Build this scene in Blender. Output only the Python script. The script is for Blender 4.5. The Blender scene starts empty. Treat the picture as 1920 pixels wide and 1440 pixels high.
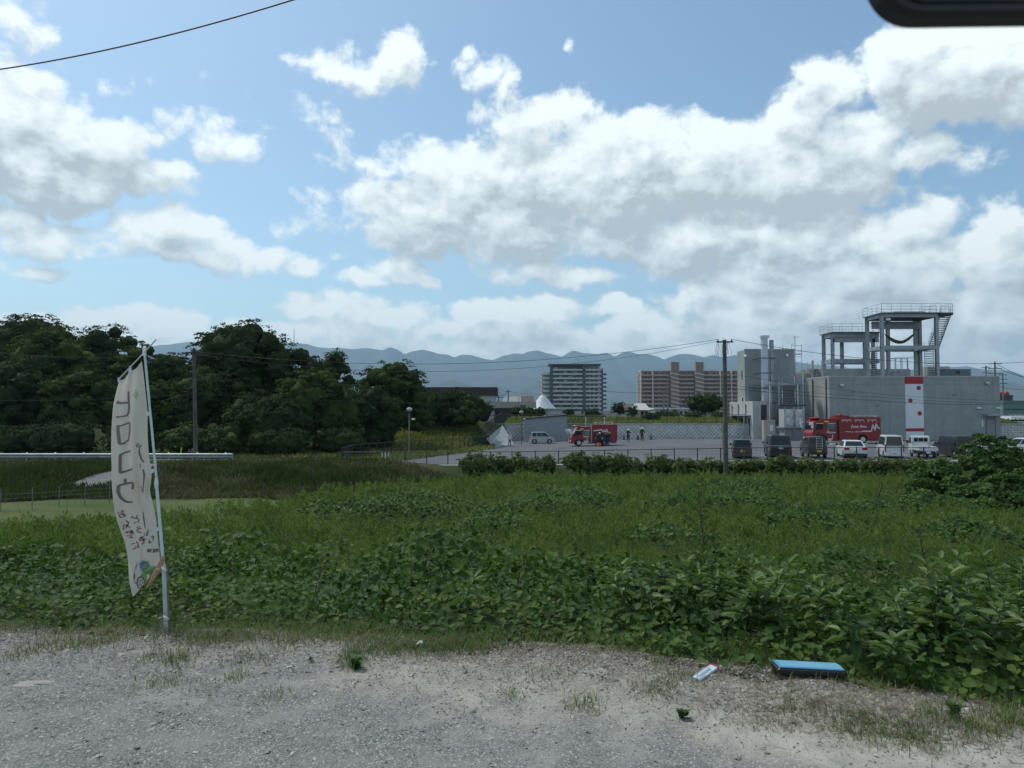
import bpy, bmesh, math, random
import numpy as np
from mathutils import Vector, Matrix

S = bpy.context.scene
# ------------------------------------------------------------------ camera
F = 1330.0                      # focal length in photo pixels (1920 wide)
CAMZ = 1.65
HORIZON = 770.0
PITCH = math.atan((HORIZON - 720.0) / F)
cam_data = bpy.data.cameras.new("camera")
cam = bpy.data.objects.new("camera", cam_data)
S.collection.objects.link(cam)
cam_data.sensor_width = 36.0
cam_data.lens = 36.0 * F / 1920.0
cam_data.clip_start = 0.05
cam_data.clip_end = 40000.0
cam.location = (0, 0, CAMZ)
cam.rotation_euler = (math.pi / 2 + PITCH, 0, 0)
cam_data.dof.use_dof = True
cam_data.dof.focus_distance = 30.0
cam_data.dof.aperture_fstop = 9.0
S.camera = cam
S.render.resolution_x = 1024
S.render.resolution_y = 768
S.view_settings.view_transform = 'Standard'
S.view_settings.look = 'None'
S.view_settings.exposure = 0.47
S.view_settings.gamma = 1.0
S.cycles.use_denoising = True
S.cycles.max_bounces = 6
S.cycles.diffuse_bounces = 3
S.cycles.glossy_bounces = 3
S.cycles.transparent_max_bounces = 8
S.cycles.volume_bounces = 0
S.cycles.caustics_reflective = False
S.cycles.caustics_refractive = False

SUN_EL = math.radians(58)
SUN_AZ = math.radians(-52)       # from +Y, towards the left and ahead of the camera
sun_dir = Vector((math.sin(SUN_AZ) * math.cos(SUN_EL), math.cos(SUN_AZ) * math.cos(SUN_EL), math.sin(SUN_EL)))
sl = bpy.data.lights.new("sun", 'SUN')
sl.energy = 2.0
sl.angle = math.radians(9)
sl.color = (1.0, 0.95, 0.86)
so = bpy.data.objects.new("sun", sl)
S.collection.objects.link(so)
so.rotation_euler = sun_dir.to_track_quat('Z', 'Y').to_euler()
so.location = (-40, 60, 80)

# ------------------------------------------------------------------ world: blue sky with broken cumulus
W = bpy.data.worlds.new("World")
S.world = W
W.use_nodes = True
W.cycles.sampling_method = 'MANUAL'
W.cycles.sample_map_resolution = 512
WT = W.node_tree
WT.nodes.clear()

class NT:
    """small helper for building node trees"""
    def __init__(s, t): s.t = t
    def n(s, kind, **kw):
        nd = s.t.nodes.new(kind)
        for k, v in kw.items(): setattr(nd, k, v)
        return nd
    def put(s, sock, v):
        if isinstance(v, bpy.types.NodeSocket): s.t.links.new(v, sock)
        else: sock.default_value = v
    def m(s, op, a, b=0.0, c=0.0, clamp=False):
        nd = s.n('ShaderNodeMath', operation=op, use_clamp=clamp)
        s.put(nd.inputs[0], a); s.put(nd.inputs[1], b)
        if op in ('MULTIPLY_ADD', 'SMOOTH_MAX', 'SMOOTH_MIN', 'WRAP', 'COMPARE'): s.put(nd.inputs[2], c)
        return nd.outputs[0]
    def v(s, op, a, b=(0, 0, 0), c=(0, 0, 0)):
        nd = s.n('ShaderNodeVectorMath', operation=op)
        s.put(nd.inputs[0], a)
        if op == 'SCALE': s.put(nd.inputs['Scale'], b)
        elif op not in ('LENGTH', 'NORMALIZE'): s.put(nd.inputs[1], b)
        if op == 'MULTIPLY_ADD': s.put(nd.inputs[2], c)
        return nd.outputs['Value'] if op in ('LENGTH', 'DOT_PRODUCT') else nd.outputs[0]
    def rng(s, x, a, b, c=0.0, d=1.0, smooth=True):
        nd = s.n('ShaderNodeMapRange', interpolation_type='SMOOTHSTEP' if smooth else 'LINEAR', clamp=True)
        for i, q in enumerate((x, a, b, c, d)): s.put(nd.inputs[i], q)
        return nd.outputs[0]
    def noise(s, vec, scale, detail=4, rough=0.55, lac=2.0, dist=0.0):
        nd = s.n('ShaderNodeTexNoise')
        s.put(nd.inputs['Vector'], vec)
        for k, q in (('Scale', scale), ('Detail', detail), ('Roughness', rough), ('Lacunarity', lac), ('Distortion', dist)):
            s.put(nd.inputs[k], q)
        return nd.outputs[0]
    def voro(s, vec, scale, detail=0, feature='F1', out='Distance', rough=0.5, rand=1.0):
        nd = s.n('ShaderNodeTexVoronoi', feature=feature)
        s.put(nd.inputs['Vector'], vec); s.put(nd.inputs['Scale'], scale)
        if 'Detail' in nd.inputs: s.put(nd.inputs['Detail'], detail); s.put(nd.inputs['Roughness'], rough)
        s.put(nd.inputs['Randomness'], rand)
        return nd.outputs[out]
    def mix(s, f, a, b, mode='MIX'):
        nd = s.n('ShaderNodeMix', data_type='RGBA', blend_type=mode)
        s.put(nd.inputs[0], f); s.put(nd.inputs[6], a); s.put(nd.inputs[7], b)
        return nd.outputs[2]
    def mixf(s, f, a, b):
        nd = s.n('ShaderNodeMix', data_type='FLOAT')
        s.put(nd.inputs[0], f); s.put(nd.inputs[2], a); s.put(nd.inputs[3], b)
        return nd.outputs[0]

def ang(px, py):
    a = math.atan((px - 960) / F)
    e = math.atan((HORIZON - py) / F * math.cos(a))
    return a, e

# clouds as seen: photo-pixel azimuth/elevation of each heap, its two radii and its weight
BLOBS = [
 (10,20,90,75,.8),(70,90,60,26,.55),
 (30,180,95,75,1.3),(90,235,110,75,1.3),(60,300,160,75,1.4),(210,270,90,62,1.25),(270,315,85,50,1.1),(-70,250,120,130,1.3),(270,250,60,45,.9),
 (175,132,50,26,.5),(262,140,62,44,.48),(310,150,30,40,.36),(405,125,58,30,.42),(440,160,30,14,.4),(350,215,55,34,.8),(390,262,60,44,.95),(440,285,60,36,.9),(480,245,60,20,.4),(130,40,40,10,.4),
 (575,100,70,26,.7),(660,125,100,42,.9),(745,95,62,52,.95),(690,150,80,24,.7),
 (580,200,70,34,.6),(630,240,70,34,.6),(640,285,60,20,.55),(880,105,36,26,.75),(915,140,40,36,.8),(950,170,40,36,.8),(1075,62,18,22,.6),(620,310,50,18,.5),
 (930,212,70,36,.8),(985,235,75,50,1.),(1060,215,60,50,.95),(1125,240,90,50,1.1),(1215,240,80,46,1.),(1275,215,45,42,.8),
 (700,290,110,45,.75),(820,300,130,50,1.),(580,350,80,26,.55),(680,370,110,55,.85),(800,400,160,75,1.2),(960,330,190,75,1.3),(960,420,150,75,1.3),
 (1130,330,190,90,1.4),(1330,310,180,90,1.45),(1500,230,95,60,1.1),(1560,165,75,60,1.05),(1610,270,130,60,1.2),(1500,330,190,75,1.4),(1750,290,115,36,1.),(1850,290,60,20,.7),
 (1720,110,130,72,1.3),(1800,150,170,78,1.4),(1930,120,150,100,1.4),(1950,200,110,28,1.),(1830,190,90,30,1.),
 (1400,215,40,30,.45),(1180,430,140,55,1.1),(1330,440,170,60,1.25),(1000,505,110,26,1.),(1100,515,80,24,.95),(1290,490,120,40,.9),
 (1500,450,150,70,1.3),(1660,430,120,60,1.3),(1760,400,60,60,1.),(1600,520,220,60,1.3),(1830,470,130,60,1.2),(1420,500,120,70,1.2),(1420,590,160,50,1.2),(1700,500,160,80,1.3),(1560,640,420,40,1.1),(1900,500,140,70,1.3),(1250,540,60,26,.6),(1900,420,90,70,1.1),(1960,560,200,90,1.2),
 (20,415,95,44,1.),(110,440,110,38,1.05),(235,420,75,45,1.1),(320,425,95,45,1.1),(330,470,150,30,1.),(430,455,75,32,.85),(540,415,45,26,.7),(510,480,85,34,1.05),(585,500,55,34,1.),(50,495,82,22,.95),
 (742,500,58,34,1.1),(690,527,44,20,.9),(775,530,44,22,.95),(650,480,36,18,.5),(590,410,40,14,.4),
 (60,605,120,26,1.1),(190,598,100,32,1.15),(330,604,100,32,1.15),(455,610,70,27,1.05),(250,642,420,34,1.1),
 (580,588,62,32,1.0),(665,582,80,34,1.05),(745,600,70,30,1.),(825,622,70,24,.95),(640,630,200,30,1.),
 (925,588,80,34,1.3),(1010,582,85,36,1.3),(970,630,200,34,1.),(1150,585,90,30,1.05),(1210,610,120,34,1.),(1330,565,90,40,1.1),(1400,610,180,40,1.1),(1540,585,160,50,1.2),(1760,590,200,60,1.2),
 (900,692,1500,52,1.1),(680,640,190,28,.95),(1110,640,200,28,1.0),
]
gt = bpy.data.node_groups.new("cloud_density", 'ShaderNodeTree')
gt.interface.new_socket("Vector", in_out='INPUT', socket_type='NodeSocketVector')
gt.interface.new_socket("Density", in_out='OUTPUT', socket_type='NodeSocketFloat')
g = NT(gt)
gi = g.n('NodeGroupInput'); go = g.n('NodeGroupOutput')
P = gi.outputs[0]
# domain warp so that no heap keeps its ellipse
wn = g.n('ShaderNodeTexNoise'); g.put(wn.inputs['Vector'], P); g.put(wn.inputs['Scale'], 9.0); g.put(wn.inputs['Detail'], 3.0); g.put(wn.inputs['Roughness'], .55)
warp = g.v('MULTIPLY', g.v('SUBTRACT', wn.outputs['Color'], (.5, .5, .5)), (.11, .075, 0))
PW = g.v('ADD', P, warp)
acc = None
for (bx, by, rx, ry, w) in BLOBS:
    a, e = ang(bx, by)
    irx, iry = F / rx / (math.cos(a) ** 2), F / ry / max(math.cos(a), .5)
    q = g.v('MULTIPLY_ADD', PW, (irx, iry, 0), (-a * irx, -e * iry, 0))
    d2 = g.v('DOT_PRODUCT', q, q)
    f = g.m('MULTIPLY_ADD', d2, -.5 * w, w, clamp=False)
    f = g.m('MAXIMUM', f, 0.0)
    acc = f if acc is None else g.m('SMOOTH_MAX', acc, f, .18)
# away from the photographed part of the sky: broken clouds from noise alone
seg = g.n('ShaderNodeSeparateXYZ'); g.put(seg.inputs[0], P)
gen = g.rng(g.noise(P, 2.6, 3, .55), .42, .62, 0, 1.1)
side = g.m('ABSOLUTE', seg.outputs[0])
away = g.m('MAXIMUM', g.rng(side, .66, .8), g.rng(seg.outputs[1], .52, .66))
acc = g.mixf(away, acc, gen)
# fractal billows
n1 = g.noise(g.v('MULTIPLY', P, (1, 1.25, 1)), 22.0, 9, .6, 2.1, .25)
vo = g.voro(g.v('ADD', P, g.v('SCALE', warp, .6)), 34.0, 3, 'F1', 'Distance', .55)
bill = g.m('SUBTRACT', .62, vo)
nn = g.m('ADD', g.m('MULTIPLY', g.m('SUBTRACT', n1, .5), 3.4), g.m('MULTIPLY', bill, .6))
amp = g.rng(acc, 0, .4, .0, 1.0)
dens = g.m('ADD', g.m('SUBTRACT', acc, .36), g.m('MULTIPLY', nn, g.m('MULTIPLY_ADD', amp, .42, .0)))
g.put(go.inputs[0], dens)
gt.interface.new_socket('Smooth', in_out='OUTPUT', socket_type='NodeSocketFloat')
g.put(go.inputs[1], g.m('ADD', g.m('SUBTRACT', acc, .42), g.m('MULTIPLY', g.m('SUBTRACT', wn.outputs[0], .5), g.m('MULTIPLY', amp, .9))))

w = NT(WT)
tc = w.n('ShaderNodeTexCoord')
sp = w.n('ShaderNodeSeparateXYZ'); w.put(sp.inputs[0], tc.outputs['Generated'])
AZ = w.m('ARCTAN2', sp.outputs[0], sp.outputs[1])
EL = w.m('ARCSINE', sp.outputs[2])
cv = w.n('ShaderNodeCombineXYZ'); w.put(cv.inputs[0], AZ); w.put(cv.inputs[1], EL)
PV = cv.outputs[0]
def dens_at(off):
    gn = w.n('ShaderNodeGroup'); gn.node_tree = gt
    w.put(gn.inputs[0], w.v('ADD', PV, off) if off else PV)
    return gn.outputs
D0, S0 = dens_at(None)
D1 = dens_at((-.009, .016, 0))[0]
S2 = dens_at((-.010, .040, 0))[1]
alpha = w.rng(D0, -.04, .42)
lit1 = w.m('MULTIPLY', w.m('SUBTRACT', D0, D1), .75)
lit2 = w.m('MULTIPLY', w.m('SUBTRACT', S0, S2), .62)
thick = w.rng(S0, .1, 1.1)
cover = w.rng(S2, .15, 1.0)
lum = w.m('ADD', w.m('ADD', .86, lit1), lit2)
lum = w.m('SUBTRACT', lum, w.m('MULTIPLY', cover, .22))
blot = w.rng(w.noise(w.v('MULTIPLY', PV, (1, 1.7, 1)), 13.0, 6, .62), .42, .62)
lum = w.m('SUBTRACT', lum, w.m('MULTIPLY', thick, .04))
lum = w.m('SUBTRACT', lum, w.m('MULTIPLY', w.m('MULTIPLY', blot, w.rng(S0, .2, .8)), .40))
lum = w.m('ADD', lum, w.rng(EL, .08, .22, .22, 0))
lumc = w.rng(lum, .25, 1.15, 0, 1, smooth=False)
ccol = w.n('ShaderNodeValToRGB')
w.put(ccol.inputs[0], lumc)
el = ccol.color_ramp.elements
el[0].position = 0.0; el[0].color = (.38, .43, .46, 1)
el[1].position = 1.0; el[1].color = (.77, .83, .83, 1)
e2 = el.new(.45); e2.color = (.55, .62, .65, 1)
sky = w.n('ShaderNodeTexSky', sky_type='NISHITA')
sky.sun_disc = False
sky.sun_elevation = SUN_EL
sky.sun_rotation = SUN_AZ
sky.altitude = 20; sky.air_density = 1.0; sky.dust_density = 1.2; sky.ozone_density = 1.0
bg_sky = w.n('ShaderNodeBackground'); w.put(bg_sky.inputs[0], w.mix(1.0, sky.outputs[0], (.92, 1.05, 1.02, 1), 'MULTIPLY')); bg_sky.inputs[1].default_value = 0.105
bg_cl = w.n('ShaderNodeBackground'); w.put(bg_cl.inputs[0], ccol.outputs[0]); bg_cl.inputs[1].default_value = 1.0
above = w.rng(sp.outputs[2], -.02, .005)
mx = w.n('ShaderNodeMixShader'); w.put(mx.inputs[0], w.m('MULTIPLY', alpha, above))
WT.links.new(bg_sky.outputs[0], mx.inputs[1]); WT.links.new(bg_cl.outputs[0], mx.inputs[2])
wo = w.n('ShaderNodeOutputWorld'); WT.links.new(mx.outputs[0], wo.inputs[0])

# ------------------------------------------------------------------ helpers
COL = S.collection
rng = np.random.default_rng(7)
random.seed(7)
cp, sn = math.cos(PITCH), math.sin(PITCH)
def ray(px, py):
    x = (px - 960) / F; u = (720 - py) / F
    return Vector((x, cp - u * sn, sn + u * cp))
def at(px, py, Y):
    d = ray(px, py); t = Y / d.y
    return Vector((d.x * t, Y, CAMZ + d.z * t))

def tag(o, label=None, cat=None, group=None, kind=None):
    if label: o['label'] = label
    if cat: o['category'] = cat
    if group: o['group'] = group
    if kind: o['kind'] = kind
    return o
def thing(name, label, cat, loc=(0, 0, 0), rz=0.0, group=None):
    o = bpy.data.objects.new(name, None); COL.objects.link(o)
    o.empty_display_size = .3
    o.location = loc; o.rotation_euler = (0, 0, rz)
    return tag(o, label, cat, group)
def wloc(o):
    v = Vector((0, 0, 0))
    while o is not None: v += Vector(o.location); o = o.parent
    return v
def link(name, me, mats, parent=None, world=False, smooth=False):
    o = bpy.data.objects.new(name, me); COL.objects.link(o)
    if not isinstance(mats, (list, tuple)): mats = [mats]
    for m_ in mats: me.materials.append(m_)
    if parent is not None:
        o.parent = parent
        if world: me.transform(Matrix.Translation(-wloc(parent)))
    if smooth: me.polygons.foreach_set('use_smooth', np.ones(len(me.polygons), bool))
    me.update()
    return o
def npmesh(name, verts, faces, k):
    """verts (n,3), faces (m,k) numpy -> mesh"""
    me = bpy.data.meshes.new(name)
    verts = np.asarray(verts, np.float32); faces = np.asarray(faces, np.int32)
    me.vertices.add(len(verts)); me.vertices.foreach_set('co', verts.ravel())
    me.loops.add(faces.size); me.loops.foreach_set('vertex_index', faces.ravel())
    me.polygons.add(len(faces))
    me.polygons.foreach_set('loop_start', np.arange(0, faces.size, k, dtype=np.int32))
    me.polygons.foreach_set('loop_total', np.full(len(faces), k, np.int32))
    me.update(calc_edges=True)
    return me

class MB:
    def __init__(s): s.v = []; s.f = []; s.mi = []; s.cur = 0
    def add(s, vs, fs):
        b = len(s.v); s.v += [tuple(p) for p in vs]
        for f in fs: s.f.append(tuple(b + i for i in f)); s.mi.append(s.cur)
        return s
    def box(s, cx, cy, cz, sx, sy, sz, rz=0.0):
        c, q = math.cos(rz), math.sin(rz); vs = []
        for dz in (-.5, .5):
            for dx, dy in ((-.5, -.5), (.5, -.5), (.5, .5), (-.5, .5)):
                x, y = dx * sx, dy * sy
                vs.append((cx + x * c - y * q, cy + x * q + y * c, cz + dz * sz))
        return s.add(vs, [(3, 2, 1, 0), (4, 5, 6, 7), (0, 1, 5, 4), (1, 2, 6, 5), (2, 3, 7, 6), (3, 0, 4, 7)])
    def b2(s, x0, x1, y0, y1, z0, z1):
        return s.box((x0 + x1) / 2, (y0 + y1) / 2, (z0 + z1) / 2, x1 - x0, y1 - y0, z1 - z0)
    def cbox(s, x0, x1, y0, y1, z0, z1, b=.03):
        """box with chamfered edges"""
        vs = []
        for z, i in ((z0, b), (z0 + b, 0), (z1 - b, 0), (z1, b)):
            X0, X1, Y0, Y1 = x0 + i, x1 - i, y0 + i, y1 - i
            k = b * (.5 if i else 1)
            vs += [(X0 + k, Y0, z), (X1 - k, Y0, z), (X1, Y0 + k, z), (X1, Y1 - k, z), (X1 - k, Y1, z), (X0 + k, Y1, z), (X0, Y1 - k, z), (X0, Y0 + k, z)]
        fs = [tuple(range(7, -1, -1)), tuple(range(24, 32))]
        for r in range(3):
            for i in range(8): fs.append((r * 8 + i, r * 8 + (i + 1) % 8, r * 8 + 8 + (i + 1) % 8, r * 8 + 8 + i))
        return s.add(vs, fs)
    def tube(s, p0, p1, r0, r1=None, n=8, caps=True):
        p0 = Vector(p0); p1 = Vector(p1); r1 = r0 if r1 is None else r1
        d = (p1 - p0)
        if d.length < 1e-6: return s
        d.normalize()
        a = d.cross(Vector((0, 0, 1)) if abs(d.z) < .9 else Vector((1, 0, 0))).normalized(); b = d.cross(a)
        vs = []
        for p, r in ((p0, r0), (p1, r1)):
            for i in range(n):
                t = 2 * math.pi * i / n
                vs.append(p + a * (r * math.cos(t)) + b * (r * math.sin(t)))
        fs = [(i, (i + 1) % n, n + (i + 1) % n, n + i) for i in range(n)]
        if caps: fs += [tuple(range(n - 1, -1, -1)), tuple(range(n, 2 * n))]
        return s.add(vs, fs)
    def path(s, pts, r, n=6):
        rr = r if isinstance(r, (list, tuple)) else [r] * len(pts)
        pts = [Vector(p) for p in pts]; vs = []; fs = []
        up = None
        for i, p in enumerate(pts):
            d = (pts[min(i + 1, len(pts) - 1)] - pts[max(i - 1, 0)]).normalized()
            if up is None: up = d.cross(Vector((0, 0, 1)) if abs(d.z) < .9 else Vector((1, 0, 0))).normalized()
            a = (up - d * up.dot(d)).normalized(); up = a; b = d.cross(a)
            for k in range(n):
                t = 2 * math.pi * k / n; vs.append(p + a * (rr[i] * math.cos(t)) + b * (rr[i] * math.sin(t)))
        for i in range(len(pts) - 1):
            for k in range(n): fs.append((i * n + k, i * n + (k + 1) % n, (i + 1) * n + (k + 1) % n, (i + 1) * n + k))
        fs += [tuple(range(n - 1, -1, -1)), tuple(range((len(pts) - 1) * n, len(pts) * n))]
        return s.add(vs, fs)
    def sphere(s, c, rx, ry=None, rz=None, nu=12, nv=8):
        ry = rx if ry is None else ry; rz = rx if rz is None else rz
        vs = [(c[0], c[1], c[2] - rz)]
        for j in range(1, nv):
            t = math.pi * j / nv
            for i in range(nu):
                p = 2 * math.pi * i / nu
                vs.append((c[0] + rx * math.sin(t) * math.cos(p), c[1] + ry * math.sin(t) * math.sin(p), c[2] - rz * math.cos(t)))
        vs.append((c[0], c[1], c[2] + rz)); L = len(vs) - 1
        fs = [(0, 1 + (i + 1) % nu, 1 + i) for i in range(nu)]
        for j in range(nv - 2):
            for i in range(nu):
                a = 1 + j * nu + i; b = 1 + j * nu + (i + 1) % nu; fs.append((a, b, b + nu, a + nu))
        fs += [(1 + (nv - 2) * nu + i, 1 + (nv - 2) * nu + (i + 1) % nu, L) for i in range(nu)]
        return s.add(vs, fs)
    def prism(s, poly, y0, y1, axis='y'):
        """polygon of (a,b) extruded; axis y: (x,z); axis x: (y,z); axis z: (x,y)"""
        n = len(poly)
        def P(a, b, t): return (a, t, b) if axis == 'y' else ((t, a, b) if axis == 'x' else (a, b, t))
        vs = [P(a, b, y0) for a, b in poly] + [P(a, b, y1) for a, b in poly]
        fs = [tuple(range(n)), tuple(range(2 * n - 1, n - 1, -1))]
        fs += [((i + 1) % n, i, n + i, n + (i + 1) % n) for i in range(n)]
        return s.add(vs, fs)
    def sheet(s, a, b, c, d, t):
        """quad abcd given thickness t along its normal"""
        a, b, c, d = map(Vector, (a, b, c, d)); nn = (b - a).cross(d - a).normalized() * t
        return s.add([a, b, c, d, a + nn, b + nn, c + nn, d + nn], [(3, 2, 1, 0), (4, 5, 6, 7), (0, 1, 5, 4), (1, 2, 6, 5), (2, 3, 7, 6), (3, 0, 4, 7)])
    def build(s, name, mats, parent=None, world=False, smooth=False, fix=True):
        me = bpy.data.meshes.new(name); me.from_pydata(s.v, [], s.f)
        if any(s.mi): me.polygons.foreach_set('material_index', s.mi)
        if fix:
            bm = bmesh.new(); bm.from_mesh(me); bmesh.ops.recalc_face_normals(bm, faces=bm.faces); bm.to_mesh(me); bm.free()
        return link(name, me, mats, parent, world, smooth)

def copy_tree(o, parent=None):
    c = o.copy(); COL.objects.link(c); c.parent = parent
    for ch in list(o.children): copy_tree(ch, c)
    return c

# ------------------------------------------------------------------ materials
def mk(name, col, rough=.7, metal=0.0, var=.12, scale=3.0, bump=0.0, bscale=20.0, spec=.5, streak=0.0, col2=None, coat=0.0):
    m_ = bpy.data.materials.new(name); m_.use_nodes = True
    t = NT(m_.node_tree); b = m_.node_tree.nodes['Principled BSDF']
    b.inputs['Roughness'].default_value = rough; b.inputs['Metallic'].default_value = metal
    b.inputs['Specular IOR Level'].default_value = spec
    if coat: b.inputs['Coat Weight'].default_value = coat; b.inputs['Coat Roughness'].default_value = .08
    tcn = t.n('ShaderNodeTexCoord'); ob = tcn.outputs['Object']
    c = (*col, 1)
    n_ = t.noise(ob, scale, 5, .6)
    lo = tuple(x * (1 - var) for x in col) + (1,) if col2 is None else (*col2, 1)
    hi = tuple(min(1, x * (1 + var)) for x in col) + (1,)
    out = t.mix(t.rng(n_, .35, .65), lo, hi)
    if streak:
        st = t.noise(t.v('MULTIPLY', ob, (1.6, 1.6, .12)), 1.2, 5, .6)
        out = t.mix(t.m('MULTIPLY', t.rng(st, .45, .72), streak), out, tuple(x * .45 for x in col) + (1,))
    t.put(b.inputs['Base Color'], out)
    if bump:
        bn = t.n('ShaderNodeBump'); bn.inputs['Strength'].default_value = bump; bn.inputs['Distance'].default_value = .02
        t.put(bn.inputs['Height'], t.noise(ob, bscale, 4, .6)); t.put(b.inputs['Normal'], bn.outputs[0])
    return m_
def leafmat(name, cols, rough=.5, trans=.25, patch=.35, pscale=.35, spec=.35):
    """foliage: colour varies per leaf and in large patches"""
    m_ = bpy.data.materials.new(name); m_.use_nodes = True
    t = NT(m_.node_tree); b = m_.node_tree.nodes['Principled BSDF']; out = m_.node_tree.nodes['Material Output']
    geo = t.n('ShaderNodeNewGeometry'); tcn = t.n('ShaderNodeTexCoord')
    r = t.n('ShaderNodeValToRGB'); e = r.color_ramp.elements
    while len(e) < len(cols): e.new(.5)
    for i, c in enumerate(cols): e[i].position = i / (len(cols) - 1); e[i].color = (*c, 1)
    pn = t.noise(tcn.outputs['Object'], pscale, 3, .5)
    f = t.m('ADD', t.m('MULTIPLY', geo.outputs['Random Per Island'], 1 - patch), t.m('MULTIPLY', t.rng(pn, .3, .7), patch))
    t.put(r.inputs[0], f)
    t.put(b.inputs['Base Color'], r.outputs[0]); b.inputs['Roughness'].default_value = rough
    b.inputs['Specular IOR Level'].default_value = spec
    tr = t.n('ShaderNodeBsdfTranslucent')
    t.put(tr.inputs[0], t.mix(1.0, r.outputs[0], (1.5, 1.55, .7, 1), 'MULTIPLY'))
    mxs = t.n('ShaderNodeMixShader'); mxs.inputs[0].default_value = trans
    m_.node_tree.links.new(b.outputs[0], mxs.inputs[1]); m_.node_tree.links.new(tr.outputs[0], mxs.inputs[2])
    m_.node_tree.links.new(mxs.outputs[0], out.inputs[0])
    return m_

M = {}
M['concrete'] = mk('concrete', (.285, .31, .315), .85, var=.09, scale=.5, streak=.14)
M['concrete_pale'] = mk('concrete_pale', (.40, .41, .40), .85, var=.10, scale=.8, streak=.25)
M['kerb'] = mk('kerb_concrete', (.45, .46, .44), .85, var=.15, scale=2.0, streak=.2)
M['steel'] = mk('galvanised_steel', (.30, .33, .37), .5, .35, var=.10, scale=1.5)
M['steel_bright'] = mk('bright_steel', (.55, .58, .60), .35, .6, var=.08, scale=1.5)
M['dark_metal'] = mk('dark_metal', (.035, .037, .04), .5, .2)
M['black'] = mk('black_plastic', (.012, .012, .014), .45, var=.05)
M['rubber'] = mk('rubber', (.018, .018, .018), .85, var=.1)
M['glass'] = mk('dark_glass', (.012, .016, .019), .12, var=.1, spec=.45)
M['glass_pale'] = mk('pale_glass', (.12, .17, .18), .1, var=.3, scale=1.2, spec=.9)
M['red'] = mk('fire_engine_red', (.22, .007, .014), .4, var=.05, coat=.25)
M['red_paint'] = mk('red_paint', (.36, .014, .022), .6, var=.06)
M['white'] = mk('white_paint', (.60, .64, .66), .35, var=.04, coat=.3)
M['white_matt'] = mk('matt_white', (.66, .70, .74), .7, var=.04, scale=.6)
M['silver'] = mk('silver_paint', (.42, .45, .46), .3, .4, var=.05, coat=.3)
M['navy_paint'] = mk('dark_blue_paint', (.012, .015, .024), .25, .2, var=.05, coat=.5)
M['charcoal'] = mk('charcoal_paint', (.045, .05, .052), .35, .2, var=.05, coat=.3)
M['brown_black'] = mk('brown_black_paint', (.022, .017, .018), .25, .2, var=.05, coat=.5)
M['yellow_plate'] = mk('yellow_plate', (.6, .48, .03), .5, var=.05)
M['lamp_red'] = mk('red_lens', (.35, .015, .015), .2, var=.05)
M['lamp_white'] = mk('clear_lens', (.8, .8, .76), .2, var=.05)
M['wood_pole'] = mk('weathered_pole', (.10, .095, .09), .85, var=.25, scale=2.0, streak=.4)
M['con_pole'] = mk('concrete_pole', (.17, .175, .175), .85, var=.15, scale=2.0)
M['bark'] = mk('bark', (.07, .055, .045), .9, var=.3, scale=4, bump=.4)
M['stem'] = mk('green_stem', (.09, .12, .045), .7, var=.25, scale=9)
M['skin'] = mk('skin', (.42, .24, .16), .55, var=.05)
M['hair'] = mk('dark_hair', (.012, .010, .009), .6, var=.1)
M['navy_cloth'] = mk('navy_cloth', (.018, .024, .05), .85, var=.12, scale=6)
M['dark_cloth'] = mk('dark_cloth', (.02, .022, .026), .85, var=.12, scale=6)
M['white_cloth'] = mk('white_cloth', (.6, .62, .62), .8, var=.06, scale=6)
M['helmet'] = mk('white_helmet', (.75, .77, .76), .3, var=.03)
M['orange'] = mk('orange_plastic', (.55, .12, .02), .6, var=.08)
M['gravelstone'] = mk('pale_gravel_stone', (.36, .355, .33), .9, var=.3, scale=30)
M['wire'] = mk('black_cable', (.02, .022, .025), .6, var=.05)
M['mountain'] = mk('forested_mountain', (.035, .05, .04), .9, var=.3, scale=.004)

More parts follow.
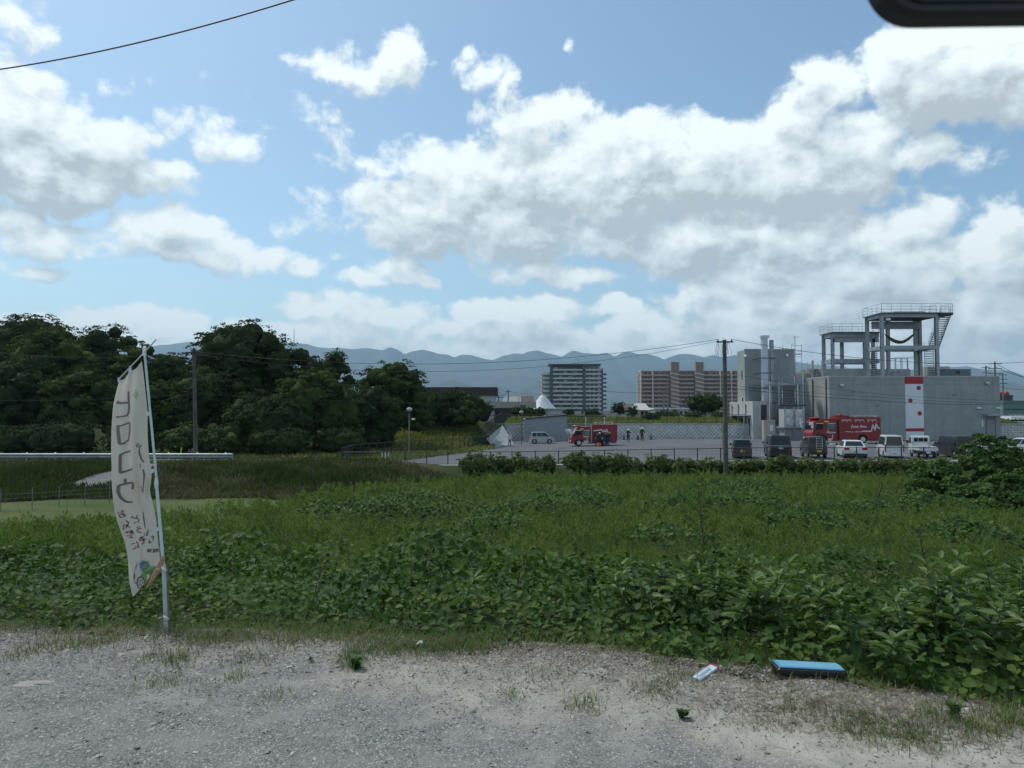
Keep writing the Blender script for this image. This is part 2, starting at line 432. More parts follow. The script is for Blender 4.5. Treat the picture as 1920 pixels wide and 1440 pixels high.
# ------------------------------------------------------------------ terrain
def sst(t, a, b):
    q = np.clip((np.asarray(t, float) - a) / (b - a), 0, 1); return q * q * (3 - 2 * q)
EX = np.array([-40, -12, -3.94, -1.4, .6, 1.8, 2.5, 2.9, 6, 14, 60]); EY = np.array([7.5, 6.0, 5.46, 5.1, 4.93, 4.42, 4.08, 3.85, 2.4, -2, -20])
def edge(x): return np.interp(x, EX, EY)
def wob(x, y, s, a):
    return a * (np.sin(x / s + 1.3 * np.sin(y / s * .7)) + np.sin(y / s * 1.3 + 2 + 1.1 * np.sin(x / s * .8)) + .5 * np.sin((x + y) / s * 2.7)) / 2.5
def lot_z(x): return -2.65 + .35 * sst(x, 0, 20)
def gh(x, y):
    x = np.asarray(x, float); y = np.asarray(y, float)
    t = y - edge(x)
    h = -2.35 * sst(t, .35, 11.5) - .036 * np.clip(y - 16, 0, 34) + wob(x, y, 1.7, .07) * sst(t, .3, 2)
    # left bank up to the road
    wl = 1 - sst(x, -10, -2)
    ys = 36.5 + 8 * sst(x, -16, -4) - 3.5 * (1 - sst(x, -34, -22))
    bank = -2.9 + .85 * sst(y, ys, ys + 8.5) + wob(x, y, 1.4, .08)
    lawn = -2.85 + .0 * y
    hl = np.where(y > 26, lawn, h); hl = np.where(y > ys - .01, bank, h * (1 - sst(y, 22, 27)) + lawn * sst(y, 22, 27))
    h = h * (1 - wl) + hl * wl
    # car park level
    lz = lot_z(x)
    up = sst(y, 51.5, 54.5) * (1 - wl) + sst(y, 47.5, 50.0) * wl
    tgt = lz * (1 - wl) + (-2.08 - .3 * sst(y, 52, 60)) * wl
    h = h * (1 - up) + tgt * up
    # grassy slope left of the car park and the ground behind the retaining wall
    mound = 3.5 * sst(y, 74, 92) * sst(y - 2.6 * (x + 2), 74, 90) * (1 - sst(x, -5.5, -2.0 - .0 * x))
    h = h + mound
    xl = np.interp(y, [50, 56, 61, 67, 75, 83, 101], [-15.6, -15.6, -14.2, -11.4, -5.6, -2.7, -1.4])
    ml = sst(x - xl, -1.2, -.1) * sst(y, 54.0, 55.2) * (1 - sst(y, 101, 101.3))
    h = h * (1 - ml) + lz * ml
    beh = sst(y, 101.0, 101.6) * sst(x, -3, 0) * (1 - sst(x, 74, 76))
    h = h * (1 - beh) + (-.25 + .8 * sst(y, 102, 108)) * beh
    far = sst(y, 112, 150)
    h = h * (1 - far) + (-.8 + .8 * np.sin(x / 90.) * np.sin(y / 130.)) * far
    return h
def G(px, py, zoff=0.0):
    """where the ray through a photo pixel meets the ground"""
    d = ray(px, py); lo = None; Y = 1.5
    while Y < 400:
        t = Y / d.y; x = d.x * t; z = CAMZ + d.z * t
        if z < float(gh(x, Y)) + zoff: break
        Y += .05 + Y * .002
    return Vector((x, Y, float(gh(x, Y))))

def grid(xs, ys, hf):
    X, Y = np.meshgrid(xs, ys); Z = hf(X, Y)
    V = np.stack([X.ravel(), Y.ravel(), Z.ravel()], 1)
    nx, ny = len(xs), len(ys)
    i = np.arange((nx - 1) * (ny - 1)); r = i // (nx - 1); c = i % (nx - 1); a = r * nx + c
    return V, np.stack([a, a + 1, a + nx + 1, a + nx], 1)

def ground_mat():
    m_ = bpy.data.materials.new('ground_soil'); m_.use_nodes = True
    t = NT(m_.node_tree); b = m_.node_tree.nodes['Principled BSDF']
    ob = t.n('ShaderNodeTexCoord').outputs['Object']
    n1_ = t.noise(ob, .35, 6, .6); n2 = t.noise(ob, 6.0, 6, .65)
    c = t.mix(t.rng(n1_, .4, .62), (.028, .045, .017, 1), (.065, .06, .035, 1))
    c = t.mix(t.rng(n2, .35, .7), c, (.035, .055, .02, 1))
    t.put(b.inputs['Base Color'], c); b.inputs['Roughness'].default_value = .95; b.inputs['Specular IOR Level'].default_value = .1
    bn = t.n('ShaderNodeBump'); bn.inputs['Strength'].default_value = .6; bn.inputs['Distance'].default_value = .1
    t.put(bn.inputs['Height'], n2); t.put(b.inputs['Normal'], bn.outputs[0])
    return m_
xs = np.concatenate([[-14000, -6000, -2500, -1000, -500, -250, -150], np.linspace(-110, -40, 36), np.linspace(-39, 39, 196), np.linspace(40, 110, 36), [150, 250, 500, 1000, 2500, 6000, 14000]])
ys = np.concatenate([[-400, -100, -40, -15, -5], np.linspace(-2, 20, 111), np.linspace(20.4, 60, 100), np.linspace(60.8, 125, 100), [130, 140, 150, 180, 230, 300, 400, 600, 1000, 2000, 4000, 8000, 13000]])
# under the gravel sheet the ground drops a little so the two never meet
V, Fq = grid(xs, ys, lambda x, y: gh(x, y) - .06 * (1 - sst(y - edge(x), -.3, .5)) - .07 * sst(y, 55.0, 55.4) * sst(x, -17, -14) * (1 - sst(y, 100.7, 101)))
tag(link('ground', npmesh('ground', V, Fq, 4), ground_mat(), smooth=True), kind='structure')

# gravel forecourt in front (grey chippings to the left, sandy and pale to the right)
def gravel_mat():
    m_ = bpy.data.materials.new('gravel_and_worn_asphalt'); m_.use_nodes = True
    t = NT(m_.node_tree); b = m_.node_tree.nodes['Principled BSDF']
    ob = t.n('ShaderNodeTexCoord').outputs['Object']
    sx = t.n('ShaderNodeSeparateXYZ'); t.put(sx.inputs[0], ob)
    X, Y = sx.outputs[0], sx.outputs[1]
    big = t.noise(ob, .9, 5, .6, dist=.4); mid = t.noise(ob, 4.0, 6, .62); fine = t.noise(ob, 55.0, 5, .7)
    v1 = t.n('ShaderNodeTexVoronoi'); t.put(v1.inputs['Vector'], ob); t.put(v1.inputs['Scale'], 150.0)
    sv = t.n('ShaderNodeSeparateColor'); t.put(sv.inputs[0], v1.outputs['Color'])
    v2 = t.n('ShaderNodeTexVoronoi'); t.put(v2.inputs['Vector'], ob); t.put(v2.inputs['Scale'], 95.0)
    sv2 = t.n('ShaderNodeSeparateColor'); t.put(sv2.inputs[0], v2.outputs['Color'])
    # worn asphalt: grey-blue with pale chips
    asp = t.mix(t.rng(sv.outputs[0], .25, 1.0), (.120, .128, .126, 1), (.265, .275, .265, 1))
    asp = t.mix(t.m('GREATER_THAN', sv2.outputs[1], .94), asp, (.36, .37, .355, 1))
    asp = t.mix(t.rng(fine, .48, .7), asp, (.075, .082, .083, 1))
    asp = t.mix(t.m('MULTIPLY', t.rng(mid, .42, .66), .55), asp, (.24, .245, .23, 1))
    dust = t.mix(t.rng(mid, .35, .65), (.31, .29, .24, 1), (.41, .392, .34, 1))
    dust = t.mix(t.m('MULTIPLY', t.rng(sv.outputs[1], .6, .95), .5), dust, (.44, .435, .40, 1))
    dust = t.mix(t.m('MULTIPLY', t.rng(fine, .52, .72), .6), dust, (.14, .13, .115, 1))
    # distance from the vegetated edge, skewed to the right like the photo's dusty apron
    k = t.m('ADD', Y, t.m('MULTIPLY', X, .42))
    k = t.m('ADD', k, t.m('MULTIPLY', t.m('SUBTRACT', big, .5), 2.6))
    k = t.m('ADD', k, t.m('MULTIPLY', t.m('SUBTRACT', mid, .5), 1.1))
    f = t.m('MULTIPLY', t.rng(k, 3.3, 4.9), .92)
    c = t.mix(f, asp, dust)
    # brown litter near the edge
    k2 = t.m('ADD', t.m('ADD', Y, t.m('MULTIPLY', X, .27)), t.m('MULTIPLY', t.m('SUBTRACT', mid, .5), 1.5))
    lit = t.rng(k2, 4.15, 4.95)
    br = t.mix(t.rng(sv2.outputs[0], .2, .9), (.085, .07, .052, 1), (.26, .235, .20, 1))
    c = t.mix(t.m('MULTIPLY', lit, t.rng(t.noise(ob, 9, 5, .7), .30, .55)), c, br)
    t.put(b.inputs['Base Color'], c); b.inputs['Roughness'].default_value = .9; b.inputs['Specular IOR Level'].default_value = .25
    h = t.m('ADD', t.m('MULTIPLY', t.m('SUBTRACT', 1.0, v1.outputs['Distance']), .5), t.m('ADD', t.m('MULTIPLY', sv2.outputs[2], .25), fine))
    bn = t.n('ShaderNodeBump'); bn.inputs['Strength'].default_value = .7; bn.inputs['Distance'].default_value = .008
    t.put(bn.inputs['Height'], h); t.put(b.inputs['Normal'], bn.outputs[0])
    return m_
gxs = np.linspace(-9, 9, 241); tt = np.linspace(0, 1, 91)
def gz(x, y): return .012 * np.sin(x * 2.1 + y) + .018 * np.sin(y * 1.3 - x * .8) + .008 * np.sin(x * 7 + 3 * np.sin(y * 5)) + .035 * np.exp(-((y - edge(x) + .35) / .35) ** 2) * (1 + .5 * np.sin(x * 4.3))
V = []
for t_ in tt:
    e_ = edge(gxs) + .14 * np.sin(gxs * 3.1) + .06 * np.sin(gxs * 11.0 + 1) + .12
    y_ = -3 + (e_ + 3) * t_
    V.append(np.stack([gxs, y_, gz(gxs, y_) - .10 * sst(t_, .985, 1.0)], 1))
V = np.concatenate(V); nx = len(gxs); i = np.arange((nx - 1) * (len(tt) - 1)); a = (i // (nx - 1)) * nx + i % (nx - 1)
tag(link('gravel_yard', npmesh('gravel_yard', V, np.stack([a, a + 1, a + nx + 1, a + nx], 1), 4), gravel_mat(), smooth=True), kind='structure')

# asphalt of the car park, the road on the left, the concrete farm track
def asphalt(name, c1, c2, sc=.5):
    m_ = bpy.data.materials.new(name); m_.use_nodes = True
    t = NT(m_.node_tree); b = m_.node_tree.nodes['Principled BSDF']
    ob = t.n('ShaderNodeTexCoord').outputs['Object']
    c = t.mix(t.rng(t.noise(ob, sc, 6, .65, dist=.5), .35, .68), (*c1, 1), (*c2, 1))
    c = t.mix(t.m('MULTIPLY', t.rng(t.noise(ob, 40, 4, .7), .4, .7), .3), c, tuple(x * .6 for x in c1) + (1,))
    t.put(b.inputs['Base Color'], c); b.inputs['Roughness'].default_value = .9; b.inputs['Specular IOR Level'].default_value = .08
    return m_
M['asphalt'] = asphalt('car_park_asphalt', (.105, .115, .125), (.145, .155, .165), .25)
M['road'] = asphalt('road_asphalt', (.09, .098, .105), (.13, .138, .145), .4)
M['track'] = asphalt('track_concrete', (.15, .155, .155), (.20, .20, .195), .8)
def poly_sheet(name, pts, hf, m_, step, lift):
    """flat polygon filled with a draped grid"""
    bm = bmesh.new(); vs = [bm.verts.new((p[0], p[1], 0)) for p in pts]; bm.faces.new(vs)
    x0, x1 = min(p[0] for p in pts), max(p[0] for p in pts); y0, y1 = min(p[1] for p in pts), max(p[1] for p in pts)
    for ax, a0, a1 in ((0, x0, x1), (1, y0, y1)):
        q = a0 + step
        while q < a1:
            co = (q, 0, 0) if ax == 0 else (0, q, 0); no = (1, 0, 0) if ax == 0 else (0, 1, 0)
            bmesh.ops.bisect_plane(bm, geom=bm.verts[:] + bm.edges[:] + bm.faces[:], plane_co=co, plane_no=no); q += step
    for v_ in bm.verts: v_.co.z = float(hf(v_.co.x, v_.co.y)) + lift
    bmesh.ops.recalc_face_normals(bm, faces=bm.faces)
    for f_ in bm.faces:
        if f_.normal.z < 0: f_.normal_flip()
    me = bpy.data.meshes.new(name); bm.to_mesh(me); bm.free()
    return tag(link(name, me, m_, smooth=True), kind='structure')
LOTP = [(-15.2, 55.4), (-15.3, 56), (-14.0, 61), (-11.2, 67), (-5.4, 75), (-2.5, 83), (-1.2, 100.9), (73.5, 100.9), (95, 100.9), (95, 55.4)]
poly_sheet('parking_lot', LOTP, lambda x, y: lot_z(x), M['asphalt'], 5.0, 0.0)
poly_sheet('road', [(-95, 50.6), (-16.8, 50.6), (-14.8, 55.5), (-14.8, 60.5), (-30, 58), (-95, 58)], gh, M['road'], 1.0, .05)
trk = [G(120, 914), G(200, 914), G(262, 892), G(352, 870), (-21.0, 50.6), (-26.0, 50.6), G(205, 886)]
poly_sheet('track', [(p[0], p[1]) for p in trk], gh, M['track'], .5, .05)
def lawn_mat():
    m_ = bpy.data.materials.new('mown_grass'); m_.use_nodes = True
    t = NT(m_.node_tree); b = m_.node_tree.nodes['Principled BSDF']
    ob = t.n('ShaderNodeTexCoord').outputs['Object']
    c = t.mix(t.rng(t.noise(t.v('MULTIPLY', ob, (.35, 1, 1)), .5, 5, .6), .35, .68), (.058, .088, .026, 1), (.105, .125, .045, 1))
    c = t.mix(t.m('MULTIPLY', t.rng(t.noise(ob, 14, 4, .7), .4, .7), .6), c, (.04, .062, .02, 1))
    t.put(b.inputs['Base Color'], c); b.inputs['Roughness'].default_value = .95; b.inputs['Specular IOR Level'].default_value = .1
    return m_
LAWN = [(-70, 26), (-34, 26), (-23, 25.5), (-15.5, 25.5), (-11.5, 29), (-10.2, 34.5), (-13, 36.5), (-22, 36.5), (-27, 33.2), (-70, 33)]
poly_sheet('lawn', LAWN, gh, lawn_mat(), 1.0, .03)
# parking bay lines
# (painted white, thin, on the asphalt)
mb = MB()
for k in range(16):
    x_ = 19.4 + k * 2.55; z_ = float(lot_z(x_)) + .012
    mb.box(x_, 60.3, z_, .12, 5.2, .004)
mb.b2(19.3, 58, 62.94, 63.06, -2.292, -2.286)
tag(mb.build('parking_lines', mk('worn_white_line', (.42, .43, .42), .8, var=.3, scale=1.5)), kind='structure')
# concrete kerb and low upstand under the front fence
mb = MB()
for k in range(34):
    x0 = -15.2 + k * 2.0; z0 = float(lot_z(x0 + 1))
    mb.b2(x0 + .008, x0 + 1.992, 54.95, 55.35, z0 - .9, z0 + .10)
tag(mb.build('kerb', M['kerb']), kind='structure')

# ------------------------------------------------------------------ mountains, hills, haze
def ridge_land(name, prof, Y, depth, seed, m_, base=-5.0, rough=1.0, nx=1500):
    rs = np.random.default_rng(seed)
    px = np.array([p[0] for p in prof], float); py = np.array([p[1] for p in prof], float)
    X = np.linspace((px[0] - 960) / F * Y, (px[-1] - 960) / F * Y, nx)
    T = np.linspace(0, 1, 46)
    pq = X / Y * F + 960
    top = np.interp(pq, px, py)
    ker = np.array([1, 2, 1]) / 4.; top = np.convolve(np.pad(top, 1, 'edge'), ker, 'valid'); top = top + .7 * np.sin(pq / 7.) * np.sin(pq / 23. + 1)
    top = CAMZ + (HORIZON - top) / F * Y
    ph = rs.uniform(0, 6, 8); fr = rs.uniform(.7, 1.3, 8)
    V = []
    for t_ in T:
        yy = Y - depth * (1 - t_)
        prf = t_ ** 1.35
        sp_ = sum(np.sin(X / (depth * .06 * fr[k] * (1 + k % 4)) + ph[k] + t_ * 3.3 * (k - 3)) for k in range(8)) / 8
        sp2 = sum(np.sin(X / (depth * .017 * fr[k] * (1 + k % 3)) + 2 * ph[k] - t_ * 9 * (k - 3)) for k in range(8)) / 8
        h_ = base + (top - base) * np.clip(prf * (1 + rough * (1 - t_) * (.55 * sp_ + .3 * sp2)), 0, 1)
        if t_ == 1: h_ = top
        V.append(np.stack([X * (yy / Y * .35 + .65), np.full_like(X, yy) + 0 * X, h_], 1))
    V.append(np.stack([X, np.full_like(X, Y + depth * .3), np.full_like(X, base)], 1))
    V = np.concatenate(V); i = np.arange((nx - 1) * (len(T))); a = (i // (nx - 1)) * nx + i % (nx - 1)
    return tag(link(name, npmesh(name, V, np.stack([a, a + 1, a + nx + 1, a + nx], 1), 4), m_, smooth=True), kind='structure')
R1 = [(-900,700),(-500,690),(-200,668),(0,656),(150,650),(260,652),(293,648),(350,641),(400,642),(550,643),(577,645),(600,652),(630,653),(642,652),(665,655),(686,652),(715,656),(732,651),(748,657),(759,664),(767,660),(790,655),(819,662),(840,665),(852,670),(862,666),(885,665),(908,673),(925,675),(944,667),(962,662),(981,664),(989,659),(1010,657),(1028,662),(1053,669),(1064,662),(1076,657),(1099,662),(1117,664),(1138,661),(1152,668),(1165,662),(1179,659),(1200,664),(1216,663),(1232,668),(1246,675),(1256,669),(1272,664),(1287,663),(1301,665),(1319,670),(1337,665),(1356,670),(1379,666),(1420,672),(1500,680),(1600,690),(1700,694),(1760,691),(1784,688),(1814,687),(1850,693),(1876,695),(1894,695),(1909,700),(1925,711),(1990,726),(2300,735),(2900,745)]
R1 = [(a_, b_) for a_, b_ in R1]
ridge_land('mountains', R1, 9000.0, 3600.0, 3, M['mountain'])
R2 = [(-700,730),(-200,722),(300,715),(600,730),(700,725),(780,735),(830,716),(850,712),(880,722),(905,727),(925,719),(950,732),(975,727),(1010,712),(1040,722),(1090,735),(1150,745),(1300,752),(1500,755),(1700,745),(1800,728),(1850,718),(1900,716),(1960,735),(2500,750)]
ridge_land('hills', R2, 5200.0, 2000.0, 9, M['mountain'], rough=.8)

hz = MB(); hz.b2(-9500, 9500, -80, 12500, -12, 900)
hm = bpy.data.materials.new('haze_air'); hm.use_nodes = True; hm.node_tree.nodes.clear()
h_ = NT(hm.node_tree); pv = h_.n('ShaderNodeVolumePrincipled'); pv.inputs['Color'].default_value = (.50, .76, 1.0, 1); pv.inputs['Density'].default_value = 1.0e-4; pv.inputs['Anisotropy'].default_value = .2
ho = h_.n('ShaderNodeOutputMaterial'); hm.node_tree.links.new(pv.outputs[0], ho.inputs['Volume'])
tag(hz.build('haze', hm), kind='stuff')

# ------------------------------------------------------------------ foliage tools
def frames(nrm, az=None, r=rng):
    """orthonormal frames: local z = nrm, local y = random tangent; returns (n,3,3) columns x,y,z"""
    nrm = nrm / np.maximum(np.linalg.norm(nrm, axis=1, keepdims=True), 1e-9)
    n = len(nrm)
    if az is None: az = r.uniform(0, 2 * np.pi, n)
    ref = np.stack([np.cos(az), np.sin(az), np.zeros(n)], 1) + r.normal(0, .05, (n, 3))
    y = ref - nrm * (ref * nrm).sum(1, keepdims=True); y /= np.maximum(np.linalg.norm(y, axis=1, keepdims=True), 1e-6)
    x = np.cross(y, nrm)
    return np.stack([x, y, nrm], 2)
def scat(tv, tf, pos, fr, sc):
    tv = np.asarray(tv, float); tf = np.asarray(tf, int)
    sc = np.asarray(sc, float)
    if sc.ndim == 1: sc = sc[:, None].repeat(3, 1)
    loc = tv[None] * sc[:, None, :]
    V = np.einsum('nij,nkj->nki', fr, loc) + pos[:, None, :]
    F_ = tf[None] + (np.arange(len(pos)) * len(tv))[:, None, None]
    return V.reshape(-1, 3), F_.reshape(-1, tf.shape[1])
def cat(parts):
    V = []; F_ = []; o = 0
    for v_, f_ in parts: V.append(v_); F_.append(f_ + o); o += len(v_)
    return np.concatenate(V), np.concatenate(F_)
# ovate leaf folded along its rib, two quads
LEAF = ([(0, 0, 0), (.42, .34, .07), (.30, .76, .02), (0, 1, -.12), (-.30, .76, .02), (-.42, .34, .07)], [(0, 1, 2, 3), (0, 3, 4, 5)])
LANCE = ([(0, 0, 0), (.15, .3, .06), (.12, .68, .0), (0, 1, -.2), (-.12, .68, .0), (-.15, .3, .06)], [(0, 1, 2, 3), (0, 3, 4, 5)])
DIAM = ([(0, 0, 0), (.30, .42, .03), (0, 1, 0), (-.30, .42, .03)], [(0, 1, 2, 3)])
BLADE = ([(-.03, 0, 0), (.03, 0, 0), (.02, .6, .1), (-.02, .6, .1), (0.004, 1, .02), (-.004, 1, .02)], [(0, 1, 2, 3), (3, 2, 4, 5)])

M['kudzu'] = leafmat('vine_leaf', [(.018, .044, .012), (.034, .074, .017), (.060, .112, .024), (.115, .165, .036)], .6, .25, .45, 1.1, .16)
M['weed'] = leafmat('tall_weed_leaf', [(.042, .074, .026), (.078, .128, .036), (.120, .176, .050), (.185, .232, .078)], .75, .34, .5, .8, .12)
M['bank'] = leafmat('bank_leaf', [(.024, .042, .016), (.042, .066, .022), (.065, .088, .030)], .8, .2, .5, .3, .1)
M['broad'] = leafmat('broad_weed_leaf', [(.040, .082, .026), (.060, .115, .034), (.095, .155, .052), (.18, .25, .12)], .5, .25, .2, 1.2, .25)
M['grass'] = leafmat('grass_blade', [(0.0585, 0.1045, 0.0234), (0.0975, 0.154, 0.0364), (0.169, 0.198, 0.065)], .6, .25, .4, 1.5)
M['dry'] = leafmat('dry_brush', [(0.045, 0.0605, 0.025), (0.075, 0.077, 0.04), (0.11, 0.099, 0.06), (0.065, 0.099, 0.028)], .8, .2, .5, .25)
M['tree'] = leafmat('evergreen_leaf', [(0.0176, 0.0308, 0.011), (0.0286, 0.0473, 0.0154), (0.0484, 0.0704, 0.0198)], .8, .12, .45, .25, .08)
M['tree_light'] = leafmat('broadleaf_crown', [(0.0242, 0.0418, 0.0121), (0.0418, 0.0682, 0.0176), (0.0682, 0.099, 0.0242)], .8, .15, .45, .25, .08)
M['shrub'] = leafmat('shrub_leaf', [(.022, .042, .012), (.038, .066, .016), (.062, .095, .024)], .7, .18, .4, .6, .12)
M['hedge'] = leafmat('hedge_leaf', [(0.0378, 0.066, 0.0208), (0.0743, 0.1104, 0.0286), (0.135, 0.162, 0.039)], .6, .2, .35, 1.2, .15)

def in_poly(x, y, P_):
    x = np.asarray(x); y = np.asarray(y); ins = np.zeros(x.shape, bool); n = len(P_)
    for i in range(n):
        x0, y0 = P_[i]; x1, y1 = P_[(i + 1) % n]
        c = ((y0 > y) != (y1 > y)) & (x < (x1 - x0) * (y - y0) / (y1 - y0 + 1e-12) + x0); ins ^= c
    return ins

# ---- vines over the bank
MOUNDS = [(-3.6, 8.0, .9, .14), (-1.35, 7.3, .95, .36), (-.4, 7.4, .75, .32), (-2.5, 7.0, .6, .08), (.9, 7.9, .8, .12), (1.7, 7.2, .5, .10), (2.7, 7.3, .9, .36), (3.8, 7.0, .7, .20), (5.0, 6.4, .8, .55), (-5.9, 8.2, 1.1, .14), (3.4, 6.3, .6, .12), (2.1, 6.6, .6, .10), (6.4, 6.4, 1.0, .8), (-7.8, 8.8, 1.2, .14), (-4.9, 7.0, .7, .08)]
def kan(x, y):
    t = y - edge(x)
    h = .05 + .11 * sst(t, 0, .9) + wob(x, y, .33, .06) + wob(x, y, .9, .06)
    for mx_, my_, r_, a_ in MOUNDS: h = h + a_ * np.exp(-(((x - mx_) / r_) ** 2 + ((y - my_) / (r_ * .75)) ** 2) ** 1.3)
    return np.maximum(h, .03) * sst(t, -.15, .4)
def vines():
    parts = []
    N = 250000
    x = rng.uniform(-13, 17, N); y = rng.uniform(.5, 13.5, N)
    t = y - edge(x)
    keep = (t > -.02 + rng.uniform(-.1, .25, N)) & (x > -y * .80 - 1.2) & (x < y * .80 + 5) & (y < 10.2 + 1.0 * np.sin(x * .8) + rng.normal(0, .5, N)) & (rng.uniform(0, 1, N) < np.clip(1.5 - (y - 6) * .1, .55, 1)) & (rng.uniform(-.45, .45, N) < wob(x, y, .21, 1) + .55 * wob(x, y, .62, 1) + .25 + .7 * (1 - sst(t, .4, 1.8)))
    x, y, t = x[keep], y[keep], t[keep]
    H = kan(x, y); e_ = .06
    gx = (kan(x + e_, y) + gh(x + e_, y) - kan(x - e_, y) - gh(x - e_, y)) / (2 * e_); gy = (kan(x, y + e_) + gh(x, y + e_) - kan(x, y - e_) - gh(x, y - e_)) / (2 * e_)
    fr_ = rng.uniform(0, 1, len(x)) ** .6
    z = gh(x, y) + H * (.1 + .98 * fr_) + rng.normal(0, .02, len(x))
    nrm = np.stack([-gx * .8, -gy * .8 - .22, np.ones(len(x))], 1) + rng.normal(0, .55, (len(x), 3))
    sc = rng.uniform(.030, .074, len(x)) * (1 - .12 * (x < -1.5)) * (1 + .25 * sst(t, 0, 2))
    parts.append(scat(*LEAF, np.stack([x, y, z], 1), frames(nrm), sc))
    # closed layer of older leaves underneath
    xs_ = np.linspace(-13, 17, 261); ys_ = np.linspace(0, 1, 90)
    V = []
    for q in ys_:
        yy = edge(xs_) + .10 + q * 5.6
        V.append(np.stack([xs_, yy, gh(xs_, yy) + kan(xs_, yy) * .12 - .02], 1))
    V = np.concatenate(V); i = np.arange(260 * 89); a = (i // 260) * 261 + i % 260
    parts.append((V, np.stack([a, a + 1, a + 262, a + 261], 1)))
    v_, f_ = cat(parts)
    o = link('vine_ground_cover', npmesh('vine_ground_cover', v_, f_, 4), M['kudzu'])
    tag(o, kind='stuff')
vines()

# ---- broad-leaved weeds crowding the edge on the right (and a few elsewhere)
def broad_weeds():
    P_ = []; st = MB()
    spots = []
    for k in range(80):
        px = rng.uniform(1180, 2080); f_ = rng.uniform(0, 1)
        yy = np.interp(px, [1180, 1500, 1600, 1700, 1920], [1205, 1262, 1262, 1290, 1320])
        p = at(px, yy, 5.0); X_ = (px - 960) / F
        Y_ = 1.65 / ((yy - 770) / F) + .15 + f_ * 1.5
        x_ = X_ * Y_
        if px < 1600 and f_ < .15: continue
        spots.append((x_, Y_, rng.uniform(.25, .44) * (1 + .5 * (px > 1690))))
    for (px, yy, h_) in ((860, 1150, .12), (420, 1080, .1), (330, 1100, .1), (760, 1100, .15)):
        g_ = G(px, yy); spots.append((g_.x, g_.y, h_ + .2))
    for (x_, y_, h_) in spots:
        z_ = float(gh(x_, y_)) + .02; lean = rng.normal(0, .12, 2)
        top = Vector((x_ + lean[0], y_ + lean[1] - .05, z_ + h_))
        st.tube((x_, y_, z_ - .03), top, .006, .003, n=4)
        n_ = int(rng.integers(14, 24)); u = np.linspace(.25, 1, n_) ** .8
        az = np.arange(n_) * 2.4 + rng.uniform(0, 6)
        base = np.array([x_, y_, z_]) + u[:, None] * (np.array(top) - np.array([x_, y_, z_]))
        up = .25 + 1.0 * u ** 4
        outd = np.stack([np.cos(az), np.sin(az), up - .15 + rng.normal(0, .15, n_)], 1)
        outd /= np.linalg.norm(outd, axis=1, keepdims=True)
        nz = np.stack([-np.cos(az) * up, -np.sin(az) * up, np.ones(n_)], 1) + rng.normal(0, .25, (n_, 3))
        nz -= outd * (nz * outd).sum(1, keepdims=True); nz /= np.linalg.norm(nz, axis=1, keepdims=True)
        fr_ = np.stack([np.cross(outd, nz), outd, nz], 2)
        sc = rng.uniform(.10, .18, n_) * (1.05 - .35 * u ** 3)
        big = [(0, 0, 0), (.20, .28, .06), (.17, .62, .0), (0, 1, -.28), (-.17, .62, .0), (-.20, .28, .06)]
        P_.append(scat(big, LEAF[1], base, fr_, sc))
    v_, f_ = cat(P_); b0 = len(v_)
    o = link('broadleaf_undergrowth', npmesh('broadleaf_undergrowth', v_, f_, 4), M['broad']); tag(o, kind='stuff')
    s_ = st.build('undergrowth_stems', M['stem']); tag(s_, kind='stuff')
broad_weeds()

# ---- bare and withered stalks poking out of the vines and the field
def stalks():
    b = MB(); r = random.Random(11)
    for k in range(150):
        near = k < 70; Y = r.uniform(5.6, 9.5) if near else r.uniform(10, 30); x = Y * r.uniform(-.72, .74)
        if Y < float(edge(x)) + .6: continue
        z = float(gh(x, Y)); h = (r.uniform(.25, .5) if near else r.uniform(.9, 1.35)); q = Vector((x, Y, z)); d = Vector((r.uniform(-.3, .3), r.uniform(-.2, .2), 1)).normalized()
        pts = [q + d * (h * i / 4) + Vector((math.sin(i + k) * .01, 0, -.03 * i * i * h * abs(d.x))) for i in range(5)]
        b.path(pts, [.004 + .003 * (not near)] * 4 + [.002], 4)
        for j in range(3): p = pts[2 + j % 3]; b.path([p, p + Vector((r.uniform(-.12, .12), r.uniform(-.05, .05), r.uniform(.02, .12))) * (1 if near else 1.5)], [.0025 + .002 * (not near), .001], 3)
    tag(b.build('dry_stalks', mk('withered_stem', (.12, .10, .06), .85, var=.35, scale=4)), kind='stuff')
stalks()

# ---- field of tall feathery weeds
HB = np.array([(-60, 60)])
FIELD = [(-8.0, 9.4), (15, 9.4), (58, 52.0), (-2.8, 52.3), (-3.6, 47.5), (-5.5, 42), (-9.5, 36.5), (-10.2, 33.8), (-11.8, 28.5), (-16, 25.0), (-24, 24.8), (-34, 25.5), (-40, 26), (-24, 15)]
def kband(x, y):   # strip of vines crossing the field
    c = 27.3 + 1.1 * np.sin(x * .35) + .10 * x
    k = np.exp(-((y - c) / 1.1) ** 2) * (np.sin(x * .9) * .3 + .95) * sst(x, -10, -7)
    for bx, by, br in ((-5.2, 13.2, 1.3), (-7.4, 16.5, 1.2), (-2.0, 17.5, .9), (4.5, 20, 1.1), (9.5, 23, 1.3), (-.5, 22.5, 1.0), (7.5, 15.5, .9), (13, 20.5, 1.2), (2.5, 33, 1.8), (12, 38, 2.2), (-4, 31, 1.3)):
        k = np.maximum(k, .95 * np.exp(-(((x - bx) / (br * 1.5)) ** 2 + ((y - by) / br) ** 2) ** 1.2))
    return k
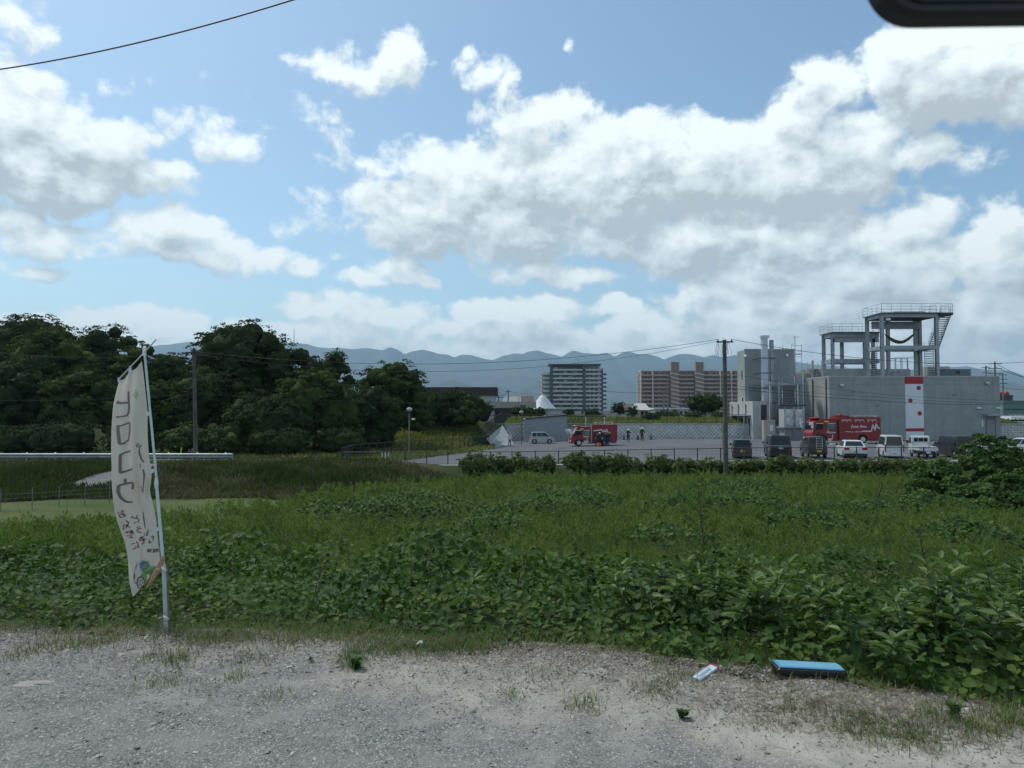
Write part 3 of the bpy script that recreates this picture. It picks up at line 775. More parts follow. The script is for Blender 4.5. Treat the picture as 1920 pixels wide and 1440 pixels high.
def field():
    parts = []
    def plants(N, y0, y1, nleaf, ll, lw, dens, hmul=1.0):
        y = np.sqrt(rng.uniform(y0 ** 2, y1 ** 2, N)); x = y * rng.uniform(-.80, .92, N)
        k = in_poly(x, y, FIELD) & (kband(x, y) < .42) & (((x - 21.5) / 5.2) ** 2 + ((y - 31.8) / 4.6) ** 2 > 1)
        x, y = x[k], y[k]
        n = len(x)
        ht = (.70 + .22 * wob(x, y, 1.1, 1) + .30 * wob(x, y, .31, 1) + rng.normal(0, .13, n)) * hmul
        ht = np.clip(ht, .3, 1.5) * (1 - .45 * (1 - sst(y, 9, 13)))
        z = gh(x, y)
        idx = np.repeat(np.arange(n), nleaf); u = rng.uniform(.25, 1, n * nleaf) ** .55
        az = rng.uniform(0, 2 * np.pi, n * nleaf)
        lean = rng.normal(0, .09, (n, 2))
        sp_ = .16 * np.sin(np.pi * u ** 1.4) * rng.uniform(.2, 1, n * nleaf); a2 = rng.uniform(0, 6.28, n * nleaf)
        b = np.stack([x[idx] + lean[idx, 0] * u + sp_ * np.cos(a2), y[idx] + lean[idx, 1] * u + sp_ * np.sin(a2), z[idx] + ht[idx] * u * .92], 1)
        el = rng.uniform(.1, .9, n * nleaf) + .5 * u ** 3
        d = np.stack([np.cos(az) * np.cos(el), np.sin(az) * np.cos(el), np.sin(el)], 1)
        nz = np.stack([-np.cos(az) * np.sin(el), -np.sin(az) * np.sin(el), np.cos(el)], 1) + rng.normal(0, .25, (n * nleaf, 3))
        nz -= d * (nz * d).sum(1, keepdims=True); nz /= np.linalg.norm(nz, axis=1, keepdims=True)
        fr_ = np.stack([np.cross(d, nz), d, nz], 2)
        L = rng.uniform(.7, 1.2, n * nleaf) * ll * (1.1 - .45 * u)
        sc = np.stack([L * lw, L, L], 1)
        parts.append(scat(*DIAM, b, fr_, sc))
    plants(5600, 9.4, 19, 70, .11, .36, 0)
    plants(8500, 19, 31, 46, .14, .50, 0)
    plants(11500, 31, 52.3, 28, .19, .60, 0)
    v_, f_ = cat(parts)
    tag(link('weed_field', npmesh('weed_field', v_, f_, 4), M['weed']), kind='stuff')
    # vine strips in the field
    N = 150000
    y = rng.uniform(11.5, 41, N); x = rng.uniform(-13, 24, N); kb = kband(x, y)
    k = kb > rng.uniform(.3, .6, N); x, y, kb = x[k], y[k], kb[k]; n = len(x)
    z = gh(x, y) + (.30 + .85 * np.clip(kb, 0, 1)) * rng.uniform(.45, 1, n) ** .6 * (1.0 + wob(x, y, .5, .22))
    nrm = np.stack([rng.normal(0, .5, n), rng.normal(-.35, .5, n), np.ones(n)], 1)
    v_, f_ = scat(*LEAF, np.stack([x, y, z], 1), frames(nrm), rng.uniform(.10, .17, n))
    tag(link('vine_strip', npmesh('vine_strip', v_, f_, 4), M['kudzu']), kind='stuff')
field()

# ---- rough bank below the road on the left, and weeds along the guard rail and the netting
def bank():
    parts = []; parts2 = []
    N = 90000
    y = rng.uniform(33, 50.6, N); x = rng.uniform(-42, -1.5, N)
    ln = in_poly(x, y, LAWN); tr = in_poly(x, y, [(p[0], p[1]) for p in trk]); fl = in_poly(x, y, FIELD)
    k = ~ln & ~tr & ~fl & (np.abs(x) < y * .80)
    x, y = x[k], y[k]; n = len(x)
    pat = wob(x, y, 2.3, 1) + .6 * wob(x, y, .8, 1)
    ht = .22 + .22 * sst(pat, -.6, .9) + rng.uniform(0, .2, n)
    z = gh(x, y)
    az = rng.uniform(0, 2 * np.pi, n); el = rng.uniform(.5, 1.4, n)
    d = np.stack([np.cos(az) * np.cos(el), np.sin(az) * np.cos(el), np.sin(el)], 1)
    nz = np.stack([-np.cos(az) * np.sin(el), -np.sin(az) * np.sin(el), np.cos(el)], 1)
    fr_ = np.stack([np.cross(d, nz), d, nz], 2)
    sc = np.stack([.12 + 0 * ht, ht, ht], 1)
    gr = (pat + rng.normal(0, .35, n) > -.25) | ((x < -20) & (y < 41))
    P0 = np.stack([x, y, z + rng.uniform(-.05, .12, n)], 1)
    a_ = scat(*DIAM, P0[gr], fr_[gr], sc[gr] * (1, .9, .9)); b_ = scat(*DIAM, P0[~gr], fr_[~gr], sc[~gr])
    tag(link('bank_weeds', npmesh('bank_weeds', *a_, 4), M['bank']), kind='stuff')
    tag(link('dry_brush', npmesh('dry_brush', *b_, 4), M['dry']), kind='stuff')
    # tall grass by the lawn edge, grassy slope beside the car park, verge behind the guard rail
    N = 52000
    x = np.concatenate([rng.uniform(-26, 1, N), rng.uniform(-70, -17, 14000), rng.uniform(-1, 73, 16000), rng.uniform(-60, -17, 9000)])
    y = np.concatenate([rng.uniform(60, 100, N), rng.uniform(58, 64, 14000), rng.uniform(101.8, 108, 16000), rng.uniform(49.3, 50.4, 9000)])
    k = ~in_poly(x, y, [(-15.5, 54), (-9.3, 61.5), (-2.0, 80), (-2.0, 89), (0, 101.5), (95, 101.5), (95, 54)]) & ~((x > -1.8) & (y < 101.5))
    x, y = x[k], y[k]; n = len(x); z = gh(x, y)
    az = rng.uniform(0, 2 * np.pi, n); el = rng.uniform(.4, 1.4, n)
    d = np.stack([np.cos(az) * np.cos(el), np.sin(az) * np.cos(el), np.sin(el)], 1)
    nz = np.stack([-np.cos(az) * np.sin(el), -np.sin(az) * np.sin(el), np.cos(el)], 1)
    ht = rng.uniform(.25, .6, n) * np.where(y > 101, .8, 1) * np.where(y < 51, .6, 1)
    v_, f_ = scat(*DIAM, np.stack([x, y, z], 1), np.stack([np.cross(d, nz), d, nz], 2), np.stack([.30 + 0 * ht, ht, ht], 1))
    tag(link('slope_grass', npmesh('slope_grass', v_, f_, 4), leafmat('slope_grass_blade', [(.07, .11, .03), (.13, .165, .045), (.21, .19, .07)], .7, .25, .6, .12)), kind='stuff')
bank()

# ---- grass on the gravel edge
def grass():
    cl = []
    def clump(px, py, wpx, n, h0=.03, h1=.10):
        Y = 1.65 / ((py - 770) / F); X = (px - 960) / F * Y; w_ = wpx / F * Y
        x = rng.normal(X, w_ * .45, n); y = rng.normal(Y, .05 + w_ * .15, n)
        cl.append((x, y, rng.uniform(h0, h1, n)))
    for a in ((160,1212,70,260,.02,.07),(60,1222,40,180,.02,.05),(310,1276,60,240,.02,.045),(400,1285,50,60,.02,.05),(450,1272,30,110,.02,.05),(480,1240,60,150,.02,.06),(345,1242,40,180),(290,1238,20,60),(430,1200,90,600),(390,1212,70,200,.02,.06),(560,1215,60,160),(665,1248,28,220,.04,.10),(520,1300,40,80,.02,.05),
              (780,1215,110,900),(860,1208,80,700,.05,.13),(700,1230,60,250),(1020,1262,50,120,.02,.05),(1090,1305,45,160,.02,.06),(1225,1285,50,260,.02,.05),(1270,1262,50,200,.02,.05),(960,1290,40,90,.02,.05),
              (1600,1360,70,420,.02,.07),(1690,1378,80,500,.02,.07),(1740,1345,60,200,.03,.09),(1820,1370,60,350,.03,.08),(1500,1330,70,200,.02,.06),(1880,1350,60,400,.03,.1),(1430,1345,60,110,.02,.04),(1380,1220,80,500,.05,.13),(1460,1228,60,400,.05,.12),(240,1195,200,800,.04,.1),(640,1195,160,900,.04,.12),(30,1175,80,300,.04,.1)):
        clump(*a)
    n = 8000; x = rng.uniform(-6, 4.2, n); t = rng.exponential(.10, n) - .12; y = edge(x) - t * 1.3 + .12; k = wob(x, y, .28, 1) > -.25; cl.append((x[k], y[k], rng.uniform(.02, .10, k.sum())))
    n = 1500; x = rng.uniform(-5, 3.5, n); y = edge(x) - rng.exponential(.35, n); cl.append((x, y, rng.uniform(.015, .05, n)))
    x = np.concatenate([c[0] for c in cl]); y = np.concatenate([c[1] for c in cl]); h_ = np.concatenate([c[2] for c in cl])
    n = len(x); az = rng.uniform(0, 2 * np.pi, n); el = rng.uniform(.35, 1.35, n)
    d = np.stack([np.cos(az) * np.cos(el), np.sin(az) * np.cos(el), np.sin(el)], 1)
    nz = np.stack([-np.cos(az) * np.sin(el), -np.sin(az) * np.sin(el), np.cos(el)], 1)
    z = gz(x, y) - .004
    dry = rng.uniform(0, 1, n) < .18
    fr_ = np.stack([np.cross(d, nz), d, nz], 2); sc = np.stack([.07 + 0 * h_, h_, h_], 1); P0 = np.stack([x, y, z], 1)
    tag(link('grass', npmesh('grass', *scat(*BLADE, P0[~dry], fr_[~dry], sc[~dry]), 4), M['grass']), kind='stuff')
    # withered stalks and litter lying flat
    n2 = 11000; x2 = rng.uniform(-5.5, 4, n2); y2 = edge(x2) - rng.exponential(.25, n2) + .1
    xb = rng.normal(1.75, .42, 1700); yb = rng.normal(3.85, .15, 1700) - (xb - 1.75) * .35
    x2 = np.concatenate([x2, xb]); y2 = np.concatenate([y2, yb]); n2 = len(x2)
    az = rng.uniform(0, 2 * np.pi, n2); el = rng.normal(.05, .12, n2)
    d2 = np.stack([np.cos(az) * np.cos(el), np.sin(az) * np.cos(el), np.sin(el)], 1); nz2 = np.stack([-np.cos(az) * np.sin(el), -np.sin(az) * np.sin(el), np.cos(el)], 1)
    L = rng.uniform(.03, .11, n2)
    A = scat(*BLADE, np.stack([x2, y2, gz(x2, y2) + rng.uniform(.001, .012, n2)], 1), np.stack([np.cross(d2, nz2), d2, nz2], 2), np.stack([.04 + .03 * rng.uniform(0, 1, n2), L, L], 1))
    B = scat(*BLADE, P0[dry], fr_[dry], sc[dry])
    m_ = leafmat('withered_stalk', [(.06, .045, .03), (.13, .105, .07), (.24, .20, .14)], .85, .05, .2, 2)
    tag(link('dry_litter', npmesh('dry_litter', *cat([A, B]), 4), m_), kind='stuff')
    # loose stones
    n3 = 24000; x3 = rng.uniform(-6, 4.2, n3); y3 = edge(x3) + .12 - rng.exponential(.33, n3)
    k = (y3 > 2.6); x3, y3 = x3[k], y3[k]
    xa = rng.uniform(-3.6, 3.4, 6000); ya = rng.uniform(2.9, 5.0, 6000); kk = ya < edge(xa); x3 = np.concatenate([x3, xa[kk]]); y3 = np.concatenate([y3, ya[kk]])
    n3 = len(x3); s3 = rng.uniform(.0035, .010, n3) * (1 + .9 * (rng.uniform(0, 1, n3) > .94))
    OCT = ([(1, 0, 0), (.2, .9, .1), (-.9, .1, 0), (-.1, -1, .05), (.1, .1, .7), (0, 0, -.6), (.55, .6, .35), (-.5, -.55, .4)], [(0, 6, 4, 7), (0, 1, 6, 6), (1, 2, 4, 6), (2, 3, 7, 4), (3, 0, 7, 7), (1, 0, 5, 5)])
    tv = np.array([(1, -.2, 0), (.5, .8, .0), (-.6, .7, 0), (-1, -.3, 0), (-.1, -.9, 0), (.6, -.2, .55), (.2, .45, .6), (-.5, .1, .5), (0, -.45, .5)], float)
    tf = np.array([(0, 1, 6, 5), (1, 2, 7, 6), (2, 3, 7, 7), (3, 4, 8, 7), (4, 0, 5, 8), (5, 6, 7, 8)])
    tf[2] = (2, 3, 7, 7)
    tf = np.array([(0, 1, 6, 5), (1, 2, 7, 6), (3, 4, 8, 7), (4, 0, 5, 8), (5, 6, 7, 8)])
    nr = np.stack([rng.normal(0, .3, n3), rng.normal(0, .3, n3), np.ones(n3)], 1)
    v_, f_ = scat(tv, tf, np.stack([x3, y3, gz(x3, y3) - .0005], 1), frames(nr), np.stack([s3 * rng.uniform(.7, 1.5, n3), s3, s3 * rng.uniform(.6, 1.2, n3)], 1))
    m_ = leafmat('loose_stone', [(.10, .10, .095), (.19, .19, .175), (.30, .295, .27), (.44, .435, .41)], .85, .0, .15, 2)
    tag(link('loose_stones', npmesh('loose_stones', v_, f_, 4), m_), kind='stuff')
grass()

# ---- crowns
def crown_mesh(name, lobes, dens, lsize, seed, core=True, back=.55, tilt=.8, clump=.42, corer=.66, keep=.50):
    """leaf clumps scattered over the surfaces of overlapping lobes"""
    r = np.random.default_rng(seed); parts = []
    L = np.array(lobes, float); per = max(10, int(dens * clump * clump * 7))
    for i, (cx, cy, cz, rx, ry, rz_) in enumerate(L):
        area = 4 * np.pi * ((rx * ry) ** 1.6 / 3 + (rx * rz_) ** 1.6 / 3 + (ry * rz_) ** 1.6 / 3) ** (1 / 1.6)
        nc = max(6, int(area * dens / per)); u = r.normal(0, 1, (nc, 3)); u /= np.linalg.norm(u, axis=1, keepdims=True)
        u = u[(u[:, 1] < back) & (u[:, 2] > -.8)]; nc = len(u)
        if nc:
            C = np.array([cx, cy, cz]) + u * np.array([rx, ry, rz_]) * r.uniform(.72, 1.08, nc)[:, None]
            ok = np.ones(nc, bool)
            for j, q in enumerate(L):
                if j != i: ok &= (((C - q[:3]) / q[3:]) ** 2)  .sum(1) > keep
            C, u = C[ok], u[ok]; nc = len(C)
        if nc:
            cs = r.uniform(.6, 1.35, nc) * clump; idx = np.repeat(np.arange(nc), per); n = len(idx)
            o = r.normal(0, 1, (n, 3)); o /= np.linalg.norm(o, axis=1, keepdims=True); o *= r.uniform(.25, 1, n)[:, None] ** .5
            o[:, 2] = np.where(o[:, 2] < -.25, -o[:, 2] * .6, o[:, 2])
            p = C[idx] + o * cs[idx][:, None] * np.array([1.15, 1.0, .62])
            nr = o * .9 + u[idx] * .5 + np.array([0, 0, .25]) + r.normal(0, tilt * .6, (n, 3))
            parts.append(scat(*(LEAF if lsize < .2 else DIAM), p, frames(nr, r=r), r.uniform(.5, 1.2, n)[:, None] * np.array([lsize * 1.15, lsize, lsize])))
        if core:
            nu, nv = 16, 11; th = np.linspace(0, np.pi, nv); ph = np.linspace(0, 2 * np.pi, nu, endpoint=False)
            T_, P2 = np.meshgrid(th, ph, indexing='ij'); uu = np.stack([np.sin(T_) * np.cos(P2), np.sin(T_) * np.sin(P2), np.cos(T_)], 2).reshape(-1, 3)
            v_ = np.array([cx, cy, cz]) + uu * np.array([rx, ry, rz_]) * (corer + r.uniform(-.22, .10, len(uu)))[:, None]
            f_ = [(a * nu + b, a * nu + (b + 1) % nu, (a + 1) * nu + (b + 1) % nu, (a + 1) * nu + b) for a in range(nv - 1) for b in range(nu)]
            parts.append((v_, np.array(f_)))
    v_, f_ = cat(parts)
    return npmesh(name, v_, f_, 4)
def auto_lobes(cx, cy, cz, rx, ry, rz_, n, seed, lr=.36, flat=1.0):
    r = np.random.default_rng(seed); L = []
    k0 = max(1, int(round(rz_ / rx)))
    for k in range(k0):
        f = 0 if k0 == 1 else -1 + 2 * k / (k0 - 1)
        hz_ = rz_ * .72 if k0 == 1 else rx * .85
        L.append((cx, cy, cz + f * max(0, rz_ - hz_ * 1.15), rx * .70, ry * .66, hz_))
    for k in range(n):
        t = math.acos(1 - 1.75 * (k + .5) / n); a = k * 2.39996 + r.uniform(-.4, .4)
        u = np.array([math.sin(t) * math.cos(a), math.sin(t) * math.sin(a), math.cos(t)])
        if k0 > 1 and abs(u[2]) < .8: u[:2] *= 1.2
        elif k0 > 1: u[2] *= .86
        if u[1] > .75: u[1] *= -1
        s_ = r.uniform(.65, 1.3) * lr; q = 1 - s_ * .85 + r.uniform(-.10, .05)
        L.append((cx + u[0] * rx * q, cy + u[1] * ry * q, cz + u[2] * (rz_ - rx * s_ * flat * .8), rx * s_, ry * s_, rx * s_ * flat))
    return L
def tree(px, ytop, wpx, Y, label, seed, mat='tree', name='tree', cat_='tree', bare=.12, n=18, lsize=.26, dens=20, group=None, lr=.36, flat=.85, xr=None, zbase=None, back=.55):
    x = (px - 960) / F * Y; zb = float(gh(x, Y)) if zbase is None else zbase
    zt = CAMZ + (HORIZON - ytop) / F * Y; H = zt - zb; rx = wpx / 2 / F * Y
    t = thing(name, label, cat_, (x, Y, zb), group=group)
    c0 = zb + H * bare; rz_ = (zt - c0) / 2
    lob = auto_lobes(0, 0, c0 + rz_ - zb, rx, rx * .8, rz_, int(n * 1.5), seed, lr, flat)
    me = crown_mesh('crown', lob, dens, lsize, seed + 50, back=back)
    link('crown', me, M[mat], t)
    b = MB(); r0 = max(.05, H * .022)
    b.path([(0, 0, -.2), (r0 * .6, 0, H * .3), (-r0 * .4, r0 * .5, H * .6), (0, 0, H * .85)], [r0 * 1.2, r0, r0 * .7, r0 * .25], 8)
    rr = random.Random(seed)
    for k in range(7):
        l = lob[1 + (k * 5) % n]; z0 = H * (.25 + .08 * k)
        b.path([(0, 0, z0), (l[0] * .5, l[1] * .5, (z0 + l[2]) / 2 + .1 * H * .3), (l[0] * .95, l[1] * .95, l[2])], [r0 * .5, r0 * .3, r0 * .1], 6)
    b.build('trunk', M['bark'], t, smooth=True)
    return t
GR = 'trees of the grove on the left'
for a in (
 (50, 591, 230, 90, 'dark flat-topped evergreen at the far left, tallest behind the other trees', 1, 'tree', 20, .34),
 (95, 611, 190, 76, 'olive green rounded tree in front of the far-left dark evergreen', 2, 'tree_light', 20, .3),
 (198, 608, 165, 92, 'dark pine-like tree with a broad layered top, left of the banner', 103, 'tree', 16, .3),
 (22, 672, 170, 67, 'dense dark tree at the left edge above the guard rail', 4, 'tree', 16, .34),
 (150, 690, 150, 66, 'yellowish green lower tree between the left edge and the banner', 5, 'tree_light', 16, .34),
 (262, 640, 130, 80, 'feathery dull green tree directly behind the banner top', 6, 'tree_light', 16, .34),
 (318, 662, 120, 84, 'small dark evergreen between the banner and the leaning pole', 7, 'tree', 14, .34),
 (305, 715, 150, 68, 'low leafy tree behind the banner and left of the wooden pole', 8, 'tree_light', 16, .34),
 (452, 600, 235, 72, 'biggest tree of the grove with an open crown, right of the left pole', 9, 'tree', 26, .30),
 (400, 690, 170, 67, 'dark bushy tree standing right behind the left utility pole', 10, 'tree', 18, .34),
 (548, 648, 170, 74, 'dark tree just right of the biggest one in the grove', 11, 'tree', 18, .32),
 (625, 648, 85, 78, 'narrow tree with a knob-like top against the mountains', 12, 'tree', 14, .36),
 (590, 690, 190, 68, 'broad dark tree at the front of the grove above the road bend', 13, 'tree_light', 20, .33),
 (500, 735, 180, 64, 'shadowy low tree at the foot of the biggest one', 14, 'tree', 18, .34),
 (735, 675, 160, 76, 'round domed tree at the right end of the grove', 15, 'tree_light', 24, .30),
 (690, 722, 130, 71, 'dark low tree below and left of the domed one', 16, 'tree', 16, .36)):
    tree(a[0], a[1], a[2], a[3], a[4], a[5], a[6], n=a[7], lr=a[8], group=GR, bare=.04)
SH = 'shrubs around the slope and the houses'
for a in (
 (850, 727, 120, 86, 'rounded dark shrub on the slope in front of the dark-roofed building', 21, 'tree', 12),
 (800, 738, 90, 84, 'dark shrub filling the gap beside the domed tree', 22, 'tree', 10),
 (893, 744, 76, 88, 'low dark shrub at the right end of the slope thicket', 23, 'tree', 10),
 (862, 756, 90, 84, 'lowest dark shrub on the slope above the yellow grass', 24, 'tree', 10),
 (350, 792, 90, 60, 'light green bush behind the guard rail left of the utility pole', 25, 'shrub', 10),
 (420, 796, 90, 60, 'light green bush behind the guard rail right of the utility pole', 26, 'shrub', 10),
 (250, 800, 110, 61, 'dusky bush behind the guard rail under the banner', 27, 'tree', 10),
 (120, 790, 130, 61, 'broad dusky bush behind the left end of the guard rail', 28, 'tree', 12),
 (20, 800, 110, 61, 'dusky bush at the left edge behind the guard rail', 29, 'tree', 10),
 (520, 800, 130, 61, 'dark bush at the bend of the road below the grove', 30, 'tree', 12),
 (640, 802, 110, 64, 'dark bush beside the left end of the mesh fence', 31, 'tree', 12),
 (700, 800, 80, 70, 'dark bush at the foot of the domed tree', 32, 'tree', 10)):
    tree(a[0], a[1], a[2], a[3], a[4], a[5], a[6], name='shrub', cat_='shrub', n=a[7], lr=.42, bare=.0, group=SH, lsize=.22, dens=24)
for a in (
 (1322, 738, 74, 118, 'wide umbrella-shaped tree in front of the pink apartment block', 41, 'tree', 14, .12),
 (1160, 754, 30, 120, 'small dark tree between the two apartment blocks', 42, 'tree', 8, .1),
 (1186, 760, 26, 150, 'pale green small tree right of the dark one between the blocks', 43, 'tree_light', 8, .1),
 (1110, 766, 34, 120, 'dark bush at the foot of the white apartment block', 44, 'tree', 8, 0),
 (978, 762, 46, 112, 'dark bush in front of the long low building, beside the lamp', 45, 'tree', 9, 0),
 (1010, 766, 30, 112, 'dark bush left of the white fence panel', 46, 'tree', 8, 0),
 (1220, 777, 26, 106, 'round dark bush on the grass above the block wall', 47, 'tree', 8, 0),
 (1258, 770, 34, 110, 'leafy bush right of the round one above the block wall', 48, 'tree_light', 8, 0),
 (1240, 772, 22, 111, 'small leafy bush behind the round one above the block wall', 50, 'tree_light', 7, 0),
 (1300, 776, 40, 108, 'low dark bush under the umbrella-shaped tree', 49, 'tree', 8, 0),
 (1345, 776, 30, 108, 'low bush just left of the tall wooden pole', 51, 'tree_light', 8, 0),
 (1066, 768, 18, 113, 'tiny bush beside the foot of the white block', 52, 'tree', 7, 0)):
    tree(a[0], a[1], a[2], a[3], a[4], a[5], a[6], name='tree' if a[8] else 'shrub', cat_='tree' if a[8] else 'shrub', n=a[7], lr=.42, bare=a[8], group='greenery above the block wall', lsize=.34, dens=8)
# hedge along the kerb
HG = 'untrimmed shrubs along the front kerb'
hs = [(890, 849, 62), (932, 852, 50), (970, 851, 44), (1000, 858, 34), (1024, 854, 38), (1078, 845, 52), (1112, 850, 46), (1150, 849, 50), (1186, 857, 44), (1232, 853, 56), (1268, 858, 40)]
names = ['leftmost', 'second from the left', 'third from the left', 'low fourth from the left', 'fifth from the left', 'tallest, below the small fire engine', 'sixth-from-left plump one right of the tallest', 'rounded one below the helmeted men', 'dipped low one right of the helmeted men', 'bushy one right of the men', 'last one left of the sapling']
for (px, yt, w_), nm in zip(hs, names):
    Y = 53.3 + .3 * math.sin(px); x = (px - 960) / F * Y; zb = -3.15
    zt = CAMZ + (HORIZON - yt) / F * Y; rx = w_ / 2 / F * Y * 1.15
    t = thing('hedge_shrub', 'green kerbside shrub in the uneven row, ' + nm, 'shrub', (x, Y, zb), group=HG)
    H = zt - zb
    link('foliage', crown_mesh('foliage', auto_lobes(0, 0, H * .5, rx, .75, H * .5, 9, int(px), .45), 80, .12, int(px), clump=.2), M['hedge'], t)
    b = MB()
    for k in range(4): b.path([(0, 0, -.1), (.12 * math.cos(k * 1.6), .12 * math.sin(k * 1.6), H * .3), (.3 * math.cos(k * 1.6), .3 * math.sin(k * 1.6), H * .7)], [.03, .02, .01], 5)
    b.build('stem', M['bark'], t)
t = thing('hedge', 'long even dark green hedge in front of the row of parked cars', 'hedge', (23, 53.3, -3.1))
lob = []
for k in range(26):
    px = 1285 + k * 19; Y = 53.2; x = (px - 960) / F * Y; yt = 861 + 2.5 * math.sin(k * 1.9) + (4 if 1330 < px < 1370 else 0) - 6 * math.exp(-((px - 1462) / 26) ** 2)
    zt = CAMZ + (HORIZON - yt) / F * Y; H = zt + 3.1
    lob.append((x - 23, 0, H * .5, .72, .7, H * .55)); lob.append((x - 23 + .2, -.25, H * .66, .5, .5, H * .36))
link('foliage', crown_mesh('foliage', lob, 75, .12, 77, clump=.2), M['hedge'], t)
b = MB()
for k in range(26): b.path([(-10 + k * .78, 0, -.2), (-9.9 + k * .78, 0, .5), (-9.8 + k * .78, 0, .9)], [.03, .025, .015], 5)
b.build('stem', M['bark'], t)
# big shrub heap smothered by vines at the right
t = thing('vine_covered_shrub', 'huge heap of shrubs smothered in vines in front of the right-hand cars', 'shrub', (20.5, 34, -3.3))
lob = []
def L_(px, py, Y, rx, rz_): return ((px - 960) / F * Y - 20.5, Y - 34, CAMZ + (HORIZON - py) / F * Y + 3.3, rx, rx * .8, rz_)
for (px, py, Y, rx, rz_) in ((1850,880,34.5,1.5,1.5),(1890,862,35,1.4,1.2),(1835,852,35,.8,.85),(1870,846,35.5,.7,.7),(1810,866,34,.8,.8),(1920,866,35,1.3,1.1),(1785,882,33.5,.9,.75),(1752,888,33.5,.9,.65),(1770,912,32.8,1.1,.9),(1722,903,33,.8,.8),(1715,935,31.5,.9,.8),(1840,925,31.5,1.5,1.1),(1900,930,31.5,1.5,1.2),(1790,945,30.6,1.1,.8),(1870,952,30,1.3,.8),(1935,955,30,1.3,.9),(1960,900,34,1.6,1.4),(1745,950,30.6,.9,.6),(2010,880,35,1.8,1.6),(1700,925,32,.6,.7),(1830,965,29.6,1.0,.5),(1900,970,29.6,1.2,.6),(1770,965,29.8,.8,.4)):
    lob.append(L_(px, py, Y, rx, rz_))
link('foliage', crown_mesh('foliage', lob, 170, .125, 90, clump=.30, corer=.45, keep=.22), M['kudzu'], t)
b = MB()
for k in range(9): b.path([(-3 + k * .8, .3, -.3), (-3 + k * .8, .2, .7), (-2.8 + k * .8, 0, 1.5)], [.06, .05, .02], 6)
b.build('stem', M['bark'], t)
# slender sapling in mid field
def sapling(px, py, ptop, Y, label, seed, nb, sp_, ls, grp=None):
    g_ = G(px, py); Y = Y or g_.y
    x = (px - 960) / F * Y; zb = float(gh(x, Y)); zt = CAMZ + (HORIZON - ptop) / F * Y; H = zt - zb
    t = thing('sapling', label, 'sapling', (x, Y, zb), group=grp); r = np.random.default_rng(seed); b = MB()
    b.path([(0, 0, -.05), (.02, 0, H * .4), (-.06, 0, H * .75), (-.10, 0, H)], [.018, .013, .008, .003], 6)
    PP = []; DD = []
    for k in range(nb):
        u = .15 + .8 * k / nb; az = k * 2.4 + r.uniform(0, .6); ln = sp_ * (1.15 - u) * r.uniform(.8, 1.2)
        p0 = Vector((-.08 * u, 0, H * u)); p1 = p0 + Vector((math.cos(az) * ln, math.sin(az) * ln, ln * .7))
        b.path([p0, (p0 + p1) / 2 + Vector((0, 0, .03)), p1], [.006, .004, .002], 4)
        m_ = int(9 + ln * 30)
        for q in range(m_):
            f_ = (q + 1) / m_; PP.append(p0.lerp(p1, f_) + Vector(r.normal(0, .02, 3))); DD.append(r.normal(0, 1, 3) + [0, 0, .6])
    link('foliage', npmesh('foliage', *scat(*LANCE, np.array([tuple(p) for p in PP]), frames(np.array(DD), r=r), r.uniform(.7, 1.2, len(PP)) * ls), 4), M['weed'], t)
    b.build('stem', M['bark'], t)
sapling(1316, 1085, 865, 12.5, 'tall thin wispy sapling rising alone in the middle of the weeds', 5, 26, .55, .09)
sapling(1735, 1150, 985, 7.0, 'thin twiggy weed at the right above the broad leaves', 6, 14, .28, .05)

# ------------------------------------------------------------------ buildings
def X_(px, Y): return (px - 960) / F * Y
def Z_(py, Y): return at(960, py, Y).z
def root(name, label, cat_, x, y, z, group=None): return thing(name, label, cat_, (x, y, z), group=group)
def add(mb, name, m_, par, smooth=False): return mb.build(name, m_, par, world=True, smooth=smooth)

# ---- fire training building
GZ = -2.3
Yf = 95.5
bt = root('training_building', 'grey concrete fire station hall with blank front wall, lower wing and square tower block', 'building', 50, Yf, GZ)
xL, xR, zT = X_(1555, Yf), X_(1875, Yf), Z_(707, Yf)
b = MB(); b.b2(xL, xR, Yf, Yf + 9, GZ - .3, zT); add(b, 'front_hall', M['concrete'], bt)
b = MB(); b.b2(xL - .03, xR + .03, Yf - .03, Yf + .22, zT + .002, zT + .16); b.b2(xL - .03, xL + .22, Yf + .222, Yf + 9, zT + .002, zT + .16); b.b2(xR - .22, xR + .03, Yf + .222, Yf + 9, zT + .002, zT + .16); add(b, 'parapet', M['concrete_pale'], bt)
# formwork joints: thin recess lines proud strips of darker sealant
seal = mk('joint_sealant', (.215, .235, .24), .9)
b = MB()
for px in (1572, 1600, 1625, 1652, 1668, 1752, 1769, 1801, 1862): b.b2(X_(px, Yf) - .02, X_(px, Yf) + .02, Yf - .006, Yf + .02, GZ, zT - .02)
b.b2(xL + .01, xR - .01, Yf - .009, Yf + .018, Z_(721, Yf) - .02, Z_(721, Yf) + .02)
for k in range(4): b.b2(xL - .008, xL + .02, Yf + 1.2 + 2 * k, Yf + 1.24 + 2 * k, GZ, zT - .02)
add(b, 'wall_joint', seal, bt)
# brighter stair-head volume behind the hall
b = MB(); b.b2(X_(1500, 105) + 1.2, X_(1705, 105), 104.6, 112, GZ, Z_(692, 104.6)); add(b, 'rear_hall', M['concrete'], bt)
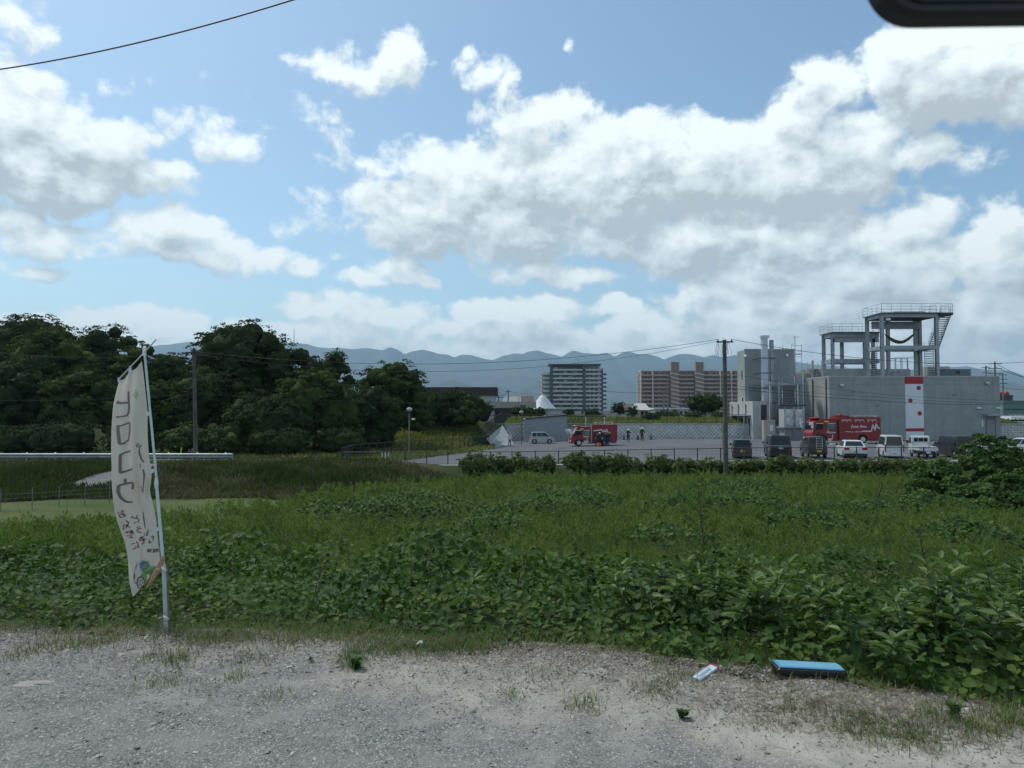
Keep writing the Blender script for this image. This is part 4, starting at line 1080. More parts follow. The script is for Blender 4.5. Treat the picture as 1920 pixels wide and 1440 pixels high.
# square tower block on the left
tY = 104.5; tx0, tx1, tz = X_(1397, tY), X_(1491, tY), Z_(656, tY)
b = MB(); b.b2(tx0, tx1, tY, tY + 3.4, GZ - .3, tz); add(b, 'tower_block', M['concrete'], bt)
b = MB(); b.b2(tx0 - .03, tx1 + .03, tY - .03, tY + .2, tz + .002, tz + .14); add(b, 'tower_coping', M['concrete_pale'], bt)
b = MB(); b.b2(X_(1405, tY), X_(1430, tY), tY - .02, tY + .03, Z_(757, tY), Z_(721, tY)); add(b, 'roller_shutter', mk('shutter_grey', (.20, .22, .225), .6, .2, var=.05), bt)
b = MB(); b.b2(X_(1397, tY) + .02, X_(1491, tY) - .02, tY - .008, tY + .02, Z_(711, tY) - .02, Z_(711, tY) + .02)
for px in (1420, 1460, 1478): b.b2(X_(px, tY) - .015, X_(px, tY) + .015, tY - .006, tY + .02, Z_(705, tY), tz - .3)
add(b, 'wall_joint', seal, bt)
b = MB(); b.b2(tx0 - .015, tx0 + .02, tY + 1.0, tY + 1.5, Z_(711, tY), Z_(694, tY)); add(b, 'slit_window', M['glass'], bt); b = MB(); b.b2(tx0 - .015, tx0 + .02, tY + .8, tY + 1.3, Z_(760, tY), Z_(746, tY)); add(b, 'slit_window', M['glass'], bt)
# low annex at the far left
aY = 99.5; ax = X_(1411, aY)
b = MB(); b.b2(ax, ax + 2.4, aY, aY + 10.5, GZ - .3, Z_(752, aY)); add(b, 'annex', M['concrete_pale'], bt)
b = MB(); b.b2(ax + 1.15, ax + 1.95, aY - .02, aY + .03, GZ, Z_(759, aY)); add(b, 'annex_door', M['dark_metal'], bt)
for k, (y0, y1) in enumerate(((1.0, 2.0), (4.2, 5.1), (7.4, 8.0))):
    b = MB(); b.b2(ax - .03, ax + .02, aY + y0, aY + y1, GZ + .3, GZ + 3.0); f_ = add(b, 'window', M['white'], bt)
    b = MB(); b.b2(ax - .045, ax - .032, aY + y0 + .08, aY + y1 - .08, GZ + .4, GZ + 2.9); add(b, 'pane', M['glass'], f_)
for y0 in (2.6, 6.0, 9.0):
    b = MB(); b.tube((ax - .12, aY + y0, GZ), (ax - .12, aY + y0, GZ + 4.9), .06, n=6); b.b2(ax - .18, ax, aY + y0 - .1, aY + y0 + .1, GZ + 4.5, GZ + 4.56); add(b, 'drain_pipe', M['dark_metal'], bt)
b = MB(); b.b2(ax - 1.0, ax - .005, aY + .8, aY + 9.4, GZ + 3.2, GZ + 3.32)
for y0 in (1, 3.7, 6.5, 9.2): b.b2(ax - .95, ax - .85, aY + y0, aY + y0 + .1, GZ, GZ + 3.198)
add(b, 'canopy', M['steel'], bt)
# connecting wall between tower and hall
b = MB(); b.b2(tx1 + .003, xL - .003, 103.2, 104.2, GZ, Z_(752, 103.2)); add(b, 'link_wall', M['concrete'], bt)
b = MB(); b.b2(tx1 + .003, xL + 2, 104.3, 104.58, Z_(752, 104), Z_(700, 104)); add(b, 'upper_wall', M['concrete_pale'], bt)
# red and white painted panel
px0, px1 = X_(1697, Yf), X_(1731, Yf)
b = MB(); b.b2(px0, px1, Yf - .05, Yf - .012, Z_(829, Yf), Z_(720, Yf)); pnl = add(b, 'sign_panel', M['white_matt'], bt)
b = MB(); b.b2(px0, px1, Yf - .055, Yf - .012, Z_(720, Yf) + .002, zT + .02); add(b, 'red_head', M['red_paint'], pnl)
b = MB(); b.b2(px0, px1, Yf - .056, Yf - .051, Z_(809, Yf), Z_(803, Yf)); add(b, 'red_band', M['red_paint'], pnl)
for cx, cy in ((1722.5, 727.5), (1706.5, 751), (1723.5, 775)):
    p = (X_(cx, Yf), Yf - .056, Z_(cy, Yf)); b = MB(); b.tube((p[0], p[1], p[2]), (p[0], p[1] + .005, p[2]), .30, n=24); add(b, 'red_disc', M['red_paint'], pnl)
# door, canopy, lamps on the right
dx0, dx1 = X_(1848, Yf), X_(1864, Yf)
b = MB(); b.b2(dx0, dx1, Yf - .02, Yf + .02, GZ, Z_(786, Yf)); d_ = add(b, 'door', mk('door_grey', (.23, .255, .27), .6, .1), bt)
b = MB(); b.b2(dx0 - .07, dx0 - .002, Yf - .035, Yf + .02, GZ, Z_(786, Yf) + .07); b.b2(dx1 + .002, dx1 + .07, Yf - .035, Yf + .02, GZ, Z_(786, Yf) + .07); b.b2(dx0 - .001, dx1 + .001, Yf - .035, Yf + .02, Z_(786, Yf) + .002, Z_(786, Yf) + .07); add(b, 'frame', M['dark_metal'], d_)
b = MB(); b.tube((dx0 + .12, Yf - .07, GZ + 1), (dx0 + .12, Yf - .07, GZ + 1.25), .02, n=6); add(b, 'handle', M['steel_bright'], d_)
b = MB(); b.b2(X_(1842, Yf), X_(1872, Yf), Yf - 1.0, Yf - .004, Z_(780, Yf), Z_(776.5, Yf)); add(b, 'door_canopy', M['steel'], bt)
for (px, py) in ((1834, 765), (1871, 765)):
    b = MB(); b.cbox(X_(px, Yf) - .28, X_(px, Yf) + .28, Yf - .22, Yf - .003, Z_(py, Yf) - .1, Z_(py, Yf) + .1); add(b, 'wall_lamp', M['helmet'], bt)
for (px, py) in ((1850, 718), (1577, 722)):
    b = MB(); b.cbox(X_(px, Yf) - .26, X_(px, Yf) + .26, Yf - .35, Yf - .003, Z_(py, Yf) - .12, Z_(py, Yf) + .12); b.tube((X_(px, Yf) + .1, Yf - .2, Z_(py, Yf) - .1), (X_(px, Yf) + .1, Yf - .4, Z_(py, Yf) - .3), .09, n=8); add(b, 'floodlight', M['steel_bright'], bt)
for (px, py) in ((1398, 668), (1476, 667)):
    b = MB(); b.sphere((X_(px, tY), tY - .2, Z_(py, tY)), .22); add(b, 'floodlight', M['helmet'], bt)
b = MB(); b.b2(X_(1841, Yf) - .07, X_(1841, Yf) + .07, Yf - .04, Yf - .003, Z_(800, Yf), Z_(788, Yf)); add(b, 'name_plate', M['helmet'], bt)
for px in (1549, 1524):
    Yp = (xL - .1) / (px - 960) * F
    b = MB(); b.tube((xL - .1, Yp, GZ), (xL - .1, Yp, zT - .1), .07, n=8)
    for k in range(5): b.b2(xL - .17, xL, Yp - .09, Yp + .09, GZ + 1 + 1.5 * k, GZ + 1.05 + 1.5 * k)
    add(b, 'drain_pipe', M['dark_metal'], bt)
for (px, py) in ((1600, 735), (1645, 760), (1790, 740)):
    b = MB(); b.b2(X_(px, Yf) - .22, X_(px, Yf) + .22, Yf - .03, Yf - .003, Z_(py, Yf) - .15, Z_(py, Yf) + .15)
    for q in range(4): b.b2(X_(px, Yf) - .19, X_(px, Yf) + .19, Yf - .05, Yf - .031, Z_(py, Yf) - .12 + .07 * q, Z_(py, Yf) - .09 + .07 * q)
    add(b, 'wall_vent', seal, bt)
# twin flue
fY = 101.5
fl = MB(); fx = X_(1436, fY)
fl.b2(fx - .38, fx + .38, fY, fY + .7, Z_(790, fY), Z_(634, fY)); fl.b2(fx - .5, fx + .6, fY - .08, fY + .78, Z_(634, fY) + .003, Z_(634, fY) + .4)
flue = add(fl, 'flue', mk('flue_steel', (.45, .52, .60), .4, .5), bt)
fl = MB(); fx2 = X_(1450, fY); fl.b2(fx2 - .28, fx2 + .20, fY + .1, fY + .6, Z_(800, fY), Z_(637, fY)); add(fl, 'flue', M['steel'], bt)
for k in range(6): fl = MB(); z = Z_(672 + 28 * k, fY); fl.b2(fx - .75, fx2 + .45, fY - .1, fY - .02, z, z + .1); fl.b2(fx - .75, fx - .65, fY - .02, tY - .003, z, z + .1); add(fl, 'flue_bracket', M['dark_metal'], flue)
# steel access platform and its stairs
def railing(mb, pts, h=1.1, nrails=3, post=1.0, r=.025):
    for a_, c_ in zip(pts[:-1], pts[1:]):
        a_, c_ = Vector(a_), Vector(c_); n_ = max(1, round((c_ - a_).length / post))
        for k in range(n_ + 1):
            p = a_.lerp(c_, k / n_); mb.tube(p, p + Vector((0, 0, h)), r, n=5)
        for q in range(nrails):
            z = Vector((0, 0, h * (q + 1) / nrails)); mb.tube(a_ + z, c_ + z, r * (1.15 if q == nrails - 1 else .75), n=5)
def stair(par, p0, p1, wdir, w, name='staircase', n=14, rail=True):
    """flight from low p0 to high p1; wdir: unit vector across"""
    p0, p1, wd = Vector(p0), Vector(p1), Vector(wdir).normalized()
    st = MB()
    for s_ in (0, 1):
        o = wd * (w * s_); st.sheet(p0 + o + Vector((0, 0, -.12)), p1 + o + Vector((0, 0, -.12)), p1 + o + Vector((0, 0, .16)), p0 + o + Vector((0, 0, .16)), .05)
    root_ = add(st, name, M['steel'], par)
    tr_ = MB(); d = (p1 - p0); run = Vector((d.x, d.y, 0)).normalized() * .15
    for k in range(n):
        c = p0 + d * ((k + .5) / n); tr_.sheet(c - run, c - run + wd * w, c + run + wd * w, c + run, .07)
    add(tr_, 'tread', M['dark_metal'], root_)
    if rail:
        rl = MB()
        for s_ in (0, 1):
            o = wd * (w * s_)
            for k in range(5): q = p0 + d * (k / 4) + o; rl.tube(q, q + Vector((0, 0, 1.0)), .025, n=5)
            for h_ in (.55, 1.0): rl.tube(p0 + o + Vector((0, 0, h_)), p1 + o + Vector((0, 0, h_)), .025, n=5)
        add(rl, 'handrail', M['steel'], root_)
    return root_
pY = 99.0; plz = Z_(719, pY)
b = MB(); b.b2(X_(1447, pY), X_(1516, pY), pY, pY + .25, plz - .28, plz + .1); b.b2(X_(1447, pY), X_(1516, pY), pY + 1.4, pY + 1.6, plz - .28, plz + .1); b.b2(X_(1447, pY), X_(1516, pY), pY + .252, pY + 1.398, plz + .02, plz + .09)
pf = add(b, 'platform', M['steel'], bt)
b = MB()
for px in (1448, 1497, 1500, 1502.5): b.b2(X_(px, pY) - .08, X_(px, pY) + .08, pY + .3, pY + .46, GZ, plz - .282)
add(b, 'platform_post', M['steel'], pf)
b = MB(); railing(b, [(X_(1448, pY), pY + .05, plz + .1), (X_(1502, pY), pY + .05, plz + .1)], 1.35); railing(b, [(X_(1485, pY), pY + .1, plz + .1), (X_(1485, pY) + .01, pY + 1.5, plz + .1)], 2.1); add(b, 'railing', M['steel'], pf)
stair(bt, (X_(1467, 97.6), 97.6, Z_(758, 97.6)), (X_(1476, pY), pY + 1.8, plz), (1, 0, 0), 1.75, n=13)
b = MB(); b.b2(X_(1462, 97.4), X_(1508, 97.4), 96.9, 97.7, Z_(759, 97.3) - .15, Z_(759, 97.3)); add(b, 'landing', M['dark_metal'], bt)
stair(bt, (X_(1453, 99.5), 99.3, Z_(800, 98)), (X_(1453, 98), 97.2, Z_(759, 98)), (1, 0, 0), 1.15, n=12, rail=False)
stair(bt, (X_(1520, 103), 102.0, Z_(712, 103) - .4), (X_(1522, 103), 104.4, Z_(690, 103)), (1, 0, 0), 1.5, n=8)
b = MB(); b.b2(X_(1525, 104) - .15, X_(1525, 104) + .12, 103.9, 104.2, Z_(700, 104), Z_(676, 104)); b.b2(X_(1543, 104) - .15, X_(1543, 104) + .12, 103.9, 104.2, Z_(700, 104), Z_(676, 104)); add(b, 'roof_vent', M['concrete_pale'], bt)
for k, (px, y0, y1, r_) in enumerate(((1461, 716, 790, .09), (1506, 700, 790, .07), (1511, 720, 800, .05), (1496, 722, 766, .10), (1502, 722, 766, .06), (1443, 716, 800, .07))):
    b = MB(); b.tube((X_(px, 98.4), 98.4, Z_(y1, 98.4)), (X_(px, 98.4), 98.4, Z_(y0, 98.4)), r_, n=8); b.tube((X_(px, 98.4), 98.4, Z_(y0, 98.4)), (X_(px, 98.4) + .3, 98.9, Z_(y0, 98.4)), r_, n=8); add(b, 'duct_pipe', M['steel_bright'] if k % 2 else M['steel'], bt)
# roof rails, plant room, masts
b = MB(); railing(b, [(X_(1519, 101.8) + .4, 101.8, zT + .16), (xL + .4, Yf + 3.5, zT + .16), (X_(1640, 99), Yf + 3.5, zT + .16)], 1.15, 3, 1.4, .02); railing(b, [(X_(1820, 98), 98, zT + .05), (X_(1876, 98) - .8, 98, zT + .05)], 1.05, 3, 1.1); add(b, 'roof_railing', M['steel'], bt)
b = MB(); b.b2(X_(1768, 99), X_(1822, 99), 99, 101.5, zT - .1, Z_(692, 99)); pr = add(b, 'roof_plant_room', mk('plant_room_grey', (.12, .14, .165), .6, .2), bt)
b = MB(); b.b2(X_(1793, 99), X_(1801, 99), 98.97, 98.998, Z_(701, 99), Z_(695, 99)); add(b, 'louvre', M['dark_metal'], pr)
b = MB(); b.b2(X_(1740, 104), X_(1782, 104), 104.0, 106, zT - .1, Z_(687, 104)); add(b, 'roof_tank_housing', M['concrete_pale'], bt)
b = MB()
fr0, fr1, fz0, fz1 = X_(1681, 97.5), X_(1716, 97.5), zT + .02, Z_(671, 97.5)
for x in (fr0, fr0 + .85, fr1 - .9, fr1):
    for y in (97.5, 99.3): b.tube((x, y, fz0), (x, y, fz1), .045, n=6)
for z in (fz1, fz0 + .5, fz0 + 1.0):
    b.tube((fr0, 97.5, z), (fr1, 97.5, z), .04, n=5)
    b.tube((fr0, 99.3, z), (fr1, 99.3, z), .04, n=5); b.tube((fr0, 97.5, z), (fr0, 99.3, z), .04, n=5)
tag(add(b, 'roof_frame', M['steel'], None), 'low open steel frame standing on the roof under the tall tower', 'frame')
mst = root('rooftop_antenna', 'television antenna mast with cross arms behind the square tower block', 'antenna', X_(1492, 107), 107, GZ)
b = MB(); mx_ = X_(1492, 107); b.tube((mx_, 107, Z_(700, 107)), (mx_, 107, Z_(629, 107)), .045, n=6); b.tube((mx_ + 1.0, 107, Z_(692, 107)), (mx_ + 1.0, 107, Z_(645, 107)), .035, n=5); b.tube((mx_, 107, GZ), (mx_, 107, Z_(700, 107)), .06, n=6); add(b, 'mast', M['steel'], mst)
b = MB(); b.tube((mx_ - .5, 107, Z_(632, 107)), (mx_ + .8, 107, Z_(632, 107)), .03, n=5)
for k in range(6): b.tube((mx_ - .4 + .2 * k, 106.7, Z_(632, 107)), (mx_ - .4 + .2 * k, 107.3, Z_(632, 107)), .015, n=4)
add(b, 'aerial', M['steel'], mst)
for py in (648, 659, 664, 669, 679): b = MB(); b.tube((mx_ - (.5 if py == 648 else 0), 107, Z_(py, 107)), (mx_ + 1.0, 107, Z_(py, 107)), .03 if py != 664 else .09, n=5); add(b, 'cross_arm', M['steel'], mst)
b = MB()
b.path([(mx_ - .5, 107, Z_(655, 107)), (mx_ - .5, 107, Z_(646, 107)), (mx_ - .35, 107, Z_(644, 107)), (mx_ - .2, 107, Z_(646, 107))], .03); add(b, 'hooked_arm', M['steel'], mst)
b = MB(); b.tube((X_(1470, 105), 105.2, tz - .2), (X_(1470, 105), 105.2, Z_(634, 105)), .03, .012, n=6); b.b2(X_(1470, 105) - .1, X_(1470, 105) + .1, 105.1, 105.3, tz + .142, tz + .3); tag(add(b, 'lightning_rod', M['steel'], None), 'thin lightning rod on top of the square tower block', 'rod')

# ---- panel water tank and cabinet
wY = 94.2; wx0, wx1 = X_(1470, wY), X_(1507, wY); wz0, wz1 = Z_(800, wY), Z_(767, wY)
wt = root('water_tank', 'silver panel water tank on a concrete base left of the big fire engine', 'tank', (wx0 + wx1) / 2, wY, GZ)
b = MB(); b.b2(wx0 + .1, wx1 - .1, wY, wY + 2.2, wz0, wz1)
tkm = mk('tank_panel', (.50, .53, .53), .4, .3, var=.06)
tk = add(b, 'tank', tkm, wt)
for i in range(3):
    for j in range(2):
        cx = wx0 + .1 + (wx1 - wx0 - .2) * (i + .5) / 3; cz = wz0 + (wz1 - wz0) * (j + .5) / 2; w2, h2 = (wx1 - wx0 - .2) / 6 - .06, (wz1 - wz0) / 4 - .06
        b = MB(); ap = (cx, wY - .10, cz); q = [(cx - w2, wY - .002, cz - h2), (cx + w2, wY - .002, cz - h2), (cx + w2, wY - .002, cz + h2), (cx - w2, wY - .002, cz + h2)]
        b.add(q + [ap], [(0, 1, 4), (1, 2, 4), (2, 3, 4), (3, 0, 4)]); add(b, 'tank_panel', tkm, tk)
b = MB()
for x in (wx0, wx0 + 1.2, wx1 - 1.2, wx1): b.b2(x - .05, x + .05, wY - .16, wY - .06, GZ, wz1 + .25)
b.b2(wx0 - .2, wx1 + .2, wY - .3, wY + 2.3, wz0 - .2, wz0 - .003); add(b, 'frame', M['steel'], wt)
b = MB(); b.b2(wx0 + .15, wx1 - .15, wY + .1, wY + 2.1, GZ, wz0 - .202); add(b, 'base', M['concrete'], wt)
cY = 93.5; cx0, cx1 = X_(1432, cY), X_(1453, cY)
cb = root('electrical_cabinet', 'beige metal electrical cabinet standing below the twin flue', 'cabinet', (cx0 + cx1) / 2, cY, GZ)
bei = mk('beige_enamel', (.36, .35, .31), .5, .1, var=.05)
b = MB(); b.cbox(cx0, cx1, cY, cY + 1.0, GZ + .12, Z_(789, cY), .02); add(b, 'housing', bei, cb)
b = MB(); b.b2(cx0 - .05, cx1 + .05, cY - .06, cY + 1.05, Z_(789, cY) + .003, Z_(789, cY) + .08); add(b, 'roof', bei, cb)
b = MB(); b.b2((cx0 + cx1) / 2 + .02, (cx0 + cx1) / 2 + .4, cY - .015, cY - .002, Z_(808, cY), Z_(797, cY)); add(b, 'notice', M['white_matt'], cb)
b = MB(); b.b2(cx0 + .03, cx1 - .03, cY + .03, cY + .97, GZ - .05, GZ + .118); add(b, 'plinth', M['concrete'], cb)

# ---- the two steel training towers
def tower(name, label, x0, x1, y0, y1, zb, zd, zm, cols, depth_beam=.5, over=.35, railh=1.2):
    t = root(name, label, 'tower', (x0 + x1) / 2, y0, zb)
    for (x, y) in cols:
        b = MB(); b.b2(x - .21, x + .21, y - .05, y + .0, zb, zd - .05); b.b2(x - .21, x + .21, y + .32, y + .37, zb, zd - .05); b.b2(x - .06, x + .06, y + .002, y + .318, zb, zd - .05); b.b2(x - .36, x + .36, y - .14, y + .46, zb - .1, zb + .05)
        add(b, 'column', M['steel'], t)
    for z, nm in ((zd, 'deck_beam'), (zm, 'mid_beam')):
        b = MB()
        for (a0, a1, b0, b1) in ((x0, x1, y0 - .08, y0 + .04), (x0, x1, y1, y1 + .12)): b.b2(a0, a1, b0, b1, z - depth_beam, z)
        for xx in (x0, x1): b.b2(xx - .06, xx + .06, y0 + .042, y1 - .002, z - depth_beam, z)
        add(b, nm, M['steel'], t)
    b = MB(); b.b2(x0 - over, x1 + over, y0 - .5, y1 + .5, zd + .003, zd + .12); add(b, 'deck', mk('deck_plate', (.16, .18, .20), .7, .3), t)
    for k in range(6):
        xx = x0 + (x1 - x0) * (k + .5) / 6; b = MB(); b.b2(xx - .05, xx + .05, y0 + .05, y1 - .05, zd - .3, zd - .002); add(b, 'joist', M['steel'], t)
    b = MB(); e0, e1, f0, f1, zz = x0 - over + .04, x1 + over - .04, y0 - .46, y1 + .46, zd + .12
    railing(b, [(e0, f1, zz), (e0, f0, zz), (e1, f0, zz)], railh, 3, 1.45, .03); railing(b, [(e1, f0 + 1.2, zz), (e1, f1, zz), (e0, f1, zz)], railh, 3, 1.45, .03)
    add(b, 'railing', M['steel_bright'], t)
    return t
TY = 96.6
ax0, ax1 = X_(1657, TY), X_(1760, TY)
tA = tower('training_tower', 'tall open steel training tower with railed top deck on the hall roof', ax0, ax1, TY, TY + 4.2, zT + .02, Z_(588, TY), Z_(648, TY),
           [(ax0, TY), (ax1, TY), (ax0, TY + 4.0), (ax1, TY + 4.0), (X_(1668, TY + 4), TY + 4.0), (X_(1720, TY + 4), TY + 4.0)])
b = MB(); b.b2(ax0 + .4, ax1 - .3, TY + 3.6, TY + 3.75, Z_(617, TY + 3.6), Z_(603, TY + 3.6)); add(b, 'rear_panel', M['steel'], tA)
b = MB(); b.b2(ax1 + .36, ax1 + 2.0, TY - .4, TY + 2.3, Z_(588, TY) - .25, Z_(588, TY) + .11); ld = add(b, 'stair_landing', M['dark_metal'], tA)
b = MB(); zz = Z_(588, TY) + .11; railing(b, [(ax1 + .5, TY - .36, zz), (ax1 + 1.95, TY - .36, zz), (ax1 + 1.95, TY + 2.2, zz)], 1.2, 3, 1.0, .03); add(b, 'railing', M['steel_bright'], ld)
stair(tA, (ax1 + .12, TY + 2.2, Z_(649, TY)), (ax1 + .42, TY - .2, Z_(590, TY)), (1, .0, 0), 1.4, n=18)
b = MB(); b.b2(ax1 - 1.0, ax1 + .7, TY + 2.8, TY + 3.9, Z_(651, TY) - .2, Z_(651, TY)); add(b, 'landing', M['steel'], tA)
stair(tA, (ax1 - 1.45, TY + .6, zT + .1), (ax1 - .5, TY + 2.3, Z_(652, TY)), (1, 0, 0), 1.25, n=16)
stair(tA, (ax0 + .9, TY + 5.2, zT + .1), (ax0 + .3, TY + 3.6, Z_(652, TY)), (1, 0, 0), .8, n=14)
b = MB(); b.cbox(ax0 + .5, ax0 + 1.0, TY - .3, TY + .1, Z_(601, TY), Z_(597, TY)); add(b, 'floodlight', M['helmet'], tA)
b = MB(); railing(b, [(ax1 - 1.9, TY + .2, Z_(588, TY) + .12), (ax1 + .1, TY + .2, Z_(588, TY) + .12)], .9, 2, 1.0); b.b2(ax0 + 1.6, ax1 - 1.6, TY - .1, TY + .3, Z_(588, TY) + .125, Z_(588, TY) + .3); add(b, 'deck_fitting', M['steel'], tA)
BY = 105.2
bx0, bx1 = X_(1563.5, BY), X_(1650, BY)
tB = tower('training_tower', 'lower open steel training tower with two deep beams, left of the tall one', bx0, bx1, BY, BY + 3.2, Z_(692, BY), Z_(624, BY), Z_(673, BY),
           [(bx0, BY), (X_(1640, BY), BY), (bx0, BY + 3.0), (X_(1581, BY + 3), BY + 3.0), (X_(1624, BY + 3), BY + 3.0)], .62)
b = MB(); b.b2(bx0, bx1, BY - .05, BY + .05, Z_(642, BY), Z_(635, BY)); b.b2(bx0, bx1, BY + .06, BY + .1, Z_(636, BY), Z_(630, BY)); add(b, 'lower_beam', M['steel'], tB)
# sagging rescue hammock
hmk = mk('olive_canvas', (.085, .075, .035), .9, var=.2, scale=3)
hp = [Vector((X_(1662, 99), 99, Z_(627, 99))), Vector((X_(1717, 99), 99, Z_(625, 99)))]
ht_ = root('hammock', 'olive brown canvas sling sagging between the tall tower columns', 'hammock', X_(1690, 99), 99, Z_(645, 99))
V = []; nS = 17
for i in range(nS):
    u = i / (nS - 1); q = 4 * u * (1 - u); c = hp[0].lerp(hp[1], u) + Vector((0, 0, -1.35 * q ** .9)); w2 = .12 + .42 * q ** .5
    for k in range(5): a_ = -1 + k / 2; V.append((c.x, c.y + a_ * w2, c.z + .34 * a_ * a_ * (q ** .5)))
b = MB(); b.add(V + [(v_[0], v_[1], v_[2] - .05) for v_ in V], [(i * 5 + k, i * 5 + k + 1, i * 5 + k + 6, i * 5 + k + 5) for i in range(nS - 1) for k in range(4)] + [(85 + i * 5 + k, 85 + i * 5 + k + 5, 85 + i * 5 + k + 6, 85 + i * 5 + k + 1) for i in range(nS - 1) for k in range(4)] + [(i * 5 + e_, (i + 1) * 5 + e_, 85 + (i + 1) * 5 + e_, 85 + i * 5 + e_) for i in range(nS - 1) for e_ in (0, 4)])
add(b, 'canvas', hmk, ht_, True)
b = MB(); b.tube(hp[0], (ax0 + .2, TY + 1.5, Z_(618, 99)), .03, n=5); b.tube(hp[1], (X_(1720, TY + 4) - .2, TY + 3.9, Z_(620, 99)), .03, n=5); add(b, 'rope', M['dark_metal'], ht_)

# ---- concrete block retaining wall and its pale wing
rwm = bpy.data.materials.new('block_wall'); rwm.use_nodes = True
t = NT(rwm.node_tree); bs = rwm.node_tree.nodes['Principled BSDF']; ob = t.n('ShaderNodeTexCoord').outputs['Object']
vv = t.n('ShaderNodeTexVoronoi', feature='F1'); vv.inputs['Randomness'].default_value = .25; t.put(vv.inputs['Scale'], 2.2); t.put(vv.inputs['Vector'], t.v('MULTIPLY', ob, (1, 0.01, 1.5)))
t.put(bs.inputs['Base Color'], t.mix(t.rng(t.noise(ob, 1.2, 5, .6), .35, .65), (.46, .48, .48, 1), (.58, .59, .58, 1))); bs.inputs['Roughness'].default_value = .9
bn = t.n('ShaderNodeBump'); bn.inputs['Strength'].default_value = 1.0; bn.inputs['Distance'].default_value = .25; bn.invert = True
t.put(bn.inputs['Height'], vv.outputs['Distance']); t.put(bs.inputs['Normal'], bn.outputs[0])
rw = root('retaining_wall', 'long grey retaining wall of bumpy concrete blocks behind the car park', 'wall', 36, 101, -2.6)
b = MB(); b.b2(-.9, 73.5, 101.0, 101.5, -3.0, Z_(796, 101)); wl_ = add(b, 'block_face', rwm, rw)
# rows of protruding block noses
b = MB(); z0 = -2.5; r_ = 0
while z0 < Z_(796, 101) - .2:
    x = -.6 + (.27 if r_ % 2 else 0)
    while x < 33:
        b.add([(x - .17, 100.998, z0 + .16), (x, 100.998, z0 + .02), (x + .17, 100.998, z0 + .16), (x, 100.998, z0 + .30), (x, 100.80, z0 + .16)], [(0, 1, 4), (1, 2, 4), (2, 3, 4), (3, 0, 4)]); x += .56
    z0 += .29; r_ += 1
add(b, 'block_nose', mk('block_nose', (.66, .67, .66), .85, var=.12, scale=1.2), rw)
b = MB(); b.b2(-.95, 73.55, 100.9, 101.6, Z_(796, 101) + .003, Z_(796, 101) + .12); add(b, 'coping', M['concrete_pale'], rw)
ww = MB()
p = [at(912, 823, 82), at(925, 838.5, 83.5), at(966, 838, 90), at(957, 822, 94), at(942, 797, 99.5)]
nn_ = Vector((0.25, .6, -.4))
ww.add([tuple(q) for q in p] + [tuple(q + nn_) for q in p], [(0, 1, 2, 3, 4), (9, 8, 7, 6, 5), (0, 5, 6, 1), (1, 6, 7, 2), (2, 7, 8, 3), (3, 8, 9, 4), (4, 9, 5, 0)])
tag(ww.build('wing_wall', mk('wing_concrete', (.30, .33, .34), .85, var=.1, scale=.7, streak=.2)), 'pale sloping concrete wing wall at the left end of the block wall', 'wall')

# ---- shed with lean-to roof
sY = 98.0; sx0, sx1 = X_(982, sY), X_(1063, sY); sz0 = float(lot_z(2)) - .02
sh = root('shed', 'plain blue-grey shed with sloping roof behind the silver van', 'shed', (sx0 + sx1) / 2, sY, sz0)
shm = mk('shed_panel', (.25, .28, .31), .6, .1, var=.04, scale=.4)
b = MB(); zl, zr = Z_(786, sY), Z_(779.5, sY)
b.prism([(sx0, sz0), (sx1, sz0), (sx1, zr), (sx0, zl)], sY, sY + 2.6); add(b, 'wall', shm, sh)
b = MB(); b.prism([(sx0 - .25, zl + .01), (sx1 + .15, zr + .03), (sx1 + .15, zr + .18), (sx0 - .25, zl + .14)], sY - .2, sY + 2.75); b.b2(sx1 + .16, X_(1135, sY), sY - .1, sY + 2.7, Z_(781.5, sY), Z_(779, sY)); add(b, 'roof', M['dark_metal'], sh)
b = MB()
for px in (1098, 1133): b.b2(X_(px, sY) - .05, X_(px, sY) + .05, sY, sY + .1, sz0, Z_(781.5, sY) - .003)
add(b, 'post', M['steel_bright'], sh)
b = MB(); b.b2(sx0 + .05, X_(1000, sY), sY - .35, sY - .003, sz0, Z_(815, sY)); add(b, 'side_panel', M['steel'], sh)

